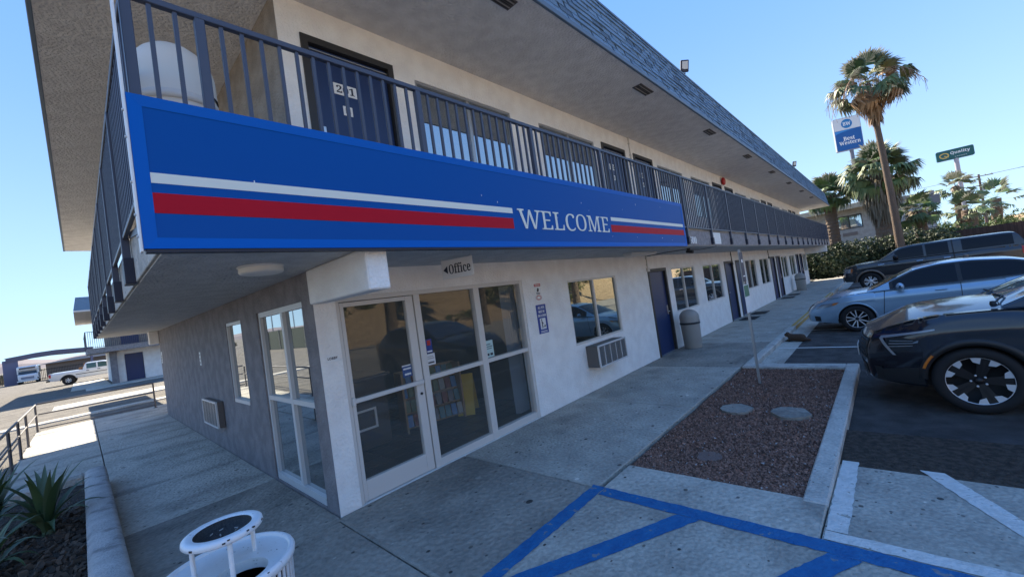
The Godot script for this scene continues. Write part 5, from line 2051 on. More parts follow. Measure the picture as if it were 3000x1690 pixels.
		obj("side_strip", c.patch([Vector2(1.50, 0.46), Vector2(3.30, 0.50), Vector2(3.30, 0.53), Vector2(1.50, 0.485)], 0.010, s), pb, t)
		obj("window_trim", c.window(1.60, 3.95, 0.004, 0.0, s, 0.002), trim, t)
		car_mirror(t, Vector3(s * 0.84, 1.02, 1.78), s, pb, 1.0)
	obj("grille", c.front(-0.62, 0.62, 0.52, 0.70), M.black, t)
	var bar := MB.new()
	for j in 3:
		for i in 10:
			bar.bar(c.cap(0, -0.6 + i * 0.12, 0.55 + j * 0.05, 0.010), c.cap(0, -0.48 + i * 0.12, 0.55 + j * 0.05, 0.010), 0.012, 0.010)
	obj("grille_bar", bar, chrome, t)
	obj("lower_intake", c.front(-0.6, 0.6, 0.30, 0.42), M.black, t)
	obj("windscreen", c.screen(1.27, 2.03, 0.05), dark_glass, t)
	obj("rear_screen", c.screen(3.78, 4.25, 0.07), dark_glass, t)

	# ------ dark pickup with a canopy over its bed
	c = Car.new()
	c.length = 5.70; c.hw = 1.0; c.nose_r = 0.5; c.nose_c = 0.12; c.tail_c = 0.05; c.sill = 0.42
	c.belt = [[0.0, 1.14], [0.12, 1.20], [1.2, 1.27], [2.0, 1.27], [3.6, 1.27], [5.7, 1.27]]
	c.crown = 0.07
	c.roof = [[1.22, 1.30], [1.32, 1.36], [2.02, 1.82], [2.4, 1.875], [3.65, 1.885], [3.75, 1.885], [5.2, 1.86], [5.5, 1.82], [5.68, 1.30]]
	c.lean_top = 0.08; c.lean_low = 0.05; c.nose_mid = 0.7; c.tumble = 0.16; c.glass_in = 0.03; c.bulge = 0.04
	c.wheels = [0.89, 4.55]; c.wheel_r = 0.41; c.arch_r = 0.49
	t = thing("parked_pickup", "dark pickup with tan lower trim and a canopy over its bed, farthest of the row", "pickup truck", Vector3(25.0, -0.135, 2.60), 0.0, "cars parked nose to the walk")
	var pd := paint(0.016, 0.017, 0.022, 0.3, 0.3)
	var tan := plain(0.16, 0.135, 0.115, 0.4, 0.2)
	obj("body", c.body(), pd, t)
	obj("cabin", c.cabin(), pd, t)
	obj("underside", c.underside(), M.black, t)
	for s in [-1.0, 1.0]:
		obj("window", c.window(1.85, 2.78, 0.02, 0.05, s), dark_glass, t)
		obj("window", c.window(2.86, 3.56, 0.02, 0.05, s), dark_glass, t)
		obj("canopy_window", c.window(3.95, 5.36, 0.06, 0.05, s), dark_glass, t)
		var gap := c.window(3.66, 3.70, 0.0, 0.0, s, 0.003)
		obj("cab_gap", gap, M.black, t)
		obj("cab_gap", c.patch([Vector2(3.66, 0.5), Vector2(3.70, 0.5), Vector2(3.70, 1.26), Vector2(3.66, 1.26)], 0.003, s), M.black, t)
		for w in c.wheels:
			add_wheel(t, s * 0.87, 0.41, w, 0.41, 0.25, 0.25, "six", s)
			obj("arch_trim", c.ring(w, c.arch_r - 0.02, c.arch_r + 0.06, 0.0, PI, 0.015, s), tan, t)
		obj("sill_trim", c.patch([Vector2(1.42, 0.43), Vector2(4.02, 0.43), Vector2(4.02, 0.62), Vector2(1.42, 0.62)], 0.008, s), tan, t)
		obj("sill_trim", c.patch([Vector2(5.08, 0.5), Vector2(5.65, 0.5), Vector2(5.65, 0.62), Vector2(5.08, 0.62)], 0.008, s), tan, t)
		obj("bumper", c.patch([Vector2(0.0, 0.47), Vector2(0.38, 0.47), Vector2(0.38, 0.68), Vector2(0.0, 0.68)], 0.03, s), plain(0.03, 0.03, 0.03, 0.5), t)
		var hl := obj("headlight", c.patch([Vector2(0.02, 0.90), Vector2(0.26, 0.92), Vector2(0.28, 1.10), Vector2(0.02, 1.10)], 0.008, s), lamp_clear, t)
		obj("turn_light", c.patch([Vector2(0.20, 0.92), Vector2(0.28, 0.92), Vector2(0.29, 1.09), Vector2(0.22, 1.09)], 0.012, s), plain(0.4, 0.12, 0.03, 0.3), hl)
		obj("tail_light", c.patch([Vector2(5.52, 0.92), Vector2(5.69, 0.92), Vector2(5.69, 1.20), Vector2(5.52, 1.20)], 0.010, s), M.red, t)
		for z in [2.62, 3.46]:
			var h := MB.new()
			h.chbox(c.side(z, 1.10, 0.025, s), Vector3(0.012, 0.028, 0.11), Basis.IDENTITY, 0.012)
			obj("door_handle", h, chrome, t)
		obj("door_line", door_line(c, 1.46, 1.52, 0.5, 1.26, s), M.black, t)
		obj("door_line", door_line(c, 2.80, 2.82, 0.5, 1.26, s), M.black, t)
		var fc := MB.new()
		fc.lathe([Vector2(0.085, 0.0), Vector2(0.075, 0.012), Vector2(0.0, 0.013)], 20, c.side(4.0, 1.08, 0.0, s), Basis.from_euler(Vector3(0, 0, -s * PI / 2)))
		obj("fuel_cap", fc, tan, t)
		car_mirror(t, Vector3(s * 0.98, 1.40, 1.86), s, M.black, 1.25)
		var bd := MB.new()
		bd.chbox(c.side(1.34, 1.13, 0.006, s), Vector3(0.008, 0.022, 0.11), Basis.IDENTITY, 0.006)
		obj("badge", bd, chrome, t)
	obj("grille", c.front(-0.75, 0.75, 0.78, 1.10), M.black, t)
	var gb := MB.new()
	for j in 3:
		gb.bar(c.cap(0, -0.7, 0.84 + j * 0.1, 0.03), c.cap(0, 0.7, 0.84 + j * 0.1, 0.03), 0.05, 0.03)
	obj("grille_bar", gb, chrome, t)
	obj("front_bumper", c.front(-1.0, 1.0, 0.47, 0.70, 0.06), plain(0.03, 0.03, 0.03, 0.5), t)
	obj("windscreen", c.screen(1.36, 2.0, 0.06), screen_glass, t)

# ---------------------------------------------------------------- palms, hedges, shrubs
var frond_mats := {}

func leaf_mat(r: float, g: float, b: float, back := 0.5) -> StandardMaterial3D:
	var m := plain(r, g, b, 0.55)
	m.backlight_enabled = true
	m.backlight = Color(back, back, back)
	return m

# fan leaf: stalk along +x, then a fan of folded fingers that droop at the tips
func fan_frond(stalk: float, radius: float, fingers: int, spread: float, droop: float, seed_: int, sag := 0.0) -> ArrayMesh:
	var b := MB.new()
	var rng := RandomNumberGenerator.new()
	rng.seed = seed_
	var prev := Vector3.ZERO
	var end := Vector3.ZERO
	for i in range(1, 6):
		var f := i / 5.0
		end = Vector3(stalk * f, -sag * stalk * f * f, 0)
		b.bar(prev, end, 0.030 - 0.012 * f, 0.014)
		prev = end
	for k in fingers:
		var a := lerpf(-spread, spread, (k + 0.5) / fingers) + rng.randf_range(-0.03, 0.03)
		var len := radius * (0.75 + 0.25 * cos(a)) * rng.randf_range(0.85, 1.08)
		var dir := Vector3(cos(a), 0, sin(a))
		var across := Vector3(-sin(a), 0, cos(a))
		var w := radius * 0.07
		var p0 := end
		var up := Vector3(0, 0.12, 0)
		var p1 := end + dir * len * 0.55 + Vector3(0, 0.06 * radius - droop * radius * 0.12, 0)
		var p2 := end + dir * len * (0.92 - 0.2 * droop) + Vector3(0, -droop * radius * rng.randf_range(0.25, 0.7), 0)
		b.tri(p0, p1 + across * w, p1 + up * w * 3.0)
		b.tri(p0, p1 + up * w * 3.0, p1 - across * w)
		b.tri(p1 + across * w, p2, p1 + up * w * 3.0)
		b.tri(p1 + up * w * 3.0, p2, p1 - across * w)
	return b.done()

func palm_trunk(h: float, r0: float, r1: float, bend: Vector3, seed_: int, rings: int, rugged: float) -> MB:
	var b := MB.new()
	var n := FastNoiseLite.new()
	n.seed = seed_
	n.frequency = 1.5
	var rows := []
	for j in rings + 1:
		var f := float(j) / rings
		var row := []
		var c := bend * f * f + Vector3(0, h * f, 0)
		var r := lerpf(r0, r1, pow(f, 0.6)) * (1.0 + 0.35 * exp(-f * 14.0)) * (1.0 + (rugged if j % 2 else 0.0))
		for i in 17:
			var a := TAU * (i % 16) / 16.0
			var q := r * (1.0 + 0.07 * n.get_noise_3d(cos(a) * 2.0, f * h * 2.0, sin(a) * 2.0) + rugged * 0.8 * n.get_noise_3d(cos(a) * 7.0, f * h * 5.0, sin(a) * 7.0))
			row.append(c + Vector3(cos(a) * q, 0, sin(a) * q))
		rows.append(row)
	b.grid(rows, true, rugged < 0.02)
	return b

func palm(label: String, at: Vector3, h: float, r0: float, r1: float, bend: Vector3, fan: float, stalk: float, count: int, skirt_len: float, skirt_r: float, seed_: int, rugged: float, tones: Array, dry: Color, ragged := false, crisp := false) -> void:
	var t := thing("palm_tree", label, "palm tree", at, 0.0, "fan palms beyond the parking lot")
	obj("trunk", palm_trunk(h, r0, r1, bend, seed_, 46, rugged), M.bark, t)
	var rng := RandomNumberGenerator.new()
	rng.seed = seed_
	var topp := bend + Vector3(0, h, 0)
	var lib := []
	for v in 4:
		lib.append(fan_frond(stalk * [1.0, 0.85, 1.1, 0.95][v], fan * [1.0, 0.9, 1.05, 1.0][v], 22 if not crisp else 13, [1.7, 1.9, 1.5, 1.8][v] * (0.72 if crisp else 1.0), [0.35, 0.7, 1.0, 1.4][v] * (0.5 if crisp else 1.0), seed_ * 10 + v, [0.05, 0.12, 0.2, 0.3][v]))
	var ms := []
	for c in tones:
		ms.append(leaf_mat(c.r, c.g, c.b, 0.4))
	var dm := leaf_mat(dry.r, dry.g, dry.b, 0.35)
	for i in count:
		var f := float(i) / count
		var el := lerpf(1.35, -0.55, pow(f, 0.9)) + rng.randf_range(-0.15, 0.15)
		var v := clampi(int(f * 3.2 + rng.randf() * 0.9), 0, 3)
		var yaw := i * 2.399 + rng.randf_range(-0.25, 0.25)
		var m: Material = ms[rng.randi() % ms.size()]
		if ragged and (f > 0.86 or rng.randf() < 0.06):
			m = dm
		var b := Basis(Vector3.UP, yaw) * Basis(Vector3(0, 0, 1), el) * Basis(Vector3(1, 0, 0), rng.randf_range(-0.5, 0.5))
		var o := obj("frond", lib[v], m, t)
		o.transform = Transform3D(b.scaled(Vector3.ONE * rng.randf_range(0.85, 1.1)), topp + Vector3(0, rng.randf_range(-0.25, 0.15), 0))
	# dry leaves folded down against the trunk
	if skirt_len > 0.0:
		var sk := MB.new()
		var n := int(170 * skirt_len * skirt_r / 1.5)
		for i in n:
			var a := rng.randf() * TAU
			var f := pow(rng.randf(), 0.8)
			var y := h - skirt_len * f * 0.8
			var rr := skirt_r * (1.0 - 0.75 * f) * rng.randf_range(0.75, 1.08)
			var c := bend * pow(y / h, 2.0)
			var p := c + Vector3(cos(a) * rr * 0.35, y + 0.25, sin(a) * rr * 0.35)
			var q := c + Vector3(cos(a) * rr, y - skirt_len * 0.16 * rng.randf_range(0.6, 1.5), sin(a) * rr)
			var s := Vector3(-sin(a), 0, cos(a)) * rng.randf_range(0.03, 0.09)
			var e := q + Vector3(cos(a + 0.4) * 0.1, -skirt_len * rng.randf_range(0.10, 0.24), sin(a + 0.4) * 0.1)
			sk.tri(p, q + s, q - s)
			sk.tri(q + s, e, q - s)
		var o := obj("dry_leaf_skirt", sk, dm, t)
		o.set_meta("kind", "stuff")
	if ragged:
		var fl := MB.new()
		for k in 9:
			var a := [0.5, 0.9, 1.35, 2.1, 3.6, 4.1, 4.6, 5.4, 5.9][k] as float
			var p := topp + Vector3(0, 0.3, 0)
			var len := rng.randf_range(2.2, 3.1)
			var prev := p
			for j in range(1, 9):
				var f := j / 8.0
				var q := p + Vector3(cos(a) * len * f, 1.6 * f - 2.6 * f * f, sin(a) * len * f)
				fl.bar(prev, q, 0.03, 0.03)
				if j > 2:
					for s in 5:
						var e := q + Vector3(rng.randf_range(-0.3, 0.3), -rng.randf_range(0.3, 1.1), rng.randf_range(-0.3, 0.3))
						fl.bar(q, e, 0.014, 0.014)
				prev = q
		obj("dry_flower_stalks", fl, leaf_mat(0.30, 0.17, 0.10, 0.3), t)

# leaves scattered in the outer shell of a row of rounded lumps
func foliage(parent: Node3D, called: String, lumps: Array, count: int, size: float, tones: Array, seed_: int) -> void:
	var b := MB.new()
	for k in 5:
		var a := TAU * k / 5.0
		var bs := Basis(Vector3.UP, a) * Basis(Vector3(0, 0, 1), 0.35 + 0.15 * k)
		b.tri(bs * Vector3(0.1, 0, 0), bs * Vector3(0.6, 0.05, 0.26), bs * Vector3(1.1, -0.08, 0))
		b.tri(bs * Vector3(0.1, 0, 0), bs * Vector3(1.1, -0.08, 0), bs * Vector3(0.6, 0.05, -0.26))
	var mm := MultiMesh.new()
	mm.transform_format = MultiMesh.TRANSFORM_3D
	mm.use_colors = true
	mm.mesh = b.done()
	mm.instance_count = count
	var rng := RandomNumberGenerator.new()
	rng.seed = seed_
	var vol := 0.0
	for l in lumps:
		vol += l[1].x * l[1].z + l[1].y * l[1].z
	for i in count:
		var pick := rng.randf() * vol
		var l: Array = lumps[0]
		for q in lumps:
			pick -= q[1].x * q[1].z + q[1].y * q[1].z
			if pick <= 0.0:
				l = q
				break
		var d := Vector3(rng.randfn(), rng.randfn(), rng.randfn()).normalized()
		var rr := 1.0 - 0.45 * pow(rng.randf(), 1.8) + rng.randf_range(-0.05, 0.12)
		var p: Vector3 = l[0] + d * l[1] * rr
		p.y = maxf(p.y, 0.05)
		var bs := Basis.from_euler(Vector3(rng.randf() * TAU, rng.randf() * TAU, rng.randf() * TAU)) * (size * rng.randf_range(0.6, 1.3))
		mm.set_instance_transform(i, Transform3D(bs, p))
		var c: Color = tones[rng.randi() % tones.size()]
		var v := rng.randf_range(0.7, 1.3)
		mm.set_instance_color(i, Color(c.r * v, c.g * v, c.b * v))
	var mi := MultiMeshInstance3D.new()
	mi.multimesh = mm
	if not frond_mats.has("leafy"):
		var m := StandardMaterial3D.new()
		m.vertex_color_use_as_albedo = true
		m.roughness = 0.6
		m.backlight_enabled = true
		m.backlight = Color(0.4, 0.4, 0.4)
		frond_mats["leafy"] = m
	mi.material_override = frond_mats["leafy"]
	mi.name = called
	mi.set_meta("kind", "stuff")
	parent.add_child(mi, true)

func shrub(label: String, at: Vector3, size: Vector3, count: int, leaf: float, tones: Array, seed_: int, group := "", cat := "shrub", called := "shrub") -> void:
	var t := thing(called, label, cat, at, 0.0, group)
	var rng := RandomNumberGenerator.new()
	rng.seed = seed_
	var lumps := []
	var n := maxi(3, int((size.x + size.z) * 0.9))
	for i in n:
		var s := rng.randf_range(0.55, 0.95)
		lumps.append([Vector3(rng.randf_range(-0.5, 0.5) * size.x, size.y * rng.randf_range(0.40, 0.62), rng.randf_range(-0.5, 0.5) * size.z), Vector3(clampf(size.x * 0.45, 0.3, 1.5) * s, size.y * 0.45 * s, clampf(size.z * 0.45, 0.3, 1.5) * s)])
	foliage(t, "foliage", lumps, count, leaf, tones, seed_)
	var st := MB.new()
	for i in n:
		var c: Vector3 = lumps[i][0]
		st.tube(Vector3(c.x * 0.8, -0.1, c.z * 0.8), c, 0.05, 0.02, 6)
	obj("stem", st, M.bark, t)

func build_plants() -> void:
	var green := [Color(0.055, 0.115, 0.022), Color(0.075, 0.130, 0.026), Color(0.040, 0.085, 0.020)]
	var olive := [Color(0.080, 0.125, 0.028), Color(0.060, 0.100, 0.026), Color(0.105, 0.130, 0.038)]
	# the tall ragged palm
	palm("very tall ragged palm with a brown skirt of dead leaves", Vector3(40.1, -0.15, 5.0), 14.0, 0.29, 0.165, Vector3(-0.75, 0, -0.30), 1.25, 1.45, 40, 2.9, 1.15, 31, 0.012, [Color(0.075, 0.120, 0.030), Color(0.120, 0.140, 0.035), Color(0.050, 0.095, 0.030)], Color(0.30, 0.165, 0.070), true)
	palm("stocky palm with a dark scaly trunk at the end of the motel", Vector3(46.9, 0.0, 0.8), 7.3, 0.50, 0.42, Vector3(0.0, 0, 0.1), 1.25, 1.15, 44, 0.9, 1.0, 32, 0.10, green, Color(0.16, 0.12, 0.06))
	palm("broad palm with a long hanging skirt behind the leaning trunk", Vector3(44.8, 0.0, 4.3), 8.0, 0.62, 0.55, Vector3(0.1, 0, 0.2), 1.55, 1.45, 60, 4.6, 1.75, 33, 0.06, olive, Color(0.13, 0.105, 0.065))
	palm("low bushy palm right of the leaning trunk in front of the white wall", Vector3(46.5, 0.0, 6.6), 4.3, 0.45, 0.4, Vector3(0.2, 0, -0.2), 1.1, 1.0, 26, 1.5, 1.0, 37, 0.06, green, Color(0.14, 0.11, 0.06))
	palm("slim palm under the green hotel sign", Vector3(80.3, 0.0, 11.9), 8.4, 0.42, 0.32, Vector3(-0.1, 0, 0.1), 1.5, 1.15, 20, 1.8, 0.6, 34, 0.03, olive, Color(0.20, 0.14, 0.07), false, true)
	palm("short palm with spread leaves right behind the slim one", Vector3(79.0, 0.0, 12.6), 4.9, 0.75, 0.7, Vector3(0.0, 0, 0.1), 2.0, 1.6, 20, 1.0, 0.8, 35, 0.05, olive, Color(0.20, 0.14, 0.07), false, true)
	palm("rightmost palm with a thick pale trunk beyond the dark fence", Vector3(91.6, 0.0, 16.6), 6.3, 0.62, 0.55, Vector3(0.0, 0, 0.2), 2.0, 1.6, 15, 1.6, 0.7, 36, 0.04, green, Color(0.24, 0.17, 0.09), false, true)
	# hedge between the lots
	var dark := [Color(0.018, 0.034, 0.012), Color(0.028, 0.048, 0.016), Color(0.040, 0.062, 0.022), Color(0.050, 0.072, 0.028)]
	var h := thing("hedge", "dark leafy hedge behind the parked pickup at the end of the lot", "hedge", Vector3(41.2, -0.1, 2.0))
	var lumps := []
	var rng := RandomNumberGenerator.new()
	rng.seed = 3
	for i in 11:
		lumps.append([Vector3(rng.randf_range(-0.5, 0.5), rng.randf_range(1.1, 1.5), -8.5 + i * 1.35), Vector3(1.15, rng.randf_range(1.25, 1.65), 1.25)])
	foliage(h, "foliage", lumps, 8000, 0.15, dark, 5)
	var core := MB.new()
	core.box(Vector3(-0.35, 0.0, -9.0), Vector3(0.45, 1.7, 5.6))
	obj("branches", core, plain(0.010, 0.014, 0.006, 1.0), h)
	for q in [["lighter shrub sprawling in front of the hedge", Vector3(40.3, -0.1, 2.1), Vector3(1.6, 2.2, 2.4), 900, 0.14, 11, [Color(0.14, 0.17, 0.075), Color(0.20, 0.21, 0.11), Color(0.07, 0.10, 0.04)]], ["olive shrub beyond the dark fence, left of the slim palm", Vector3(66.0, -0.1, 9.6), Vector3(4, 3.6, 4.5), 1300, 0.22, 12, olive], ["wide olive shrub beyond the dark fence between the two right palms", Vector3(70.0, -0.1, 14.0), Vector3(4, 3.4, 5.0), 1300, 0.22, 13, olive], ["tall olive shrub at the right edge behind the pickup", Vector3(63.0, -0.1, 16.2), Vector3(4, 3.6, 5.5), 1500, 0.2, 14, olive], ["dark shrub along the foot of the white neighbouring wall", Vector3(50.0, -0.1, 6.5), Vector3(3, 2.8, 4.0), 1300, 0.17, 15, dark]]:
		shrub(q[0], q[1], q[2], q[3], q[4], q[6], q[5], "shrubs beyond the hedge")
	for i in 9:
		var t := thing("distant_tree", "small distant tree on the right skyline", "tree", Vector3(150.0 + (i % 3) * 14.0, -0.1, 6.0 + i * 9.5), 0.0, "distant trees on the right skyline")
		foliage(t, "crown", [[Vector3(0, 3.0 + (i % 3) * 0.5, 0), Vector3(2.6, 2.2, 4.2)]], 420, 0.55, olive, 40 + i)
		var tb := MB.new()
		tb.tube(Vector3(0, 0, 0), Vector3(0, 3.0, 0), 0.25, 0.15, 7)
		obj("trunk", tb, M.bark, t)

# ---------------------------------------------------------------- neighbours, signs, poles
func pole_line(b: MB, p: Vector3, q: Vector3, sag: float, r: float) -> void:
	var prev := p
	for i in range(1, 17):
		var f := i / 16.0
		var c := p.lerp(q, f) - Vector3(0, sag * 4.0 * f * (1.0 - f), 0)
		b.bar(prev, c, r, r)
		prev = c

func build_neighbours() -> void:
	# stucco building behind the palms
	var t := thing("neighbour_building", "grey beige two storey stucco building half hidden behind the palms", "building", Vector3(56.0, 0.0, 0.0))
	var w := MB.new()
	# front looks along -x
	wall(w, -16.0, 5.0, -0.2, 6.2, 0.0, 0.25, [[0.55, 2.75, 4.15, 5.62], [-3.6, -1.4, 4.15, 5.62], [0.55, 2.75, 0.9, 2.3]], "z")
	w.box(Vector3(0.26, -0.2, -16.0), Vector3(14.0, 6.2, 5.0))
	var tan := rough_mat(lin(0.36, 0.33, 0.30), lin(0.43, 0.40, 0.36), 3.0, 3.0, 4.0, 0.95, 91, 0.012, 0.05)
	obj("wall", w, tan, t)
	for q in [[0.55, 2.75, 4.15, 5.62], [-3.6, -1.4, 4.15, 5.62], [0.55, 2.75, 0.9, 2.3]]:
		var f := MB.new()
		f.box(Vector3(0.03, q[2], q[0]), Vector3(0.12, q[3], q[0] + 0.09))
		f.box(Vector3(0.03, q[2], q[1] - 0.09), Vector3(0.12, q[3], q[1]))
		f.box(Vector3(0.03, q[3] - 0.09, q[0] + 0.09), Vector3(0.12, q[3], q[1] - 0.09))
		f.box(Vector3(0.03, q[2], q[0] + 0.09), Vector3(0.12, q[2] + 0.09, q[1] - 0.09))
		f.box(Vector3(0.025, q[2] + 0.09, (q[0] + q[1]) / 2 - 0.05), Vector3(0.12, q[3] - 0.09, (q[0] + q[1]) / 2 + 0.05))
		var o := obj("window", f, M.frame_dark, t)
		var g := MB.new()
		g.quad(Vector3(0.09, q[3], q[0]), Vector3(0.09, q[3], q[1]), Vector3(0.09, q[2], q[1]), Vector3(0.09, q[2], q[0]))
		obj("pane", g, mirror(0.6, 0.66, 0.68, 0.85, 0.03), o)
	var ac := MB.new()
	ac.cbox(Vector3(-0.06, 3.42, 0.95), Vector3(0.05, 3.78, 2.2), 0.02)
	obj("air_conditioner_grille", ac, plain(0.20, 0.16, 0.14, 0.7), t)
	var e := MB.new()
	e.cbox(Vector3(-1.1, 6.2, -16.6), Vector3(14.5, 6.75, 5.2), 0.03)
	obj("roof_eave", e, rough_mat(lin(0.46, 0.38, 0.27), lin(0.54, 0.45, 0.33), 3.0, 3.0, 4.0, 0.95, 92, 0.012, 0.05), t)
	var t2 := thing("neighbour_wing", "pale flat roofed wing right of the stucco building with a dark balcony rail", "building", Vector3(58.0, 0.0, 6.6))
	var w2 := MB.new()
	w2.box(Vector3(0.0, -0.2, -1.55), Vector3(9.0, 6.3, 1.6))
	obj("wall", w2, rough_mat(lin(0.52, 0.51, 0.49), lin(0.60, 0.59, 0.57), 3.0, 3.0, 3.0, 0.95, 93, 0.012, 0.05), t2)
	var cap := MB.new()
	cap.cbox(Vector3(-0.25, 6.3, -1.7), Vector3(9.2, 6.65, 1.8), 0.02)
	obj("parapet", cap, tan, t2)
	var sg := MB.new()
	sg.cbox(Vector3(-0.5, 5.2, 1.3), Vector3(0.6, 6.2, 2.1), 0.02)
	obj("lamp_box", sg, plain(0.2, 0.19, 0.19, 0.6), t2)
	var rl := MB.new()
	rl.box(Vector3(-0.10, 3.35, -1.5), Vector3(-0.02, 3.65, 1.5))
	rl.box(Vector3(-0.06, 2.95, -1.5), Vector3(-0.01, 3.02, 1.7))
	obj("balcony_rail", rl, plain(0.07, 0.07, 0.08, 0.6), t2)
	var pip := MB.new()
	pip.tube(Vector3(-0.06, 0, 0.95), Vector3(-0.06, 6.3, 0.95), 0.05, 0.05, 8)
	obj("downpipe", pip, plain(0.45, 0.45, 0.45, 0.6), t2)
	# dark board fence
	var fn := thing("board_fence", "dark brown board fence behind the pickup at right", "fence", Vector3(57.0, 0.0, 8.4))
	var bd := MB.new()
	bd.cbox(Vector3(-0.012, 0.0, -0.07), Vector3(0.012, 2.25, 0.07), 0.004)
	var bm := bd.done()
	var fm := [plain(0.055, 0.032, 0.026, 0.9), plain(0.070, 0.042, 0.034, 0.9)]
	for i in 70:
		obj("plank", bm, fm[(i * 7) % 3 % 2], fn, Vector3(i * 0.055, 0.012 * (i % 3), i * 0.15))
	var fr := MB.new()
	fr.bar(Vector3(0.03, 0.5, 0), Vector3(3.88, 0.5, 10.4), 0.04, 0.09)
	fr.bar(Vector3(0.03, 1.9, 0), Vector3(3.88, 1.9, 10.4), 0.04, 0.09)
	obj("fence_rail", fr, fm[0], fn)
	# blue hotel sign
	var s := thing("hotel_sign", "tall blue and white Best Western sign on a pole beside the ragged palm", "sign", Vector3(76.9, 0.0, 2.16), -1.186)
	var p := MB.new()
	p.tube(Vector3(0.15, 0, 0), Vector3(0.15, 16.5, 0), 0.28, 0.24, 14)
	obj("pole", p, plain(0.13, 0.14, 0.18, 0.5), s)
	var rr := func(w: float, h: float, r: float) -> PackedVector2Array:
		var q := PackedVector2Array()
		for c in [[w / 2 - r, h / 2 - r, 0.0], [-w / 2 + r, h / 2 - r, PI / 2], [-w / 2 + r, -h / 2 + r, PI], [w / 2 - r, -h / 2 + r, PI * 1.5]]:
			for i in 6:
				var a: float = c[2] + PI / 2 * i / 5.0
				q.append(Vector2(c[0] + cos(a) * r, c[1] + sin(a) * r))
		return q
	var y0 := 16.33
	var bx := MB.new()
	bx.prism(rr.call(3.24, 4.82, 0.14), Basis.IDENTITY, Vector3(0, y0 + 2.41, 0.25), 0.5)
	obj("cabinet", bx, plain(0.30, 0.34, 0.42, 0.5), s)
	var up := MB.new()
	up.prism(PackedVector2Array([Vector2(-1.56, 0.62), Vector2(1.56, 0.62), Vector2(1.56, 2.28), Vector2(1.46, 2.35), Vector2(-1.46, 2.35), Vector2(-1.56, 2.28)]), Basis.IDENTITY, Vector3(0, y0 + 2.41, 0.27), 0.02)
	obj("white_panel", up, plain(0.62, 0.63, 0.64, 0.4), s)
	var dn := MB.new()
	dn.prism(PackedVector2Array([Vector2(-1.56, 0.60), Vector2(-1.56, -2.28), Vector2(-1.46, -2.35), Vector2(1.46, -2.35), Vector2(1.56, -2.28), Vector2(1.56, 0.60)]), Basis.IDENTITY, Vector3(0, y0 + 2.41, 0.27), 0.02)
	obj("blue_panel", dn, plain(0.003, 0.085, 0.30, 0.4), s)
	var sw := MB.new()
	var arc := PackedVector2Array()
	for i in 13:
		var f := i / 12.0
		arc.append(Vector2(lerpf(-1.55, 1.0, f), lerpf(0.02, 0.585, pow(f, 0.55))))
	arc.append(Vector2(-1.55, 0.585))
	sw.prism(arc, Basis.IDENTITY, Vector3(0, y0 + 2.41, 0.280), 0.008)
	obj("light_arc", sw, plain(0.03, 0.22, 0.55, 0.35), s)
	var ci := MB.new()
	ci.lathe([Vector2(0.66, 0.0), Vector2(0.66, 0.02), Vector2(0.0, 0.02)], 36, Vector3(-0.02, y0 + 3.88, 0.262), Basis.from_euler(Vector3(PI / 2, 0, 0)), true)
	var cio := obj("emblem", ci, plain(0.008, 0.16, 0.40, 0.4), s)
	text("lettering", "BW", 0.52, 0.95, M.white, s, Vector3(-0.02, y0 + 3.87, 0.285), Vector3.ZERO, "Droid Serif", 700, 0.02)
	text("lettering", "Best", 0.56, 1.35, M.white, s, Vector3(0.0, y0 + 1.72, 0.275), Vector3.ZERO, "Droid Serif", 700, 0.02)
	text("lettering", "Western", 0.52, 2.55, M.white, s, Vector3(0.02, y0 + 1.12, 0.275), Vector3.ZERO, "Droid Serif", 700, 0.02)
	# green hotel sign
	var g := thing("hotel_sign", "wide dark green Quality sign on a pale pole above the right palms", "sign", Vector3(123.1, 0.0, 16.75), -1.50)
	var gp := MB.new()
	gp.tube(Vector3(0.1, 0, 0), Vector3(0.1, 17.4, 0), 0.42, 0.36, 14)
	obj("pole", gp, plain(0.36, 0.34, 0.37, 0.5), g)
	var gb := MB.new()
	gb.prism(rr.call(5.35, 2.05, 0.25), Basis.IDENTITY, Vector3(0, 18.35, 0.3), 0.6)
	obj("cabinet", gb, plain(0.004, 0.085, 0.085, 0.35), g)
	text("lettering", "Quality", 0.78, 2.75, M.white, g, Vector3(0.75, 18.55, 0.305), Vector3.ZERO, "Droid Sans", 700, 0.02)
	var ib := MB.new()
	for i in 6:
		ib.box(Vector3(-0.10 + i * 0.30, 17.72, 0.30), Vector3(0.12 + i * 0.30, 17.78, 0.315))
	obj("small_print", ib, M.white, g)
	var qr := MB.new()
	for i in 28:
		var a := TAU * i / 28.0
		var b := TAU * (i + 1) / 28.0
		qr.bar(Vector3(-1.55 + cos(a) * 0.62, 18.32 + sin(a) * 0.48, 0.31), Vector3(-1.55 + cos(b) * 0.62, 18.32 + sin(b) * 0.48, 0.31), 0.20, 0.02, Vector3(0, 0, 1))
	qr.bar(Vector3(-1.55, 18.25, 0.32), Vector3(-0.95, 17.92, 0.32), 0.18, 0.02, Vector3(0, 0, 1))
	obj("emblem", qr, plain(0.62, 0.42, 0.10, 0.4), g)
	# wooden pole and the wires
	var up2 := thing("utility_pole", "wooden utility pole with crossarms behind the right palms", "utility pole", Vector3(151.7, 0.0, 22.9))
	var pb := MB.new()
	pb.tube(Vector3(0, 0, 0), Vector3(0, 15.8, 0), 0.30, 0.2, 10)
	obj("pole", pb, plain(0.10, 0.065, 0.06, 0.9), up2)
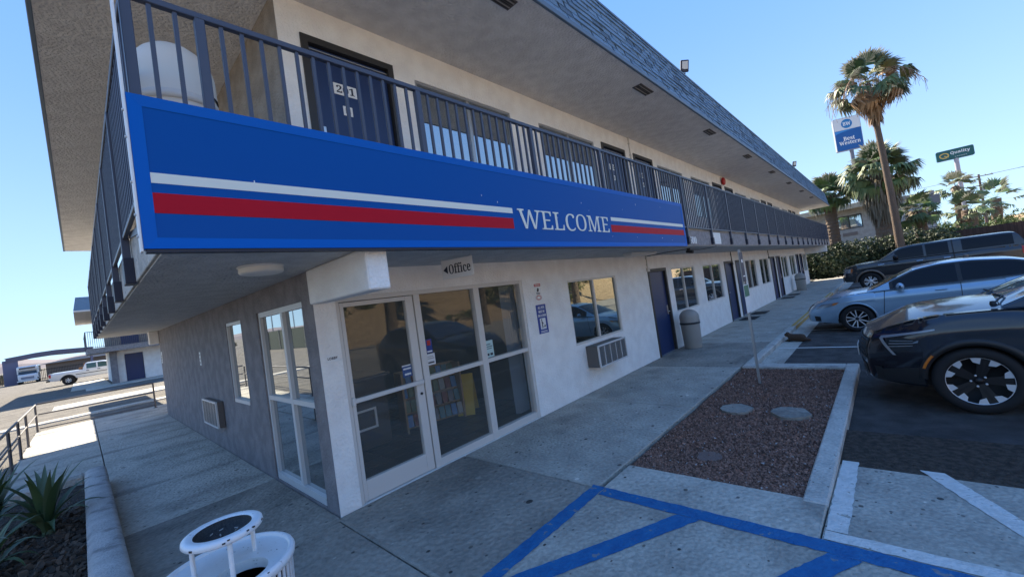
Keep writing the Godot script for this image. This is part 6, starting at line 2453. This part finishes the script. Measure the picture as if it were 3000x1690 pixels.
	for i in 3:
		var cb := MB.new()
		var y := [15.3, 13.0, 11.8][i] as float
		cb.bar(Vector3(-0.6, y, -2.4), Vector3(0.6, y, 2.4), 0.16, 0.2)
		for k in 5:
			cb.tube(Vector3(-0.55 + 0.275 * k, y, -2.2 + 1.1 * k), Vector3(-0.55 + 0.275 * k, y + 0.35, -2.2 + 1.1 * k), 0.07, 0.05, 6)
		obj("crossarm", cb, plain(0.12, 0.085, 0.075, 0.9), up2)
	var wr := thing("power_line", "thin power line crossing the sky above the right palms", "power line", Vector3(0, 0, 0))
	var wb := MB.new()
	pole_line(wb, Vector3(128.0, 13.6, -12.0), Vector3(66.0, 7.9, 18.5), 0.25, 0.05)
	obj("wire", wb, plain(0.04, 0.04, 0.045, 0.7), wr)
	for q in [[Vector3(205, 0, 12.5), 9.0], [Vector3(230, 0, 22.0), 8.0]]:
		var t3 := thing("utility_pole", "tiny distant utility pole %s the shrubs" % ("just left of" if q[1] > 8.5 else "beyond"), "utility pole", q[0], 0.0, "distant poles on the right")
		var b3 := MB.new()
		b3.tube(Vector3.ZERO, Vector3(0, q[1], 0), 0.22, 0.16, 8)
		b3.bar(Vector3(0, q[1] - 0.8, -1.6), Vector3(0, q[1] - 0.8, 1.6), 0.15, 0.15)
		obj("pole", b3, plain(0.10, 0.075, 0.07, 0.9), t3)

# ---------------------------------------------------------------- the left distance
func pipe_rail(pts: Array, posts: Array, parent: Node3D, top: float, has_low: bool) -> void:
	var r := MB.new()
	for i in pts.size() - 1:
		r.tube(pts[i] + Vector3(0, top, 0), pts[i + 1] + Vector3(0, top, 0), 0.024, 0.024, 8)
	obj("top_rail", r, M.rail_old, parent)
	var m := MB.new()
	for i in pts.size() - 1:
		m.tube(pts[i] + Vector3(0, top * 0.62, 0), pts[i + 1] + Vector3(0, top * 0.62, 0), 0.018, 0.018, 8)
	obj("middle_rail", m, M.rail_old, parent)
	if has_low:
		var l := MB.new()
		for i in pts.size() - 1:
			l.tube(pts[i] + Vector3(0, 0.09, 0), pts[i + 1] + Vector3(0, 0.09, 0), 0.018, 0.018, 8)
		obj("bottom_rail", l, M.rail_old, parent)
	var p := MB.new()
	p.tube(Vector3.ZERO, Vector3(0, top, 0), 0.024, 0.024, 8)
	p.tube(Vector3.ZERO, Vector3(0, 0.012, 0), 0.06, 0.06, 10)
	var pm := p.done()
	for q in posts:
		obj("post", pm, M.rail_old, parent, q)

func build_left() -> void:
	var t := thing("pipe_railing", "brown pipe handrail along the left edge of the side walk", "railing")
	pipe_rail([Vector3(-2.62, 0, -4.9), Vector3(-2.62, 0, -14.65)], [Vector3(-2.62, 0, -6.2), Vector3(-2.62, 0, -7.95), Vector3(-2.62, 0, -9.68), Vector3(-2.62, 0, -11.5), Vector3(-2.62, 0, -14.6)], t, 0.80, false)
	var t2 := thing("pipe_railing", "pipe railing across the far end of the side walk", "railing")
	pipe_rail([Vector3(-2.58, 0, -14.66), Vector3(0.0, 0, -14.2)], [Vector3(-0.02, 0, -14.2)], t2, 0.82, true)
	# second wing of the motel
	var w := thing("motel_wing", "far two storey wing of the motel with a blue door and a grey pillar", "building", Vector3(0.0, 0.0, -37.0))
	var a := MB.new()
	wall(a, 0.0, 16.0, -0.1, 2.35, 0.0, 0.2, [[0.60, 1.62, 0.0, 1.99]])
	a.box(Vector3(0.0, -0.1, -11.0), Vector3(16.0, 2.35, -0.22))
	obj("wall", a, M.stucco_cream, w)
	var u := MB.new()
	u.box(Vector3(0.0, 2.66, -11.0), Vector3(16.0, 5.33, 0.0))
	obj("upper_wall", u, M.stucco_brown, w)
	var d := MB.new()
	d.box(Vector3(0.62, 0.01, -0.10), Vector3(1.60, 1.97, -0.05))
	obj("door", d, M.door_blue, w)
	var d2 := MB.new()
	d2.box(Vector3(0.5, 2.67, 0.001), Vector3(1.5, 4.6, 0.03))
	obj("upper_door", d2, M.door_blue, w)
	var sl := MB.new()
	sl.box(Vector3(-1.23, 2.30, 0.002), Vector3(16.0, 2.66, 1.2))
	sl.box(Vector3(-1.23, 2.30, -11.0), Vector3(-0.002, 2.66, 0.002))
	obj("balcony_slab", sl, M.deck_face, w)
	var pi := MB.new()
	pi.cbox(Vector3(-0.16, -0.1, -0.2), Vector3(0.19, 2.30, 0.55), 0.02)
	obj("pillar", pi, M.stucco_grey, w)
	var bx := MB.new()
	bx.cbox(Vector3(0.22, 2.0, 0.01), Vector3(0.42, 2.22, 0.12), 0.01)
	obj("wall_lamp", bx, M.white, w)
	var ro := MB.new()
	ro.box(Vector3(-1.66, 5.20, -13.0), Vector3(17.0, 5.30, 1.56))
	obj("roof_soffit", ro, M.soffit, w)
	var mr := MB.new()
	mr.quad(Vector3(-1.66, 5.30, 1.55), Vector3(17.0, 5.30, 1.55), Vector3(17.0, 6.20, 1.40), Vector3(-1.5, 6.20, 1.40))
	mr.quad(Vector3(-1.66, 5.30, -13.0), Vector3(-1.66, 5.30, 1.55), Vector3(-1.5, 6.20, 1.40), Vector3(-1.5, 6.20, -12.9))
	mr.quad(Vector3(17.0, 5.30, -13.0), Vector3(-1.66, 5.30, -13.0), Vector3(-1.5, 6.20, -12.9), Vector3(17.0, 6.20, -12.9))
	mr.quad(Vector3(-1.5, 6.20, 1.40), Vector3(17.0, 6.20, 1.40), Vector3(17.0, 6.20, -12.9), Vector3(-1.5, 6.20, -12.9))
	obj("roof_edge", mr, M.shingle[1], w)
	var bal := MB.new()
	bal.box(Vector3(-0.012, 2.68, -0.012), Vector3(0.012, 3.78, 0.012))
	var bm := bal.done()
	for i in 40:
		obj("baluster", bm, M.rail, w, Vector3(-1.23 + i * 0.10, 0, 1.22))
	for i in 80:
		obj("baluster", bm, M.rail, w, Vector3(-1.25, 0, 1.22 - i * 0.14))
	var tr := MB.new()
	tr.box(Vector3(-1.27, 3.78, 1.20), Vector3(16.0, 3.82, 1.25))
	tr.box(Vector3(-1.27, 3.78, -11.0), Vector3(-1.23, 3.82, 1.19))
	tr.box(Vector3(-1.27, 2.70, 1.21), Vector3(16.0, 2.73, 1.24))
	obj("railing_bar", tr, M.rail, w)
	# walk before that wing
	var s := structure("far_pavement")
	var sb := MB.new()
	sb.cbox(Vector3(-1.5, -0.2, -36.99), Vector3(16.0, 0.0, -34.2), 0.03)
	sb.cbox(Vector3(-2.2, -0.2, -54.0), Vector3(-0.2, 0.0, -37.2), 0.03)
	obj("pavement", sb, M.walk2, s)
	var kp := MB.new()
	kp.cbox(Vector3(-2.6, -0.2, -24.5), Vector3(16.0, 0.0, -22.0), 0.03)
	kp.cbox(Vector3(-12.0, -0.2, -18.0), Vector3(16.0, -0.01, -17.2), 0.03)
	obj("pavement", kp, M.walk2, s)
	build_white_pickup()
	build_camper()
	# open carport
	var c := thing("carport", "long low open carport with a slightly bent roof across the far lot", "carport", Vector3(-4.8, 0.0, -91.0), 0.12)
	var cb := MB.new()
	var pts := [Vector3(-4.3, 3.55, 0), Vector3(-1.5, 3.85, 0), Vector3(0.5, 3.92, 0), Vector3(4.4, 3.7, 0)]
	for i in 3:
		var p: Vector3 = pts[i]
		var q: Vector3 = pts[i + 1]
		cb.quad(p + Vector3(0, 0.3, 3), q + Vector3(0, 0.3, 3), q + Vector3(0, 0.3, -3), p + Vector3(0, 0.3, -3))
		cb.quad(p + Vector3(0, 0.3, 3), q + Vector3(0, 0.3, 3), q + Vector3(0, -0.35, 3), p + Vector3(0, -0.35, 3))
		cb.quad(p + Vector3(0, -0.35, 3), q + Vector3(0, -0.35, 3), q + Vector3(0, -0.35, -3), p + Vector3(0, -0.35, -3))
	obj("roof", cb, plain(0.10, 0.095, 0.14, 0.6), c)
	for x in [-3.9, 4.2]:
		var pb := MB.new()
		pb.box(Vector3(x - (0.7 if x < 0 else 0.12), -0.1, 2.3), Vector3(x + (0.7 if x < 0 else 0.12), 3.5, 2.9))
		obj("post", pb, plain(0.14, 0.135, 0.20, 0.7), c)
	# metal fence at the back of the lot
	var f := thing("bar_fence", "dark barred fence along the back of the far lot", "fence", Vector3(-10.5, -0.05, -93.5))
	var bb := MB.new()
	bb.box(Vector3(-0.03, 0, -0.03), Vector3(0.03, 1.7, 0.03))
	var bbm := bb.done()
	var fence_m := plain(0.06, 0.05, 0.05, 0.7)
	for i in 130:
		obj("bar", bbm, fence_m, f, Vector3(i * 0.17, 0, i * 0.04))
	var fb := MB.new()
	fb.bar(Vector3(0, 1.55, 0), Vector3(22, 1.55, 5.2), 0.05, 0.08)
	fb.bar(Vector3(0, 0.25, 0), Vector3(22, 0.25, 5.2), 0.05, 0.08)
	obj("fence_rail", fb, fence_m, f)
	# low dark store behind it
	var h := thing("far_shed", "long low brown shed roof behind the barred fence", "shed", Vector3(2.0, 0.0, -112.0))
	var hb := MB.new()
	hb.box(Vector3(-8.0, 0.0, -6), Vector3(14.0, 2.5, 0))
	obj("wall", hb, plain(0.20, 0.15, 0.12, 0.9), h)
	var hr := MB.new()
	hr.prism(PackedVector2Array([Vector2(-9, 2.4), Vector2(15, 2.6), Vector2(15, 3.4), Vector2(-4, 3.0)]), Basis.IDENTITY, Vector3(0, 0, 0.8), 8.0)
	obj("roof", hr, plain(0.34, 0.32, 0.32, 0.7), h)
	for i in 4:
		shrub(["dry low bush at the very left edge by the far fence", "taller dry bush left of the camper van", "dry low bush behind the camper van", "taller dry bush behind the barred fence right of the camper"][i], Vector3(-19.0 + i * 3.4, -0.05, -98.0 - (i % 2) * 5.0), Vector3(3.0, 1.6 + 0.5 * (i % 2), 2.0), 260, 0.35, [Color(0.16, 0.13, 0.06), Color(0.12, 0.12, 0.05), Color(0.22, 0.17, 0.09)], 60 + i, "dry bushes at the far left")
	# mountains
	var mt := structure("mountains")
	var mb := MB.new()
	var n := FastNoiseLite.new()
	n.seed = 4
	n.frequency = 0.004
	var rows := []
	for j in 3:
		var r := []
		for i in 61:
			var x := -1500.0 + i * 40.0
			var y := 30.0 + 26.0 * n.get_noise_2d(x, 3.0) + 14.0 * exp(-pow((x + 175.0) / 60.0, 2.0))
			r.append(Vector3(x, [-1.0, y * 0.6, y][j], -2200.0 - [0.0, 60.0, 160.0][j]))
		rows.append(r)
	mb.grid(rows, false, false)
	obj("ridge", mb, plain(0.16, 0.14, 0.15, 1.0), mt)

func build_white_pickup() -> void:
	var c := Car.new()
	c.length = 5.8; c.hw = 0.98; c.nose_r = 0.5; c.nose_c = 0.12; c.tail_c = 0.04; c.sill = 0.50
	c.belt = [[0.0, 1.05], [0.2, 1.12], [1.3, 1.18], [3.6, 1.20], [5.8, 1.20]]
	c.roof = [[1.3, 1.22], [1.4, 1.28], [2.0, 1.74], [2.3, 1.80], [3.4, 1.80], [3.52, 1.72], [3.62, 1.22]]
	c.lean_top = 0.08; c.tumble = 0.18; c.glass_in = 0.03; c.bulge = 0.04
	c.wheels = [0.95, 4.60]; c.wheel_r = 0.41; c.arch_r = 0.49
	var t := thing("white_pickup", "white crew cab pickup parked side on in the sunny far lot", "pickup truck", Vector3(2.2, -0.05, -52.6), 0.0)
	t.rotation.y = -PI / 2 - 0.10
	var wm := paint(0.66, 0.67, 0.68, 0.0, 0.35)
	var gl := plain(0.05, 0.10, 0.10, 0.05)
	obj("body", c.body(), wm, t)
	obj("cabin", c.cabin(), wm, t)
	obj("underside", c.underside(), M.black, t)
	for s in [-1.0, 1.0]:
		obj("window", c.window(1.9, 2.62, 0.03, 0.06, s), gl, t)
		obj("window", c.window(2.72, 3.38, 0.03, 0.06, s), gl, t)
		obj("side_strip", c.patch([Vector2(1.45, 0.80), Vector2(4.1, 0.80), Vector2(4.1, 0.86), Vector2(1.45, 0.86)], 0.006, s), M.frame_dark, t)
		obj("tail_light", c.patch([Vector2(5.65, 0.85), Vector2(5.79, 0.85), Vector2(5.79, 1.15), Vector2(5.65, 1.15)], 0.01, s), M.red, t)
		for w in c.wheels:
			add_wheel(t, s * 0.86, 0.41, w, 0.41, 0.22, 0.26, "six", s)
			obj("arch_lip", c.ring(w, c.arch_r - 0.02, c.arch_r + 0.03, 0.0, PI, 0.01, s), M.frame_dark, t)
		for z in [2.56, 3.30]:
			var h := MB.new()
			h.chbox(c.side(z, 1.06, 0.02, s), Vector3(0.012, 0.03, 0.10), Basis.IDENTITY, 0.01)
			obj("door_handle", h, M.black, t)
	var b := MB.new()
	b.cbox(Vector3(-0.95, 0.5, 5.72), Vector3(0.95, 0.66, 5.98), 0.03)
	obj("rear_bumper", b, M.frame_dark, t)
	var ld := thing("toolbox", "orange and brown load standing in the bed of the white pickup", "load", Vector3(-1.25, 1.12, -53.0))
	var lb := MB.new()
	lb.cbox(Vector3(-0.5, 0.0, -0.3), Vector3(0.55, 0.24, 0.3), 0.03)
	lb.cbox(Vector3(-0.15, 0.24, -0.2), Vector3(0.0, 0.6, 0.2), 0.03)
	obj("load", lb, plain(0.35, 0.13, 0.04, 0.8), ld)

func build_camper() -> void:
	var t := thing("camper_van", "white camper van facing the camera in the far left lot", "camper van", Vector3(-6.75, -0.05, -86.0))
	var b := MB.new()
	b.cbox(Vector3(-0.95, 0.35, -5.2), Vector3(0.95, 1.35, 0.0), 0.10)
	b.cbox(Vector3(-1.02, 1.3, -5.3), Vector3(1.02, 2.45, -0.55), 0.12)
	b.cbox(Vector3(-0.98, 1.85, -1.0), Vector3(0.98, 2.42, 0.15), 0.12)
	obj("body", b, paint(0.66, 0.66, 0.66, 0.0, 0.4), t)
	var w := MB.new()
	w.quad(Vector3(-0.82, 1.72, 0.06), Vector3(0.82, 1.72, 0.06), Vector3(0.86, 1.34, 0.16), Vector3(-0.86, 1.34, 0.16))
	obj("windscreen", w, plain(0.03, 0.04, 0.05, 0.1), t)
	var bn := MB.new()
	bn.cbox(Vector3(-0.88, 0.45, 0.0), Vector3(0.88, 1.28, 0.75), 0.10)
	obj("bonnet", bn, paint(0.60, 0.62, 0.66, 0.0, 0.4), t)
	var w2 := MB.new()
	w2.box(Vector3(-0.75, 2.02, 0.151), Vector3(0.75, 2.28, 0.16))
	obj("upper_window", w2, plain(0.06, 0.07, 0.09, 0.1), t)
	var gr := MB.new()
	gr.box(Vector3(-0.6, 0.62, 0.751), Vector3(0.6, 0.95, 0.765))
	obj("grille", gr, plain(0.16, 0.18, 0.24, 0.4), t)
	var bp := MB.new()
	bp.cbox(Vector3(-0.98, 0.30, 0.70), Vector3(0.98, 0.48, 0.92), 0.03)
	obj("bumper", bp, M.alu, t)
	for s in [-1.0, 1.0]:
		for z in [0.15, -3.8]:
			add_wheel(t, s * 0.82, 0.36, z, 0.36, 0.2, 0.24, "six", s)
		var l := MB.new()
		l.cbox(Vector3(s * 0.75 - 0.12, 0.66, 0.75), Vector3(s * 0.75 + 0.12, 0.90, 0.77), 0.01)
		obj("headlight", l, M.alu, t)

# ---------------------------------------------------------------- what the glass reflects: the bank across the road
func build_opposite() -> void:
	var h := structure("hillside")
	var b := MB.new()
	var n := FastNoiseLite.new()
	n.seed = 19
	n.frequency = 0.05
	var rows := []
	for j in 30:
		var r := []
		for i in 80:
			var x := lerpf(-120, 220, i / 79.0)
			var f := j / 29.0
			var z := lerpf(25.5, 62.0, f)
			r.append(Vector3(x, -0.3 + 5.9 * smoothstep(0.0, 0.34, f) + (1.0 * n.get_noise_2d(x, z) + 0.7 * n.get_noise_2d(x * 6, z * 6)) * minf(f * 8.0, 1.0), z))
		rows.append(r)
	b.grid(rows, true)
	obj("bank", b, M.dirt, h)
	var names := ["palm across the road, mirrored in the lobby door", "palm across the road, mirrored in the right lobby pane", "palm across the road, mirrored in the window above the air conditioner", "palm across the road opposite the far end of the motel"]
	var px := [14.0, 24.6, 38.0, 52.0]
	for i in 4:
		palm(names[i], Vector3(px[i], -0.1, 22.5 + (i % 2) * 1.5), 9.5, 0.42, 0.34, Vector3(0.2, 0, 0), 1.5, 1.3, 26, 1.5, 0.8, 70 + i, 0.03, [Color(0.06, 0.10, 0.04)], Color(0.2, 0.14, 0.07))
	for i in 16:
		shrub("low bush on the sunlit bank across the road", Vector3(-10.0 + i * 4.6, 0.3 + (i % 4) * 1.2, 28.5 + (i % 4) * 2.2), Vector3(2.6 + (i % 3) * 1.2, 1.3 + (i % 2) * 0.8, 2.0), 300, 0.24, [Color(0.12, 0.15, 0.045), Color(0.16, 0.17, 0.06), Color(0.09, 0.11, 0.04)], 90 + i, "bushes across the road")
	# the yard to the left, mirrored in the end windows
	var f := thing("green_fence", "dark green screened fence across the left yard, mirrored in the side windows", "fence", Vector3(-14.5, 0.0, -61.0))
	var fb := MB.new()
	fb.box(Vector3(-0.03, 0.0, 0.0), Vector3(0.03, 2.2, 46.0))
	obj("screen", fb, plain(0.015, 0.03, 0.025, 0.9), f)
	for k in 12:
		var pb := MB.new()
		pb.tube(Vector3(0.07, 0, k * 4.0), Vector3(0.07, 2.3, k * 4.0), 0.04, 0.04, 6)
		obj("post", pb, M.bin_grey, f)
	var g := thing("green_cabinet", "pale and dark green equipment cabinet in the left yard, mirrored in the tall window", "cabinet", Vector3(-11.5, 0.0, -27.0))
	var gb := MB.new()
	gb.cbox(Vector3(-1.2, 0.0, -1.6), Vector3(1.2, 2.3, 1.6), 0.04)
	obj("case", gb, plain(0.02, 0.07, 0.055, 0.5), g)
	var gd := MB.new()
	gd.cbox(Vector3(1.2, 0.1, -1.5), Vector3(1.23, 2.2, -0.3), 0.01)
	obj("panel", gd, plain(0.34, 0.44, 0.32, 0.5), g)
	for q in [[-20.0, -70.0, 9.0, "nearer"], [-26.0, -78.0, 11.0, "taller"], [-22.0, -62.0, 7.0, "shorter"]]:
		var p := thing("lamp_post", "%s thin pole beyond the green fence, mirrored in the side windows" % q[3], "pole", Vector3(q[0], 0, q[1]), 0.0, "poles beyond the left yard")
		var pb := MB.new()
		pb.tube(Vector3.ZERO, Vector3(0, q[2], 0), 0.10, 0.06, 8)
		pb.bar(Vector3(0, q[2] - 0.2, -0.8), Vector3(0, q[2] - 0.2, 0.8), 0.1, 0.1)
		obj("pole", pb, plain(0.2, 0.2, 0.2, 0.6), p)

# ---------------------------------------------------------------- the lobby behind the glass
func build_lobby() -> void:
	var r := thing("lobby_interior", "dim lobby with a tiled floor behind the glass entrance", "lobby")
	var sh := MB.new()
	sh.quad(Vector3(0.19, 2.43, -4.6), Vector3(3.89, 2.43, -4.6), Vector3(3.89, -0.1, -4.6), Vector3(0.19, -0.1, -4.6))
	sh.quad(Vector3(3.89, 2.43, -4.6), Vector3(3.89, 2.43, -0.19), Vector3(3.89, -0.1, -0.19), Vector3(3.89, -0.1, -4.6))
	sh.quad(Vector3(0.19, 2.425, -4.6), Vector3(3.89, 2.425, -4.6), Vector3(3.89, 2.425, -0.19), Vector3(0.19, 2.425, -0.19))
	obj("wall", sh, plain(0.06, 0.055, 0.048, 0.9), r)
	var bed := MB.new()
	strip(bed, 0.19, 3.89, -4.6, 0.0, -0.022)
	obj("grout_bed", bed, M.black, r)
	var tl := MB.new()
	tl.cbox(Vector3(-0.148, -0.02, -0.148), Vector3(0.148, -0.006, 0.148), 0.004)
	var tm := tl.done()
	var mt := [plain(0.065, 0.046, 0.038, 0.4), plain(0.08, 0.06, 0.05, 0.4), plain(0.055, 0.042, 0.034, 0.4)]
	for i in 12:
		for j in 15:
			obj("tile", tm, mt[(i * 5 + j * 7) % 3], r, Vector3(0.35 + i * 0.302, 0, -0.16 - j * 0.302))
	var ct := thing("reception_counter", "dark reception counter with a white framed picture on its front", "counter", Vector3(1.0, 0.0, -1.75))
	var cb := MB.new()
	cb.cbox(Vector3(-0.78, -0.005, -1.2), Vector3(0.55, 1.0, 0.10), 0.01)
	obj("body", cb, plain(0.04, 0.03, 0.028, 0.5), ct)
	var tp := MB.new()
	tp.cbox(Vector3(-0.80, 1.001, -1.25), Vector3(0.62, 1.05, 0.16), 0.012)
	obj("counter_top", tp, plain(0.12, 0.10, 0.09, 0.25), ct)
	var fr := MB.new()
	for q in [[-0.10, 0.34, 0.28, 0.31], [-0.10, 0.34, 0.55, 0.58], [-0.10, -0.07, 0.31, 0.55], [0.31, 0.34, 0.31, 0.55]]:
		fr.box(Vector3(q[0], q[2], 0.101), Vector3(q[1], q[3], 0.118))
	obj("picture_frame", fr, M.white, ct)
	var rk := thing("brochure_rack", "wooden rack filled with leaflets seen through the lobby glass", "rack", Vector3(2.35, -0.005, -1.62), -0.25)
	var rb := MB.new()
	rb.box(Vector3(-0.52, 0.0, -0.26), Vector3(-0.49, 0.95, 0.10))
	rb.box(Vector3(0.49, 0.0, -0.26), Vector3(0.52, 0.95, 0.10))
	rb.box(Vector3(-0.49, 0.0, -0.26), Vector3(0.49, 0.95, -0.24))
	for k in 4:
		rb.box(Vector3(-0.49, 0.06 + k * 0.22, -0.24), Vector3(0.49, 0.075 + k * 0.22, 0.08 - k * 0.07))
	obj("frame", rb, plain(0.34, 0.22, 0.12, 0.6), rk)
	var rng := RandomNumberGenerator.new()
	rng.seed = 15
	var lf := MB.new()
	lf.hbox(Vector3(0, 0.09, 0), Vector3(0.046, 0, 0), Vector3(0, 0.09, -0.02), Vector3(0, 0.002, 0.006))
	var lm := lf.done()
	var cols := [plain(0.30, 0.30, 0.28, 0.5), plain(0.05, 0.16, 0.36, 0.4), plain(0.07, 0.16, 0.18, 0.5), plain(0.20, 0.15, 0.05, 0.5), plain(0.10, 0.10, 0.12, 0.4), plain(0.16, 0.04, 0.03, 0.5), plain(0.10, 0.14, 0.07, 0.5)]
	for k in 4:
		for i in 9:
			obj("leaflet", lm, cols[rng.randi() % cols.size()], rk, Vector3(-0.44 + i * 0.11, 0.08 + k * 0.22, 0.05 - k * 0.07))
	var ws := thing("wet_floor_sign", "yellow folding floor sign standing inside the lobby", "floor sign", Vector3(3.02, -0.005, -1.55), -0.9)
	for s in [-1.0, 1.0]:
		var wb := MB.new()
		wb.hbox(Vector3(0, 0.34, s * 0.11), Vector3(0.15, 0, 0), Vector3(0, 0.34, -s * 0.10), Vector3(0, 0.003, 0.008))
		obj("panel", wb, plain(0.62, 0.42, 0.02, 0.45), ws)
	var bl := thing("vertical_blinds", "dark vertical blind hanging inside the right lobby pane", "blind", Vector3(3.20, 0.08, -0.3))
	for i in 5:
		var sb := MB.new()
		sb.box(Vector3(-0.004, 0.0, -0.045), Vector3(0.004, 2.02, 0.045))
		obj("slat", sb, plain(0.10, 0.13, 0.16, 0.7), bl, Vector3(-i * 0.05, 0, 0), Vector3(0, 0.6, 0))
